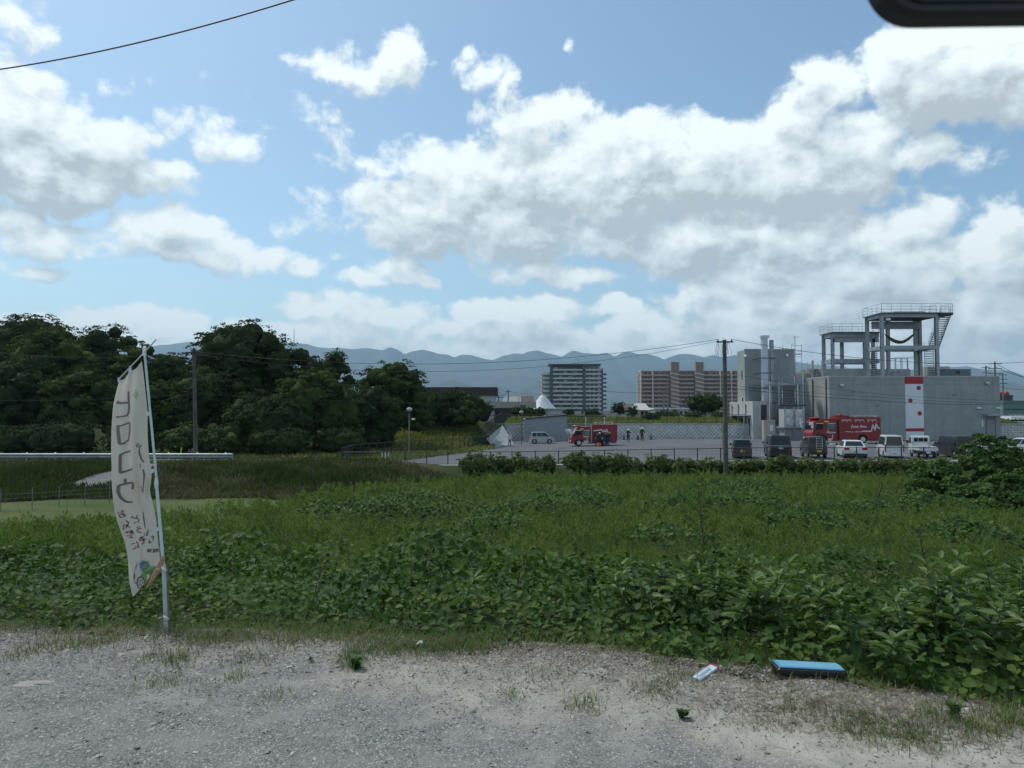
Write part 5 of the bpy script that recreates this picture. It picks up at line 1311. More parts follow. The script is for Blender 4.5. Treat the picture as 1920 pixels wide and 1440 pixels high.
# ---- apartment blocks
def apt_white():
    Y = 470; g0 = Z_(778, Y)
    t = root('apartment_building', 'white and charcoal apartment block with eleven balcony floors, mountains behind', 'building', X_(1075, Y), Y, g0)
    wm, dm = mk('apartment_white', (.50, .53, .54), .7, var=.05, scale=.05), mk('apartment_charcoal', (.07, .08, .09), .6, var=.08, scale=.05)
    zr, zl = Z_(685, Y), Z_(689, Y)
    b = MB(); b.b2(X_(1036, Y), X_(1095, Y), Y + 3, Y + 16, g0, zr); add(b, 'main_block', dm, t)
    b = MB(); b.b2(X_(1016, Y), X_(1036, Y) - .01, Y + 5, Y + 16, g0, Z_(696, Y)); add(b, 'left_wing', wm, t)
    b = MB(); b.b2(X_(1095, Y) + .01, X_(1127, Y), Y + 4, Y + 17, g0, zr); add(b, 'right_wing', wm, t)
    b = MB(); b.b2(X_(1127, Y) + .01, X_(1133, Y), Y + 6, Y + 22, g0, Z_(690, Y)); add(b, 'end_block', dm, t)
    b = MB(); b.b2(X_(1029, Y), X_(1127, Y), Y, Y + 17.5, zr + .1, zr + 1.0); add(b, 'roof', dm, t)
    for px in (1034, 1095.5):
        b = MB(); b.b2(X_(px, Y) - .9, X_(px, Y) + .9, Y + .1, Y + 3, g0, zr); add(b, 'pilaster', dm, t)
    for k in range(11):
        z = g0 + 1.3 + k * 2.83
        b = MB(); b.b2(X_(1036, Y), X_(1094, Y), Y + .8, Y + 2.99, z, z + .22); b.b2(X_(1036, Y), X_(1094, Y), Y + .6, Y + .78, z - .2, z + .95); add(b, 'balcony', wm, t)
        b = MB(); b.b2(X_(1097, Y), X_(1128, Y), Y + .8, Y + 3.99, z, z + .22); b.b2(X_(1097, Y), X_(1128, Y), Y + .6, Y + .78, z - .2, z + .95); b.b2(X_(1128, Y) - .2, X_(1128, Y), Y + .782, Y + 14, z - .2, z + .95); add(b, 'balcony', wm, t)
        if k < 10:
            b = MB(); b.b2(X_(1013, Y), X_(1033, Y), Y + 2, Y + 4.99, z, z + .22); b.b2(X_(1013, Y), X_(1033, Y), Y + 1.8, Y + 1.98, z - .2, z + .95); add(b, 'balcony', wm, t)
            b = MB(); b.b2(X_(1133, Y) + .02, X_(1140, Y), Y + 7, Y + 10, z, z + 1.1); add(b, 'balcony', dm, t)
        for j in range(6):
            x = X_(1039 + j * 9.4, Y)
            if (k * 6 + j) < 62:
                b = MB(); b.b2(x, x + 2.2, Y + 2.93, Y + 2.99, z + .4, z + 2.3); f_ = add(b, 'window', M['glass_pale'] if (j * 7 + k * 3) % 5 < 2 else M['glass'], t)
        for px in (1101, 1109, 1117):
            b = MB(); b.b2(X_(px, Y), X_(px, Y) + 1.7, Y + 3.93, Y + 3.99, z + .4, z + 2.3); add(b, 'window', M['glass'], t)
apt_white()
def apt_pink():
    Y = 480; g0 = Z_(776, Y)
    t = root('apartment_building', 'long pinkish apartment block with two zigzag stair towers, right of the white block', 'building', X_(1295, Y), Y, g0)
    pm, pl = mk('apartment_pink', (.42, .315, .295), .8, var=.06, scale=.05), mk('apartment_cream', (.62, .52, .47), .8, var=.05)
    zt = Z_(696, Y)
    b = MB(); b.b2(X_(1203, Y), X_(1420, Y), Y + 1.6, Y + 14, g0, zt); add(b, 'main_block', mk('apartment_recess_shade', (.24, .18, .17), .8), t)  # balcony recess shade is put into the colour, a darker copy of the pink
    b = MB(); b.b2(X_(1203, Y), X_(1420, Y), Y + 1.2, Y + 14, zt + .05, zt + .7); add(b, 'parapet', pl, t)
    for px0_, px1_ in ((1257, 1273), (1303, 1319)):
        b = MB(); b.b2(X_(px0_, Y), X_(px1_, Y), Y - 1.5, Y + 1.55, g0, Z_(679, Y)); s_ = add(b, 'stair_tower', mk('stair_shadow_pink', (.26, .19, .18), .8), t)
        b = MB()
        for px in (px0_, px1_): b.b2(X_(px, Y) - .35, X_(px, Y) + .35, Y - 1.9, Y - 1.52, zt, Z_(677, Y))
        add(b, 'fin', pl, s_)
        for k in range(10):
            z = g0 + 1.2 + k * 2.75; b = MB()
            b.prism([(X_(px0_, Y), z + 1.2), (X_(px1_, Y), z), (X_(px1_, Y), z + .8), (X_(px0_, Y), z + 2.0)], Y - 1.8, Y - 1.52); add(b, 'stair_parapet', pl, s_)
    for k in range(10):
        z = g0 + 1.0 + k * 2.75
        for (a0, a1) in ((1203, 1223), (1225, 1256), (1274, 1302), (1320, 1350), (1352, 1420)):
            b = MB(); b.b2(X_(a0, Y), X_(a1, Y), Y, Y + .2, z - .2, z + 1.0); b.b2(X_(a0, Y), X_(a1, Y), Y + .202, Y + 1.59, z - .15, z + .1); add(b, 'balcony', pm, t)
    n = 0
    for k in range(10):
        z = g0 + 1.0 + k * 2.75
        for a0 in (1210, 1217, 1230, 1241, 1250, 1283, 1291, 1325, 1338, 1376):
            if n < 100: b = MB(); b.b2(X_(a0, Y), X_(a0 + 3.8, Y), Y + 1.52, Y + 1.59, z + .75, z + 2.25); add(b, 'window', M['glass'], t); n += 1
    for px in (1202, 1224, 1351, 1372): b = MB(); b.b2(X_(px, Y) - .35, X_(px, Y) + .35, Y - .6, Y + 1.55, g0, zt + .5); add(b, 'pilaster', pl, t)
    # curved bay ends at the left
    for k in range(10):
        z = g0 + 1.0 + k * 2.75; b = MB(); b.tube((X_(1202, Y), Y + 4, z - .2), (X_(1202, Y), Y + 4, z + 1.0), 2.2, n=14); add(b, 'end_balcony', pl, t)
apt_pink()

# ---- lower houses and sheds between
gz0 = .3
def house(name, label, cat_, px0_, px1_, py0, py1, Y, wall, roof, rtype='flat', wins=3, dep=8, over=.4, roof_t=.4):
    x0, x1, zt = X_(px0_, Y), X_(px1_, Y), Z_(py0, Y); zb = min(float(gh((x0 + x1) / 2, Y)), Z_(py1, Y)) - .3
    t = root(name, label, cat_, (x0 + x1) / 2, Y, zb)
    rh = {'flat': 0, 'gable': .3, 'hip': .35}[rtype] * (zt - zb)
    b = MB(); b.b2(x0, x1, Y, Y + dep, zb, zt - rh - roof_t); add(b, 'wall', wall, t)
    b = MB(); z1 = zt - rh
    if rtype == 'flat': b.b2(x0 - over, x1 + over, Y - over, Y + dep + over, z1 - roof_t + .005, z1)
    else:
        i = (x1 - x0) * (.28 if rtype == 'hip' else .0); q = [(x0 - over, Y - over, z1 - roof_t + .005), (x1 + over, Y - over, z1 - roof_t + .005), (x1 + over, Y + dep + over, z1 - roof_t + .005), (x0 - over, Y + dep + over, z1 - roof_t + .005), (x0 - over + i, Y + dep / 2, zt), (x1 + over - i, Y + dep / 2, zt)]
        b.add(q, [(0, 1, 5, 4), (2, 3, 4, 5), (1, 2, 5), (3, 0, 4), (3, 2, 1, 0)])
    add(b, 'roof', roof, t)
    for k in range(wins):
        xx = x0 + (x1 - x0) * (k + .5) / wins; w2 = (x1 - x0) / wins * .28; zz = (zb + .3 + z1 - roof_t) / 2 + .2
        b = MB(); b.b2(xx - w2, xx + w2, Y - .03, Y + .02, zz - .5, zz + .5); add(b, 'window', M['glass'], t)
    return t
drk = mk('dark_brown_cladding', (.035, .025, .024), .7, var=.15, scale=.3); ofw = mk('off_white_render', (.42, .42, .40), .8, var=.06); brn = mk('brown_roof_tile', (.085, .07, .065), .8, var=.15); gryr = mk('grey_roof_sheet', (.22, .24, .25), .6, var=.1)
house('long_building', 'dark brown flat-roofed building rising behind the slope shrubs', 'building', 775, 928, 726, 775, 150, ofw, drk, 'flat', 8, 12, .5, 1.7)
house('low_building', 'low beige building with a thick flat roof, left of the tent-like roof', 'building', 927, 1000, 753, 790, 128, M['dark_metal'], mk('beige_fascia', (.33, .325, .29), .8, var=.05), 'flat', 5, 9, .5, 1.15)
t = root('round_hall', 'small round hall with a white cone-shaped tent roof', 'building', X_(1020, 140), 146, -.3)
b = MB(); b.tube((X_(1020, 140), 146, -.3), (X_(1020, 140), 146, Z_(766, 140)), 2.4, n=16); add(b, 'wall', ofw, t)
b = MB()
prof = [(2.75, 766), (1.9, 757), (1.2, 749), (.7, 743), (.25, 739.5)]
for (r0, y0), (r1, y1) in zip(prof[:-1], prof[1:]): b.tube((X_(1020, 140), 146, Z_(y0, 140)), (X_(1020, 140), 146, Z_(y1, 140)), r0, r1, n=20, caps=False)
b.sphere((X_(1020, 140), 146, Z_(739, 140)), .35, .35, .2, 10, 6)
add(b, 'tent_roof', mk('tent_fabric', (.45, .50, .54), .5, var=.06, scale=.4), t)
house('outbuilding', 'small white panelled outbuilding right of the tent-like roof', 'building', 1024, 1060, 767, 790, 118, mk('white_panel', (.42, .44, .45), .7), gryr, 'flat', 0, 4, .1, .25)
house('house', 'grey house with a hipped tile roof between the apartment blocks', 'house', 1172, 1197, 757, 778, 210, mk('grey_render', (.24, .22, .22), .8), brn, 'hip', 3, 9)
house('pavilion', 'little pavilion with a pale flared roof beside the grey house', 'pavilion', 1194, 1215, 756, 778, 205, mk('mauve_render', (.22, .18, .18), .8), ofw, 'hip', 3, 8, .8)
house('boundary_wall', 'long white boundary wall in front of the two apartment blocks', 'wall', 1065, 1200, 771, 782, 180, ofw, ofw, 'flat', 0, .4, .05, .15)
house('low_building', 'low white strip building in front of the pink block', 'building', 1228, 1290, 765, 779, 190, mk('glass_white', (.36, .40, .42), .5), M['white_matt'], 'flat', 7, 6, .4, .35)
house('house', 'distant white-walled house left of the white apartment block', 'house', 945, 975, 743, 757, 260, ofw, gryr, 'gable', 2, 9)
house('house', 'distant grey-roofed house behind the long low building', 'house', 975, 1000, 742, 757, 280, ofw, brn, 'gable', 2, 9)
# right edge: teal warehouse, red-topped shop, ramp with cars
teal = mk('teal_cladding', (.10, .23, .20), .6, .1, var=.06)
wh = house('warehouse', 'long teal green warehouse with a dark red stripe at the right edge', 'building', 1880, 2100, 751, 800, 200, teal, gryr, 'flat', 0, 30, .2, .3)
b = MB(); b.b2(X_(1880, 200), X_(2100, 200), 199.9, 199.99, Z_(768.6, 200), Z_(766.4, 200)); add(b, 'stripe', mk('maroon_stripe', (.10, .03, .05), .6), wh)
sp_ = house('shop', 'distant dark shop with red roof signs beyond the warehouse', 'building', 1872, 1899, 741, 755, 330, M['dark_metal'], M['dark_metal'], 'flat', 0, 14, .2, .4)
for px in (1879, 1889):
    b = MB(); b.prism([(X_(px, 330) - 1.1, Z_(741, 330)), (X_(px, 330) + 1.1, Z_(741, 330)), (X_(px, 330) + .9, Z_(736.5, 330)), (X_(px, 330), Z_(734.2, 330)), (X_(px, 330) - .9, Z_(736.5, 330))], 330, 331); add(b, 'roof_sign', M['red_paint'], sp_)
dk = root('parking_deck', 'raised parking deck with white edge and dark railing right of the hall', 'parking deck', X_(1930, 118), 118, -2.4)
b = MB(); b.b2(X_(1878, 118), X_(2060, 118), 118, 132, Z_(794.5, 118), Z_(790, 118)); add(b, 'slab', M['kerb'], dk)
b = MB(); b.b2(X_(1880, 118), X_(2060, 118), 119, 119.3, -2.8, Z_(794.5, 118) - .003); add(b, 'wall', M['dark_metal'], dk)
b = MB()
for k in range(16): b.b2(X_(1882 + k * 9, 118), X_(1882 + k * 9, 118) + .12, 118.1, 118.25, Z_(812, 118), Z_(794.5, 118) - .003)
for py in (799, 803): b.b2(X_(1880, 118), X_(2060, 118), 118.0, 118.08, Z_(py, 118) - .06, Z_(py, 118) + .06)
add(b, 'railing', M['steel'], dk)
b = MB(); b.b2(X_(1879, 112), X_(2060, 112), 112, 112.3, -2.6, Z_(813, 112)); add(b, 'front_wall', M['kerb'], dk)

# ---- fences
def fence(name, label, pts, h, post, m_, mesh=True, top=True, group=None, infill=.14, pr=.035):
    p0 = Vector(pts[0]); t = root(name, label, 'fence', *p0, group=group)
    rl = MB(); ps = []
    for a_, c_ in zip(pts[:-1], pts[1:]):
        a_, c_ = Vector(a_), Vector(c_); n_ = max(1, round((c_ - a_).length / post))
        for k in range(n_): ps.append(a_.lerp(c_, k / n_))
        if top: rl.tube(a_ + Vector((0, 0, h)), c_ + Vector((0, 0, h)), .03, n=4); rl.tube(a_ + Vector((0, 0, .1)), c_ + Vector((0, 0, .1)), .02, n=4)
        if mesh:
            m2 = int((c_ - a_).length / infill)
            for k in range(m2): q = a_.lerp(c_, (k + .5) / m2); rl.tube(q + Vector((0, 0, .1)), q + Vector((0, 0, h)), .004, n=3, caps=False)
            for k in range(1, 5): rl.tube(a_ + Vector((0, 0, h * k / 5)), c_ + Vector((0, 0, h * k / 5)), .004, n=3, caps=False)
    ps.append(Vector(pts[-1]))
    add(rl, 'mesh_panel', m_, t)
    pm = MB(); pm.b2(-pr, pr, -pr, pr, -.3, h + .06); me = None
    for q in ps[:99]:
        if me is None: o = pm.build('post', m_, t); me = o
        else: o = me.copy(); COL.objects.link(o); o.parent = t
        o.location = q - p0
    return t
fence('mesh_fence', 'black mesh fence along the front kerb of the car park', [(-13.4, 55.8, lot_z(-15)), (0, 55.8, lot_z(0) + .02), (20, 55.8, -2.3), (78, 55.8, -2.3)], 1.05, 1.75, M['dark_metal'], infill=.35)
fence('mesh_fence', 'black mesh fence climbing beside the grass slope on the left of the car park', [(-13.4, 55.9, -2.65), (-13.7, 61, -2.65), (-11.3, 66.8, -2.65), (-5.5, 75, -2.62), (-2.7, 82.8, -2.6)], 1.35, 1.25, M['dark_metal'], infill=.3)
fence('mesh_fence', 'short dark fence running up the pale wing wall', [at(906, 822, 82.5), at(940, 795, 99.8)], 1.6, 2.0, M['dark_metal'])
fence('mesh_fence', 'dark mesh fence on the grass above the block wall', [(-1.2, 102.6, -.2), (44, 102.6, -.15)], 1.25, 1.8, M['dark_metal'], infill=.4)
# netting fence at the far left, by the lawn
fence('netting_fence', 'fine grey netting fence beyond the left end of the lawn', [G(-60, 962), G(60, 957), G(205, 945)], .95, 1.2, mk('grey_net', (.16, .17, .16), .8), infill=.25, pr=.015, top=False)
# guard rail
gr = root('guard_rail', 'white corrugated steel guard rail along the road on the left', 'guard rail', -20, 50.1, -2.08)
gx0, gx1 = X_(-60, 50), X_(437, 50)
pr_ = [(0, 0), (-.05, .03), (-.08, .09), (-.05, .14), (-.01, .17), (-.05, .21), (-.08, .26), (-.05, .32), (0, .35)]
V = []; zz = Z_(859.5, 50)
for x in (gx0, gx1): V += [(x, 50 + a_, zz + c_) for a_, c_ in pr_] + [(x, 50 + a_ + .006, zz + c_) for a_, c_ in reversed(pr_)]
n_ = 18; b = MB(); b.add(V, [(i, (i + 1) % n_, n_ + (i + 1) % n_, n_ + i) for i in range(n_)] + [tuple(range(n_ - 1, -1, -1)), tuple(range(n_, 2 * n_))])
b.b2(gx1 + .002, gx1 + .05, 49.9, 50.1, zz - .02, zz + .37)
add(b, 'beam', mk('guard_rail_white', (.31, .345, .36), .5, .2, var=.15, scale=1.5, streak=.2), gr, False)
for k in range(11):
    x = gx1 - .5 - k * 2.0; b = MB(); b.tube((x, 50.1, -2.5), (x, 50.1, zz + .4), .07, n=8); b.sphere((x, 50.1, zz + .4), .07, .07, .03, 8, 4); add(b, 'post', M['white'], gr)

# ---- poles and wires
def pole(label, px, ptop, Y, zb, r0, r1, m_, arm=True, cat_='utility pole', lean=0):
    x = X_(px, Y); zt = Z_(ptop, Y); t = root('utility_pole', label, cat_, x, Y, zb)
    b = MB(); b.tube((x + lean, Y, zb - .3), (x, Y, zt), r0, r1, n=12); add(b, 'shaft', m_, t, False)
    return t, x, zt
t, xp, zp = pole('tall weathered utility pole standing alone between hedge and parked cars', 1359.5, 637, 52.5, -3.0, .19, .14, M['wood_pole'])
b = MB(); b.b2(xp - .62, xp + .62, 52.34, 52.46, zp - .22, zp - .12); add(b, 'cross_arm', M['dark_metal'], t)
for dx in (-.5, .5): b = MB(); b.tube((xp + dx, 52.4, zp - .12), (xp + dx, 52.4, zp + .02), .05, .04, n=8); add(b, 'insulator', M['dark_metal'], t)
rr = random.Random(4); b = MB()
for k in range(16):
    q = Vector((xp - .45 + rr.uniform(-.15, .7), 52.25, zp - .2)); pts = [q]
    for j in range(5): q = q + Vector((rr.uniform(-.1, .1), rr.uniform(-.04, .04), -rr.uniform(.1, .35))); pts.append(q.copy())
    b.path(pts, .008, 4)
for k in range(10):
    z = -2.5 + rr.uniform(0, 3.2); b.path([(xp - .2, 52.3, z), (xp - .3 - rr.uniform(0, .15), 52.3, z + .2), (xp - .22, 52.3, z + .5)], .012, 4)
add(b, 'dead_vine', mk('dead_vine', (.10, .09, .07), .9), t)
t2, xq, zq = pole('grey leaning utility pole in front of the grove with a cross arm', 362, 659, 52, -2.3, .16, .11, M['wood_pole'], lean=.3)
b = MB(); b.b2(xq - .55, xq + .65, 51.8, 51.92, zq - .15, zq - .05); b.b2(xq + .3, xq + .75, 51.78, 51.94, zq - .32, zq - .2); add(b, 'cross_arm', M['dark_metal'], t2)
gy = G(337, 868); b = MB(); b.tube((xq - .05, 51.85, zq - .3), (gy.x, gy.y, gy.z), .012, n=5); b.sphere(((xq + gy.x) / 2 - .1, 51.5, zq - 2.6), .06); add(b, 'guy_wire', M['wire'], t2)
b = MB(); e_ = Vector((gy.x, gy.y, gy.z)); d_ = (Vector((xq, 51.85, zq)) - e_).normalized(); b.tube(e_ + d_ * .1, e_ + d_ * 1.1, .05, n=8); add(b, 'guy_guard', mk('yellow_sleeve', (.5, .38, .03), .6), t2)
def cable(label, P_, sag, r, name='cable', n=24):
    b = MB()
    for a_, c_, s_ in zip(P_[:-1], P_[1:], sag):
        a_, c_ = Vector(a_), Vector(c_); b.path([a_.lerp(c_, k / n) + Vector((0, 0, -4 * s_ * (k / n) * (1 - k / n))) for k in range(n + 1)], r, 5)
    return tag(b.build(name, M['wire']), label, 'cable')
cable('overhead cable between the two wooden poles, crossing in front of the mountains', [(xq, 51.86, zq), (xp - .5, 52.4, zp + .02)], [1.35], .016)
cable('second overhead cable sagging just below the first between the two poles', [(xq + .3, 51.86, zq - .2), (xp - .45, 52.4, zp - .1)], [1.75], .012)
cable('cable running right from the tall pole in front of the steel towers', [(xp + .5, 52.4, zp + .02), at(1920, 679, 66), at(2050, 684, 70)], [.75, 0], .018)
cable('thin cable running left from the grey pole across the grove', [(xq, 51.86, zq - .05), at(-60, 655, 50)], [.5], .010)
cable('dark cable hanging low across the grove', [at(-60, 750, 48), at(365, 738, 51.9), at(800, 757, 58)], [.2, .1], .014)
cable('upper of the three cables sagging across the blank hall wall', [at(1365, 700, 56), at(1640, 738, 62), at(1990, 752, 70)], [.1, .2], .012)
cable('middle of the three cables sagging across the blank hall wall', [at(1365, 722, 56), at(1640, 744, 62), at(1990, 757, 70)], [.1, .2], .012)
cable('lowest of the three cables sagging across the blank hall wall', [at(1365, 727, 56), at(1640, 751, 62), at(1990, 754, 70)], [.1, .3], .018)
cable('thick black overhead cable crossing the upper left sky', [at(-120, 158, 16), at(0, 130, 15), at(548, 0, 12), at(700, -42, 11.5)], [0, .12, 0], .015)
def far_pole(px, ptop, pbot, Y, label, r=.16, arms=2, wid=1.0):
    x, zt, zb = X_(px, Y), Z_(ptop, Y), Z_(pbot, Y); t = root('utility_pole', label, 'utility pole', x, Y, zb, group='distant utility poles')
    b = MB(); b.tube((x, Y, zb), (x, Y, zt), r, r * .7, n=8); add(b, 'shaft', M['con_pole'], t)
    for k in range(arms): b = MB(); b.b2(x - wid, x + wid, Y - .1, Y, zt - .4 - k * .9, zt - .28 - k * .9); add(b, 'cross_arm', M['dark_metal'], t)
    return t
far_pole(1252, 706, 778, 170, 'thin distant pole in front of the pink block, right of a pair', .22)
far_pole(1244, 731, 778, 185, 'shorter distant pole just left of the thin one at the pink block', .2, 1)
far_pole(1072, 725, 790, 118, 'thin distant pole in front of the white apartment block', .12, 1, .4)
far_pole(953, 731, 760, 150, 'distant pole with a dangling cable above the long low building', .16, 1, .6)
far_pole(935, 742, 760, 160, 'small distant pole left of the long low building roof', .14, 1, 1.4)
far_pole(973, 744, 790, 120, 'slim distant pole rising from the bush beside the lamp', .07, 0)
far_pole(1867, 678, 815, 125, 'utility pole with crowded cross arms beyond the hall roof', .2, 3, 1.2)
far_pole(1850, 686, 815, 128, 'shorter utility pole left of the crowded one beyond the hall', .2, 2, .8)
far_pole(1881, 700, 815, 150, 'far utility pole at the right corner of the hall', .18, 3, .9)
cable('distant cables from the crowded pole toward the right edge', [at(1867, 681, 125), at(2000, 722, 125)], [1.0], .04)
cable('lower distant cable from the crowded pole toward the right edge', [at(1867, 688, 125), at(2000, 712, 125)], [1.0], .04)
cable('distant cable right of the hall corner', [at(1876, 726, 140), at(2000, 729, 140)], [.5], .04)
cable('distant cable between white and pink apartment blocks', [at(1072, 727, 118), at(1244, 733, 185)], [.6], .035)
cable('distant cable joining the poles left of the white apartment block', [at(935, 743, 160), at(953, 733, 150), at(1072, 729, 118)], [.3, .8], .035)
t = root('radio_mast', 'hair-thin radio mast standing behind the biggest tree', 'mast', X_(550, 300), 300, -1)
b = MB(); b.tube((X_(550, 300), 300, -1), (X_(550, 300), 300, Z_(617, 300)), .25, .1, n=6); add(b, 'mast_pole', M['steel'], t)
# street lamps
def lamp(label, px, ptop, pbot, Y, twin=False):
    x, zt, zb = X_(px, Y), Z_(ptop, Y), Z_(pbot, Y); t = root('street_lamp', label, 'street lamp', x, Y, zb, group='park lamps')
    b = MB(); b.tube((x, Y, zb - .2), (x, Y, zt - .25), .06, .05, n=8); add(b, 'pole', M['con_pole'], t)
    b = MB(); b.sphere((x, Y, zt), .27, .27, .20, 14, 8); add(b, 'globe', mk('opal_globe', (.30, .33, .34), .25, var=.05), t)
    b = MB(); b.tube((x, Y, zt - .32), (x, Y, zt - .18), .12, .2, n=10); b.b2(x + .05, x + .45, Y - .06, Y + .06, zt - .75, zt - .68); add(b, 'bracket', M['dark_metal'], t)
    b = MB(); b.cbox(x + .2, x + .5, Y - .1, Y + .1, zt - .9, zt - .76); add(b, 'floodlight', M['helmet'], t)
lamp('street lamp with a round globe standing by the fence below the grove', 767.5, 768, 856, 62)
lamp('street lamp with a round globe at the left end of the shed', 977.5, 773, 834, 90)
# delineators on the road bend, cones by the wall
for k, (px, py) in enumerate(((717, 855), (723, 855), (729, 855))):
    g_ = Vector((X_(px, 61), 61, -2.66)); t = root('bollard', 'slim white post by the fence below the grove, ' + ('left', 'middle', 'right')[k] + ' of three', 'bollard', *g_, group='slim white posts')
    b = MB(); b.tube(g_, g_ + Vector((0, 0, .75)), .045, n=8); add(b, 'post', M['white'], t)
    b = MB(); b.tube(g_, g_ + Vector((0, 0, .05)), .12, n=10); add(b, 'base', M['dark_metal'], t)
for k, (px, lab) in enumerate(((1169.5, 'left of the two helmeted men'), (1195.5, 'between the two helmeted men'), (1220, 'right of the two helmeted men'))):
    Y = 97.5; x = X_(px, Y); z = float(lot_z(x)) + .003; t = root('traffic_cone', 'small dark traffic cone at the block wall, ' + lab, 'cone', x, Y, z, group='cones at the block wall')
    b = MB(); b.tube((x, Y, z + .04), (x, Y, z + .7), .16, .03, n=12); add(b, 'cone_body', M['black'], t)
    b = MB(); b.b2(x - .2, x + .2, Y - .2, Y + .2, z, z + .038); add(b, 'base', M['rubber'], t)

# ------------------------------------------------------------------ vehicles
def loc_build(mb, name, m_, par, smooth=False, bevel=0.0, seg=2):
    me = bpy.data.meshes.new(name); me.from_pydata(mb.v, [], mb.f)
    bm = bmesh.new(); bm.from_mesh(me); bmesh.ops.recalc_face_normals(bm, faces=bm.faces)
    if bevel:
        es = [e for e in bm.edges if len(e.link_faces) == 2 and e.calc_face_angle(0) > .35]
        bmesh.ops.bevel(bm, geom=es, offset=bevel, segments=seg, affect='EDGES', clamp_overlap=True)
    bm.to_mesh(me); bm.free()
    return link(name, me, m_, par, smooth=smooth)
def frustum(mb, x0, x1, w, z0, X0, X1, W_, z1):
    mb.add([(x0, -w, z0), (x1, -w, z0), (x1, w, z0), (x0, w, z0), (X0, -W_, z1), (X1, -W_, z1), (X1, W_, z1), (X0, W_, z1)],
           [(3, 2, 1, 0), (4, 5, 6, 7), (0, 1, 5, 4), (1, 2, 6, 5), (2, 3, 7, 6), (3, 0, 4, 7)])
def pane(par, q, u0, u1, v0, v1, m_, name='window', out=.012, th=.012, parent_frame=None):
    """q: quad bl, br, tr, tl ; pane covering fractions u,v of it, lifted along the outward normal"""
    a, b_, c, d = [Vector(p) for p in q]
    def P(u, v): return (a.lerp(b_, u)).lerp(d.lerp(c, u), v)
    n_ = (b_ - a).cross(d - a).normalized()
    pts = [P(u0, v0), P(u1, v0), P(u1, v1), P(u0, v1)]
    mb = MB(); mb.add([p + n_ * out for p in pts] + [p + n_ * (out - th) for p in pts], [(0, 1, 2, 3), (7, 6, 5, 4), (0, 4, 5, 1), (1, 5, 6, 2), (2, 6, 7, 3), (3, 7, 4, 0)])
    return loc_build(mb, name, m_, par)
def wheel(par, x, y, r, w_, rim=None, out=1):
    b = MB(); b.tube((x, y - w_ / 2, r), (x, y + w_ / 2, r), r, n=20); t_ = loc_build(b, 'wheel', M['rubber'], par, bevel=.02)
    b = MB(); yo = y + out * (w_ / 2 + .004); b.tube((x, yo - out * .02, r), (x, yo, r), r * .62, n=18); rm = loc_build(b, 'rim', rim or M['silver'], t_)
    b = MB()
    for k in range(5):
        a_ = k * 1.2566; b.box(x + math.cos(a_) * r * .36, yo + out * .006, r + math.sin(a_) * r * .36, .05, .008, .10)
    loc_build(b, 'rim_slot', M['black'], t_)
    return t_
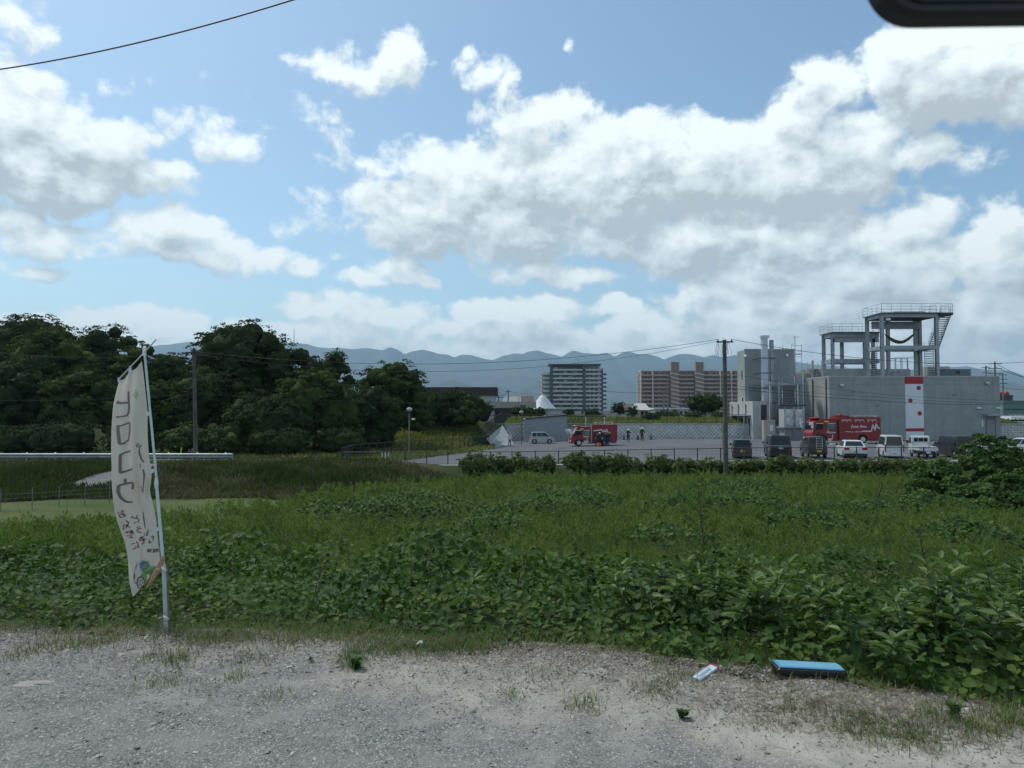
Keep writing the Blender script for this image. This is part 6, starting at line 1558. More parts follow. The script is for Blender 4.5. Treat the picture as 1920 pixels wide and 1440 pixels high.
def car(label, x, y, z, rz, s, cat_='car', group='vehicles parked in the row'):
    """s: L W H belt paint; hood, cabin stations; everything in metres; +x is forward"""
    t = thing('parked_car', label, cat_, (x, y, z), rz, group)
    L, W_, H, belt = s['L'], s['W'], s['H'], s['belt']; w = W_ / 2; p = s['paint']; r = s.get('r', .29); cl = s.get('clear', .18)
    hx = s.get('hood', L * .5 - .5); hz_ = s.get('hoodz', belt)
    wx = (-L / 2 + s.get('ro', .55), L / 2 - s.get('fo', .65))
    prof = [(-L / 2 + .05, cl + .05)]
    for c in wx:
        prof += [(c - r - .05, cl + .02)] + [(c + (r + .05) * math.cos(a_), r + (r + .05) * math.sin(a_) * .95) for a_ in np.linspace(math.pi * .95, .05 * math.pi, 7)] + [(c + r + .05, cl + .02)]
    prof += [(L / 2 - .06, cl + .08), (L / 2, .45), (L / 2 - .04, hz_ - .12), (L / 2 - .14, hz_ - .02), (hx, belt), (-L / 2 + s.get('trunk', .12), belt)] + [(-L / 2 + .01, belt - .10), (-L / 2, .5)]
    b = MB(); b.prism(prof, -w, w); loc_build(b, 'body', p, t, bevel=.045, seg=2, smooth=False)
    b = MB(); frustum(b, s['c0'], s['c1'], w - .03, belt - .01, s['t0'], s['t1'], w - s.get('tum', .13), H)
    cab = loc_build(b, 'cabin', s.get('roofpaint', p), t, bevel=.05, seg=3)
    c0, c1, t0, t1 = s['c0'], s['c1'], s['t0'], s['t1']; a_, w2 = w - .03, w - s.get('tum', .13)
    LQ = [(c1, a_, belt), (c0, a_, belt), (t0, w2, H), (t1, w2, H)]; RQ = [(c0, -a_, belt), (c1, -a_, belt), (t1, -w2, H), (t0, -w2, H)]
    BQ = [(c0, a_, belt), (c0, -a_, belt), (t0, -w2, H), (t0, w2, H)]; FQ = [(c1, -a_, belt), (c1, a_, belt), (t1, w2, H), (t1, -w2, H)]
    rv = s.get('rearv', (.10, .86)); gl = M['glass']
    pane(t, BQ, .07, .93, rv[0], rv[1], gl, 'rear_window'); pane(t, FQ, .06, .94, .08, .88, gl, 'windscreen')
    cuts = s.get('cuts', ((.06, .36), (.39, .66), (.69, .94)))
    for u0, u1 in cuts:
        pane(t, LQ, u0, u1, .10, .85, gl, 'side_window'); pane(t, RQ, 1 - u1, 1 - u0, .10, .85, gl, 'side_window')
    for c in wx:
        for sd in (1, -1): wheel(t, c, sd * (w - .10), r, .17, s.get('rim'), sd)
    # rear furniture
    xr = -L / 2
    lamps = s.get('lamp', (belt - .28, belt - .05, .12))
    for sd in (1, -1):
        b = MB(); b.cbox(xr - .02, xr + .10, sd * (w - .02) - (lamps[2] if sd > 0 else 0), sd * (w - .02) + (lamps[2] if sd < 0 else 0), lamps[0], lamps[1], .012); loc_build(b, 'tail_lamp', M['lamp_red'], t)
        b = MB(); b.cbox(L / 2 - .16, L / 2 + .005, sd * (w - .05) - (.26 if sd > 0 else 0), sd * (w - .05) + (.26 if sd < 0 else 0), hz_ - .30, hz_ - .14, .015); loc_build(b, 'headlight', M['lamp_white'], t)
        b = MB(); b.cbox(c1 - .28, c1 - .14, sd * (w + .11) - .08, sd * (w + .11) + .08, belt + .02, belt + .19, .02); b.tube((c1 - .2, sd * (w - .02), belt + .06), (c1 - .2, sd * (w + .06), belt + .06), .02, n=6); loc_build(b, 'side_mirror', s.get('mirror', M['black']), t)
        b = MB(); b.b2(0, .16, sd * (w + .008) - .012, sd * (w + .008) + .012, belt - .16, belt - .13); loc_build(b, 'door_handle', s.get('handle', p), t)
        b = MB(); b.b2(-.013, .013, sd * w - .006, sd * w + .006, cl + .12, belt - .03); b.b2(c1 - .52, c1 - .494, sd * w - .006, sd * w + .006, cl + .12, belt - .03); loc_build(b, 'door_gap', M['black'], t)
    b = MB(); b.cbox(xr - .06, xr + .12, -w + .02, w - .02, cl + .02, cl + .24, .03); loc_build(b, 'rear_bumper', s.get('bumper', p), t)
    b = MB(); b.cbox(L / 2 - .1, L / 2 + .05, -w + .04, w - .04, cl + .02, cl + .24, .03); loc_build(b, 'front_bumper', s.get('bumper', p), t)
    px_, pz_ = s.get('plate', (0, belt - .35)); b = MB(); b.b2(xr - .075, xr - .055 if pz_ < cl + .24 else xr + .02, px_ - .165, px_ + .165, pz_ - .083, pz_ + .083); pl = loc_build(b, 'number_plate', s.get('platem', M['yellow_plate']), t)
    b = MB()
    for k in range(4): b.b2(xr - .079, xr - .0755, px_ - .12 + .065 * k, px_ - .085 + .065 * k, pz_ - .045, pz_ + .02)
    loc_build(b, 'plate_digits', M['black'] if s.get('platem', 1) == 1 else M['navy_paint'], pl)
    b = MB(); b.b2(-L / 2 + .25, L / 2 - .25, -w + .12, w - .12, cl - .02, cl + .06); loc_build(b, 'underbody', M['black'], t)
    return t
def lot(px, Y): x = X_(px, Y); return x, Y, float(lot_z(x)) + .004
PI2 = math.pi / 2
kei = dict(L=3.4, W=1.48, H=1.62, belt=.98, c0=-1.62, c1=1.15, t0=-1.45, t1=.55)
x, y, z = lot(1389, 60.0)
car('dark grey hatchback with a yellow plate, leftmost of the parked row by the tall pole', x, y, z, PI2 - .26, dict(kei, H=1.55, paint=M['charcoal'], rearv=(.18, .92)))
x, y, z = lot(1456, 60.6)
c_ = car('dark blue boxy van with a pale blue chrome bar across its tail', x, y, z, PI2 - .22, dict(L=4.2, W=1.72, H=1.9, belt=1.08, c0=-2.02, c1=1.35, t0=-1.88, t1=.85, paint=M['navy_paint'], roofpaint=M['navy_paint'], platem=M['white_matt'], plate=(0, .88), r=.31, lamp=(.6, 1.05, .12)))
b = MB(); b.b2(-2.125, -2.09, -.80, .80, 1.02, 1.09); loc_build(b, 'chrome_bar', mk('blue_chrome', (.30, .48, .62), .2, .6), c_)
x, y, z = lot(1523, 60.2)
c_ = car('dark grey off-roader with high ground clearance and rear ladder, beside the white sedan', x, y, z, PI2 - .20, dict(L=3.5, W=1.5, H=1.78, belt=1.15, c0=-1.6, c1=.75, t0=-1.5, t1=.35, paint=M['charcoal'], r=.36, clear=.34, hoodz=1.08, hood=.85, plate=(-.12, .62), rearv=(.1, .9), bumper=M['black'], cuts=((.1, .5), (.55, .92)), lamp=(.52, .62, .22), mirror=M['silver']))
b = MB()
for yy in (-.35, .1): b.tube((-1.83, yy, .75), (-1.78, yy, 1.7), .02, n=6)
for zz in (.85, 1.05, 1.25, 1.45, 1.65): b.tube((-1.82, -.35, zz), (-1.82, .1, zz), .018, n=6)
loc_build(b, 'rear_ladder', M['silver'], c_)
x, y, z = lot(1594, 60.6)
car('white sedan with a dark lower bumper, between the off-roader and the white van', x, y, z, PI2 - .29, dict(L=4.5, W=1.76, H=1.45, belt=.95, c0=-1.75, c1=1.15, t0=-1.05, t1=.35, paint=M['white'], r=.32, trunk=.10, hood=1.1, hoodz=.88, platem=M['white_matt'], plate=(0, .62), bumper=M['black'], lamp=(.72, .90, .38), tum=.24, rearv=(.12, .86)))
x, y, z = lot(1667, 60.2)
car('white tall kei van with a large black rear window', x, y, z, PI2 - .30, dict(kei, H=1.88, belt=1.02, c0=-1.66, t0=-1.58, t1=.75, c1=1.45, paint=M['white'], rearv=(.05, .90), platem=M['white_matt'], plate=(0, .42), lamp=(.55, 1.15, .09)))
x, y, z = lot(1788, 60.4)
car('black boxy van half hidden behind the vine heap, right of the small white truck', x, y, z, PI2 - .12, dict(L=4.4, W=1.7, H=1.86, belt=1.05, c0=-2.1, c1=1.5, t0=-2.0, t1=1.0, paint=M['brown_black'], platem=M['white_matt'], r=.31))
x, y, z = lot(1917, 64)
car('white car cut off by the right edge above the vine heap', x, y, z, 2.2, dict(L=4.2, W=1.7, H=1.5, belt=.92, c0=-1.8, c1=1.2, t0=-1.3, t1=.4, paint=M['white'], r=.31, tum=.2))
x, y, z = lot(1016, 92.5)
car('silver kei wagon parked side-on before the blue-grey shed', x, y, z, math.radians(3), dict(kei, L=3.15, H=1.5, belt=.9, hoodz=.84, hood=1.0, c0=-1.5, c1=.95, t0=-1.35, t1=.45, paint=M['silver'], r=.29), group='vehicles deeper in the car park')
# small white flat-bed truck seen from behind
x, y, z = lot(1728, 60.2)
t = thing('kei_truck', 'small white flat-bed truck with three panes in the cab back, right of the white van', 'truck', (x, y, z), PI2 - .28, 'vehicles parked in the row')
b = MB(); b.prism([(.55, .75), (.55, 1.25), (.62, 1.75), (.80, 1.80), (1.30, 1.76), (1.62, 1.05), (1.68, .55), (1.66, .28), (1.35, .28), (1.28, .5), (1.05, .6), (.8, .5), (.72, .28), (.55, .28)], -.70, .70); loc_build(b, 'cab', M['white'], t, bevel=.05)
for y0, y1 in ((-.52, -.22), (-.17, .17), (.22, .52)): b = MB(); b.b2(.53, .548, y0, y1, 1.32, 1.62); loc_build(b, 'rear_window', M['glass'], t)
for sd in (1, -1):
    b = MB(); b.prism([(.75, 1.15), (1.45, 1.15), (1.22, 1.68), (.78, 1.70)], sd * .702 - .006, sd * .702 + .006); loc_build(b, 'side_window', M['glass'], t)
    for c in (-1.0, 1.08): wheel(t, c, sd * .60, .27, .15, M['silver'], sd)
    b = MB(); b.b2(-1.68, .5, sd * .70 - .02, sd * .70 + .02, .66, .95); loc_build(b, 'side_gate', M['white'], t)
    b = MB(); b.b2(-1.705, -1.685, sd * .62 - .07, sd * .62 + .07, .50, .62); loc_build(b, 'tail_lamp', M['lamp_red'], t)
    b = MB(); b.cbox(1.35, 1.47, sd * .84 - .07, sd * .84 + .07, 1.15, 1.38, .02); b.tube((1.4, sd * .7, 1.2), (1.4, sd * .78, 1.25), .02, n=5); loc_build(b, 'side_mirror', M['black'], t)
b = MB(); b.b2(-1.68, .5, -.675, .675, .60, .655); loc_build(b, 'bed', M['white'], t)
b = MB(); b.b2(-1.72, -1.683, -.70, .70, .645, .95); loc_build(b, 'tailgate', M['white'], t)
b = MB(); b.b2(.45, .52, -.68, -.62, .66, 1.3); b.b2(.45, .52, .62, .68, .66, 1.3); b.b2(.45, .52, -.68, .68, 1.24, 1.298); loc_build(b, 'guard_frame', M['silver'], t)
b = MB(); b.b2(-1.5, 1.3, -.5, .5, .3, .55); loc_build(b, 'chassis', M['black'], t)
b = MB(); b.b2(-1.72, -1.705, -.165, .165, .42, .58); loc_build(b, 'number_plate', M['white_matt'], t)
# cars on the far deck
for k, px in enumerate((1884, 1893, 1902, 1911, 1919)):
    Y = 121; x = X_(px, Y); z = Z_(790, 118) + .02
    t = thing('parked_car', 'tiny white car on the raised deck, ' + ('leftmost', 'second from left', 'middle one', 'fourth from left', 'last before the photo edge')[k] + ' of five', 'car', (x, Y, z), PI2, 'cars on the raised deck')
    b = MB(); b.prism([(-1.9, .25), (1.9, .25), (1.95, .7), (1.1, .9), (-1.8, .9), (-1.95, .6)], -.36, .36); loc_build(b, 'body', M['white'], t, bevel=.05)
    b = MB(); frustum(b, -1.5, 1.0, .34, .9, -1.0, .4, .27, 1.15); loc_build(b, 'cabin', M['glass'], t)
    b = MB()
    for c in (-1.2, 1.2): b.tube((c, -.37, .25), (c, .37, .25), .24, n=12)
    loc_build(b, 'wheel', M['rubber'], t)

# ------------------------------------------------------------------ fire engines
def ribbon(par, pts, wd, ysurf, m_, name='lettering', side=-1, th=.006, parent_off=0):
    """painted stroke in the x,z plane on a side face at y=ysurf"""
    mb = MB()
    for stroke in pts:
        for (x0, z0), (x1, z1) in zip(stroke[:-1], stroke[1:]):
            d = math.hypot(x1 - x0, z1 - z0) or 1; nx_, nz_ = -(z1 - z0) / d * wd / 2, (x1 - x0) / d * wd / 2
            ex, ez = (x1 - x0) / d * wd * .3, (z1 - z0) / d * wd * .3
            q = [(x0 - ex + nx_, z0 - ez + nz_), (x0 - ex - nx_, z0 - ez - nz_), (x1 + ex - nx_, z1 + ez - nz_), (x1 + ex + nx_, z1 + ez + nz_)]
            mb.add([(a_, ysurf + side * .012, c_) for a_, c_ in q] + [(a_, ysurf, c_) for a_, c_ in q], [(0, 1, 2, 3), (7, 6, 5, 4), (0, 4, 5, 1), (1, 5, 6, 2), (2, 6, 7, 3), (3, 7, 4, 0)])
    return loc_build(mb, name, m_, par)
def script(x0, z0, w, h, letters):
    """loose cursive words out of simple loops"""
    out = []; step = w / len(letters); x = x0
    for ch in letters:
        if ch == ' ': x += step; continue
        tall = ch.isupper(); hh = h if tall else h * .55
        if ch in 'FJ': out.append([(x + step * .1, z0 - h * .35), (x + step * .7, z0 + hh), (x + step * 1.3, z0 + hh * .95)]); out.append([(x, z0 + h * .5), (x + step, z0 + h * .5)])
        elif ch in 'R': out += [[(x, z0), (x + step * .3, z0 + hh), (x + step * .9, z0 + hh * .85), (x + step * .3, z0 + hh * .45), (x + step, z0)]]
        elif ch in 'N': out += [[(x, z0), (x + step * .3, z0 + hh), (x + step * .6, z0), (x + step, z0 + hh)]]
        elif ch in 'mnr': out += [[(x, z0), (x + step * .2, z0 + hh), (x + step * .5, z0), (x + step * .7, z0 + hh), (x + step, z0)]]
        else: out += [[(x + step * .1, z0), (x + step * .1, z0 + hh), (x + step * .8, z0 + hh), (x + step * .8, z0), (x + step * .1, z0)], [(x + step * .8, z0), (x + step, z0 + .1 * h)]]
        x += step
    return out
wl_m = mk('white_decal', (.62, .62, .68), .5, var=.03)
def fire_engine(label, px, Y, L, W_, H, num, rz=math.pi, small=False):
    """front towards -x in the photo; local +x is forward, camera side is local +y after turning round"""
    x, y, z = lot(px, Y); t = thing('fire_engine', label, 'fire engine', (x, y, z), rz, 'red fire engines')
    w = W_ / 2; xf, xr = L / 2, -L / 2; cabL = L * (.36 if not small else .42); xc = xf - cabL; cz = .55 if not small else .45
    r = .48 if not small else .38; ch = H * .93 if not small else H * .88
    fw, rw_ = xf - (1.25 if not small else .95), xr + (2.2 if not small else 1.45)
    # cab
    prof = [(xc, cz), (xc, ch), (xf - (1.0 if not small else 1.15), ch), (xf - .28 if not small else xf - .72, ch - (.42 if not small else .22)), (xf - .16 if not small else xf - .18, ch * .55), (xf, ch * .42), (xf, cz - .15), (fw + r + .12, cz - .15)]
    prof += [(fw + (r + .10) * math.cos(a_), r + (r + .10) * math.sin(a_)) for a_ in np.linspace(.12, math.pi - .12, 8)] + [(fw - r - .12, cz)]
    b = MB(); b.prism(prof, -w, w); loc_build(b, 'cab', M['red'], t, bevel=.05)
    for sd in (1, -1):
        yy = sd * (w + .002)
        z0, z1 = ch * .56, ch * .80
        for k, (a0, a1) in enumerate(((xf - 1.35, xf - .38), (xc + .22, xc + 1.2)) if not small else ((xf - 1.25, xf - .35), (xc + .12, xc + .85))):
            b = MB(); q = [(a0, z0 + (.08 if k == 0 else 0)), (a1, z0 + (.0 if k else -.06)), (a1 - (.20 if k == 0 else 0), z1), (a0, z1)]; b.prism(q, yy - .012, yy + .012); f_ = loc_build(b, 'side_window', M['glass_pale'] if k else M['glass'], t)
            b = MB(); b.b2(a0 - .04, a1 - .12, yy - .016, yy + .016, z1 + .004, z1 + .07); loc_build(b, 'window_trim', M['white'], t)
        b = MB(); b.b2(xc + (1.32 if not small else .95), xc + (1.345 if not small else .975), yy - .006, yy + .006, cz + .1, ch * .88); b.b2(xc + .1, xc + .125, yy - .006, yy + .006, cz + .1, ch * .88); loc_build(b, 'door_gap', M['black'], t)
        b = MB(); b.cbox(xf - .05, xf + .18, sd * (w + .16) - .12, sd * (w + .16) + .12, ch * .62, ch * .84, .03); b.cbox(xf + .12, xf + .36, sd * (w + .05) - .10, sd * (w + .05) + .10, ch * .74, ch * .86, .03); b.path([(xf - .2, sd * w, ch * .84), (xf, sd * (w + .2), ch * .88), (xf + .02, sd * (w + .16), ch * .5)], .03, 6); loc_build(b, 'side_mirror', M['white'], t)
        b = MB(); b.cbox(xf - .12, xf + .03, sd * (w - .05) - (.3 if sd > 0 else 0), sd * (w - .05) + (.3 if sd < 0 else 0), cz, cz + .2, .02); loc_build(b, 'headlight', M['lamp_white'], t)
        for c in (fw, rw_): wheel(t, c, sd * (w - .16), r, .28, M['steel_bright'], sd)
    b = MB(); b.prism([(xf - .18 + .02, ch * .56), (xf - .26 + .02 if not small else xf - .66, ch * .84), (xf - .30 if not small else xf - .70, ch * .84), (xf - .22, ch * .56)], -w + .12, w - .12); loc_build(b, 'windscreen', M['glass'], t)
    b = MB(); b.cbox(xf - 1.15, xf - .45, -w + .12, w - .12, ch + .003, ch + .16, .04); loc_build(b, 'light_bar', M['lamp_red'], t)
    b = MB(); b.b2(xf - 2.0 if not small else xf - 1.5, xf - 1.45 if not small else xf - 1.1, w + .003, w + .012, ch * .86, ch * .92); loc_build(b, 'yellow_badge', M['yellow_plate'], t)
    # equipment body
    bz = .48 if not small else .42; prof = [(xr, bz + .15), (xr, H - .12), (xr + .08, H - .04), (xc - .25, H - .04), (xc - .25, bz)]
    prof += [(rw_ + r + .16, bz)] + [(rw_ + (r + .12) * math.cos(a_), r + (r + .12) * math.sin(a_)) for a_ in np.linspace(.1, math.pi - .1, 8)] + [(rw_ - r - .16, bz + .02), (xr + .3, bz + .02)]
    b = MB(); b.prism(prof, -w, w); body = loc_build(b, 'equipment_body', M['red'], t, bevel=.04)
    b = MB(); b.b2(xc - .249, xc - .003, -w + .15, w - .15, .5, H - .35); b.b2(xr + .3, xf - .4, -.45, .45, .42, .70); loc_build(b, 'chassis', M['black'], t)
    b = MB(); b.b2(rw_ + r + .6, fw - r - .6, w - .12, w + .02, .28, bz - .004); loc_build(b, 'side_skirt', M['red'] if not small else M['dark_metal'], t); b = MB(); b.b2(xr + .1, rw_ - r - .3, w - .12, w - .02, .32, bz + .01); loc_build(b, 'side_skirt', M['red'] if not small else M['dark_metal'], t)
    b = MB(); b.b2(fw - r - .75, fw - r - .20, w - .25, w + .01, .22, .62); loc_build(b, 'cab_step', M['steel_bright'], t)
    if not small:
        for k in range(3): b = MB(); a0 = xr + .55 + k * 1.55; b.b2(a0, a0 + 1.15, w + .003, w + .03, H - .42, H - .34); loc_build(b, 'awning_rail', M['white'], t)
        for k in range(9): b = MB(); b.sphere((xr + .5 + k * .52, w + .02, H - .58), .05, .03, .05, 8, 5); loc_build(b, 'marker_lamp', M['lamp_white'], t)
        b = MB(); b.b2(xc - 1.9, xc - .35, -.5, .5, H - .035, H + .16); b.sphere((xc - 1.0, 0, H + .2), .4, .4, .14, 12, 6); loc_build(b, 'roof_unit', M['red'], t, bevel=.03)
        b = MB(); zl_ = H + .12
        for yy in (.62, .95): b.tube((xr + .25, yy, zl_), (xc - 2.0, yy, zl_), .03, n=6)
        for k in range(10): b.tube((xr + .4 + k * .33, .62, zl_), (xr + .4 + k * .33, .95, zl_), .02, n=5)
        for xx in (xr + .5, xc - 2.4): b.b2(xx - .03, xx + .03, .6, .98, H - .03, zl_ - .03)
        loc_build(b, 'ladder', M['steel_bright'], t)
        ribbon(body, script(-3.0, 0, 1.9, .30, 'Fomina Noma'), .05, 0, wl_m, 'lettering', 1)
        S_ = body.children[-1]; S_.location = (0, 0, 0)
        # mirrored so it reads from the camera side
        bpy.data.objects.remove(S_, do_unlink=True)
        def rd(strokes): return [[(-a_, c_) for a_, c_ in s_] for s_ in strokes]
        ribbon(body, rd(script(.55, H * .60, 1.9, .30, 'Fomna Noma')), .055, w, wl_m, 'lettering', 1)
        ribbon(body, rd([[(-.15, H * .45), (.8, H * .43)], [(1.0, H * .435), (2.0, H * .445)]]), .07, w, wl_m, 'stripe', 1)
        ribbon(body, rd([[(1.9, H * .455), (3.05, H * .465), (3.05, H * .50), (3.22, H * .70), (3.48, H * .50), (3.62, H * .74), (3.80, H * .60), (4.05, H * .57)]]), .15, w, wl_m, 'pulse_emblem', 1)
        ribbon(t, rd(script(-xf + 2.35 if 0 else -(xc + 1.25), ch * .42, 1.1, .28, 'Romr')), .06, w, wl_m, 'lettering', 1)
        ribbon(t, rd([[(-(xc + .55), ch * .22), (-(xc + .55), ch * .36)]]), .08, w, wl_m, 'number', 1)
        b = MB(); b.prism([(xf - 1.25, ch * .27), (xf - .55, ch * .25), (xf - .45, ch * .40), (xf - 1.15, ch * .42)], w + .003, w + .012); loc_build(b, 'black_panel', M['black'], t)
    else:
        def rd(strokes): return [[(-a_, c_) for a_, c_ in s_] for s_ in strokes]
        b = MB(); b.b2(xc - 1.85, xc - .42, w + .003, w + .014, bz + .15, H * .62); eq = loc_build(b, 'open_locker', M['black'], t)
        for k in range(5): b = MB(); b.b2(xc - 1.75 + k * .27, xc - 1.58 + k * .27, w + .016, w + .05, bz + .25 + .1 * (k % 2), bz + .55 + .12 * (k % 3)); loc_build(b, 'locker_gear', (M['orange'], M['steel_bright'], M['yellow_plate'], M['silver'], M['orange'])[k], eq)
        b = MB(); zl_ = H + .22
        for yy in (.3, .65): b.tube((xr + .4, yy, zl_), (xc - .5, yy, zl_), .03, n=6)
        for k in range(8): b.tube((xr + .5 + k * .26, .3, zl_), (xr + .5 + k * .26, .65, zl_), .025, n=5)
        for xx in (xr + .5, xc - .7): b.b2(xx - .03, xx + .03, .28, .68, H - .03, zl_ - .03)
        loc_build(b, 'ladder', M['steel_bright'], t)
        b = MB(); b.b2(xc - .20, xc - .05, w - .3, w - .02, cz, H - .1); loc_build(b, 'hose_rack', mk('canvas_beige', (.35, .32, .24), .9), t)
        ribbon(body, rd([[(-(xc - .38), H * .70), (-(xc - 1.4), H * .745)]]), .12, w, wl_m, 'stripe', 1)
        e0 = -(xc - 1.35)
        ribbon(body, rd([[(e0, H * .72), (e0 + .14, H * .62), (e0 + .30, H * .75), (e0 + .42, H * .55), (e0 + .55, H * .78), (e0 + .72, H * .62), (e0 + 1.0, H * .60)]]), .11, w, wl_m, 'pulse_emblem', 1)
        ribbon(t, rd(script(-(xc + .85), ch * .46, .7, .2, 'Romr')), .05, w, wl_m, 'lettering', 1)
        e0 = -(xc + .5)
        ribbon(t, rd([[(e0, ch * .38), (e0 + .16, ch * .38), (e0 + .16, ch * .31), (e0, ch * .24), (e0 + .2, ch * .24)]]), .05, w, wl_m, 'number', 1)
    return t
fire_engine('large red fire engine marked 1 with a white pulse line, parked before the concrete hall', 1577, 86.5, 8.4, 2.4, 3.2, 1, math.pi + math.radians(2))
fire_engine('small red fire engine marked 2 with crew at its open locker, facing left', 1111, 84.2, 5.5, 1.9, 2.55, 2, math.pi + math.radians(4), True)
b = MB(); x0, _, z0 = lot(1555, 79)
b.b2(X_(1545, 84), X_(1612, 84), 82.2, 82.9, -2.294, -2.17); tag(b.build('wheel_stop', M['kerb']), 'long low concrete strip on the asphalt before the big fire engine', 'kerb')

# ------------------------------------------------------------------ people
def person(label, px, Y, h, J, top, bottom, head='helmet', face=-1, shoe=None, group=None, z=None):
    """J: dict of joint offsets in units of height, x right, y away, z up"""
    x, y, z_ = lot(px, Y)
    t = thing('person', label, 'person', (x, y, z_), group=group)
    base = dict(pel=(0, 0, .52), spi=(0, 0, .62), che=(0, 0, .76), nec=(0, 0, .845), hea=(0, face * .012, .90), top=(0, 0, .955),
                shl=(-.105, 0, .80), shr=(.105, 0, .80), ell=(-.135, 0, .63), elr=(.135, 0, .63), hal=(-.14, face * .02, .49), har=(.14, face * .02, .49),
                hil=(-.055, 0, .50), hir=(.055, 0, .50), knl=(-.06, 0, .28), knr=(.06, 0, .28), anl=(-.062, 0, .045), anr=(.062, 0, .045), tol=(-.068, face * .09, .018), tor=(.068, face * .09, .018))
    base.update(J)
    rad = dict(pel=.078, spi=.072, che=.088, nec=.034, hea=.052, top=.040, shl=.045, shr=.045, ell=.030, elr=.030, hal=.022, har=.022, hil=.058, hir=.058, knl=.038, knr=.038, anl=.027, anr=.027, tol=.022, tor=.022)
    keys = list(base); ed = [('pel', 'spi'), ('spi', 'che'), ('che', 'nec'), ('nec', 'hea'), ('hea', 'top'), ('che', 'shl'), ('che', 'shr'), ('shl', 'ell'), ('shr', 'elr'), ('ell', 'hal'), ('elr', 'har'), ('pel', 'hil'), ('pel', 'hir'), ('hil', 'knl'), ('hir', 'knr'), ('knl', 'anl'), ('knr', 'anr'), ('anl', 'tol'), ('anr', 'tor')]
    me = bpy.data.meshes.new('sk'); me.from_pydata([tuple(c * h for c in base[k]) for k in keys], [(keys.index(a_), keys.index(c_)) for a_, c_ in ed], [])
    o = bpy.data.objects.new('sk', me); COL.objects.link(o)
    sk = o.modifiers.new('s', 'SKIN'); ss = o.modifiers.new('u', 'SUBSURF'); ss.levels = 1
    for i, k in enumerate(keys):
        r_ = rad[k] * h * 1.18; me.skin_vertices[0].data[i].radius = (r_, r_ * (.72 if k in ('pel', 'spi', 'che') else 1)); me.skin_vertices[0].data[i].use_root = (k == 'pel')
    dg = bpy.context.evaluated_depsgraph_get(); dg.update()
    m2 = bpy.data.meshes.new_from_object(o.evaluated_get(dg)); bpy.data.objects.remove(o, do_unlink=True)
    m2.name = 'body'
    bm = bmesh.new(); bm.from_mesh(m2)
    # fingers, thumb and nose stay part of the same body mesh
    ex = MB()
    for hk, ek, sg in (('hal', 'ell', -1), ('har', 'elr', 1)):
        H0 = Vector(base[hk]) * h; d = (Vector(base[hk]) - Vector(base[ek])).normalized()
        sdv = d.cross(Vector((0, 1, 0)) if abs(d.y) < .8 else Vector((1, 0, 0))).normalized()
        for q in range(4): p0 = H0 + d * .02 * h / 1.7 + sdv * (.018 * (q - 1.5)); ex.path([p0, p0 + d * .05, p0 + d * (.085 - .006 * abs(q - 1.2)) + Vector((0, face * .015, 0))], [.009, .008, .006], 5)
        ex.path([H0 - sdv * .02, H0 - sdv * .045 + d * .03, H0 - sdv * .045 + d * .055], [.010, .009, .007], 5)
    Hd = Vector(base['hea']) * h; ex.sphere((Hd.x, Hd.y + face * .052 * h, Hd.z + .005 * h), .010 * h, .014 * h, .016 * h, 8, 5)
    for sg in (-1, 1): ex.sphere((Hd.x + sg * .020 * h, Hd.y + face * .046 * h, Hd.z + .016 * h), .006 * h, .005 * h, .004 * h, 6, 4); ex.sphere((Hd.x + sg * .050 * h, Hd.y, Hd.z), .007 * h, .012 * h, .018 * h, 6, 4)
    tmp = bpy.data.meshes.new('x'); tmp.from_pydata(ex.v, [], ex.f); nb = len(bm.faces); bm.from_mesh(tmp)
    bm.to_mesh(m2); bm.free(); bpy.data.meshes.remove(tmp)
    Hs = [Vector(base['hal']) * h, Vector(base['har']) * h]
    mi = []
    for i, f_ in enumerate(m2.polygons):
        c = f_.center
        if i >= nb: mi.append(0)
        elif min((c - q).length for q in Hs) < .045 * h or (c - Vector(base['hea']) * h).length < .075 * h or (c - Vector(base['nec']) * h).length < .03 * h: mi.append(0)
        elif min(abs(c.z - base['anl'][2] * h), abs(c.z - base['anr'][2] * h)) < .03 * h and c.z < .12 * h: mi.append(3)
        elif c.z < base['pel'][2] * h + .02 * h and min((c - q).length for q in Hs) > .1 * h: mi.append(2)
        else: mi.append(1)
    o = link('body', m2, [M['skin'], top, bottom, shoe or M['black']], t, smooth=True)
    m2.polygons.foreach_set('material_index', mi)
    b = MB(); hd = Vector(base['top']) * h; hx = (hd + Hd) / 2
    if head == 'helmet':
        b.sphere((hx.x, hx.y, hx.z + .022 * h), .070 * h, .076 * h, .058 * h, 14, 8); b.tube((hx.x, hx.y + face * .01, hx.z + .004 * h), (hx.x, hx.y + face * .01, hx.z + .012 * h), .086 * h, n=16); loc_build(b, 'helmet', M['helmet'], t, smooth=False)
    elif head == 'cap':
        b.sphere((hx.x, hx.y, hx.z + .022 * h), .060 * h, .064 * h, .040 * h, 12, 7); b.box(hx.x, hx.y + face * .07 * h, hx.z + .016 * h, .08 * h, .07 * h, .012 * h); loc_build(b, 'cap', M['silver'], t)
        b = MB(); b.sphere((hx.x, hx.y - face * .012, hx.z + .004 * h), .057 * h, .056 * h, .034 * h, 12, 7); loc_build(b, 'hair', M['hair'], t)
    else:
        b.sphere((hx.x, hx.y - face * .012, hx.z + .018 * h), .060 * h, .062 * h, .045 * h, 12, 7); loc_build(b, 'hair', M['hair'], t)
    return t
FG = 'crew around the small fire engine'
person('person in white shirt, dark trousers and cap standing by the wing wall', 956, 86.5, 1.60, dict(ell=(-.16, -.02, .65), hal=(-.09, -.06, .56), elr=(.14, 0, .64), har=(.14, -.03, .50), anl=(-.09, .02, .045), tol=(-.10, -.07, .018), knl=(-.07, 0, .28)), M['white_cloth'], M['navy_cloth'], 'cap')
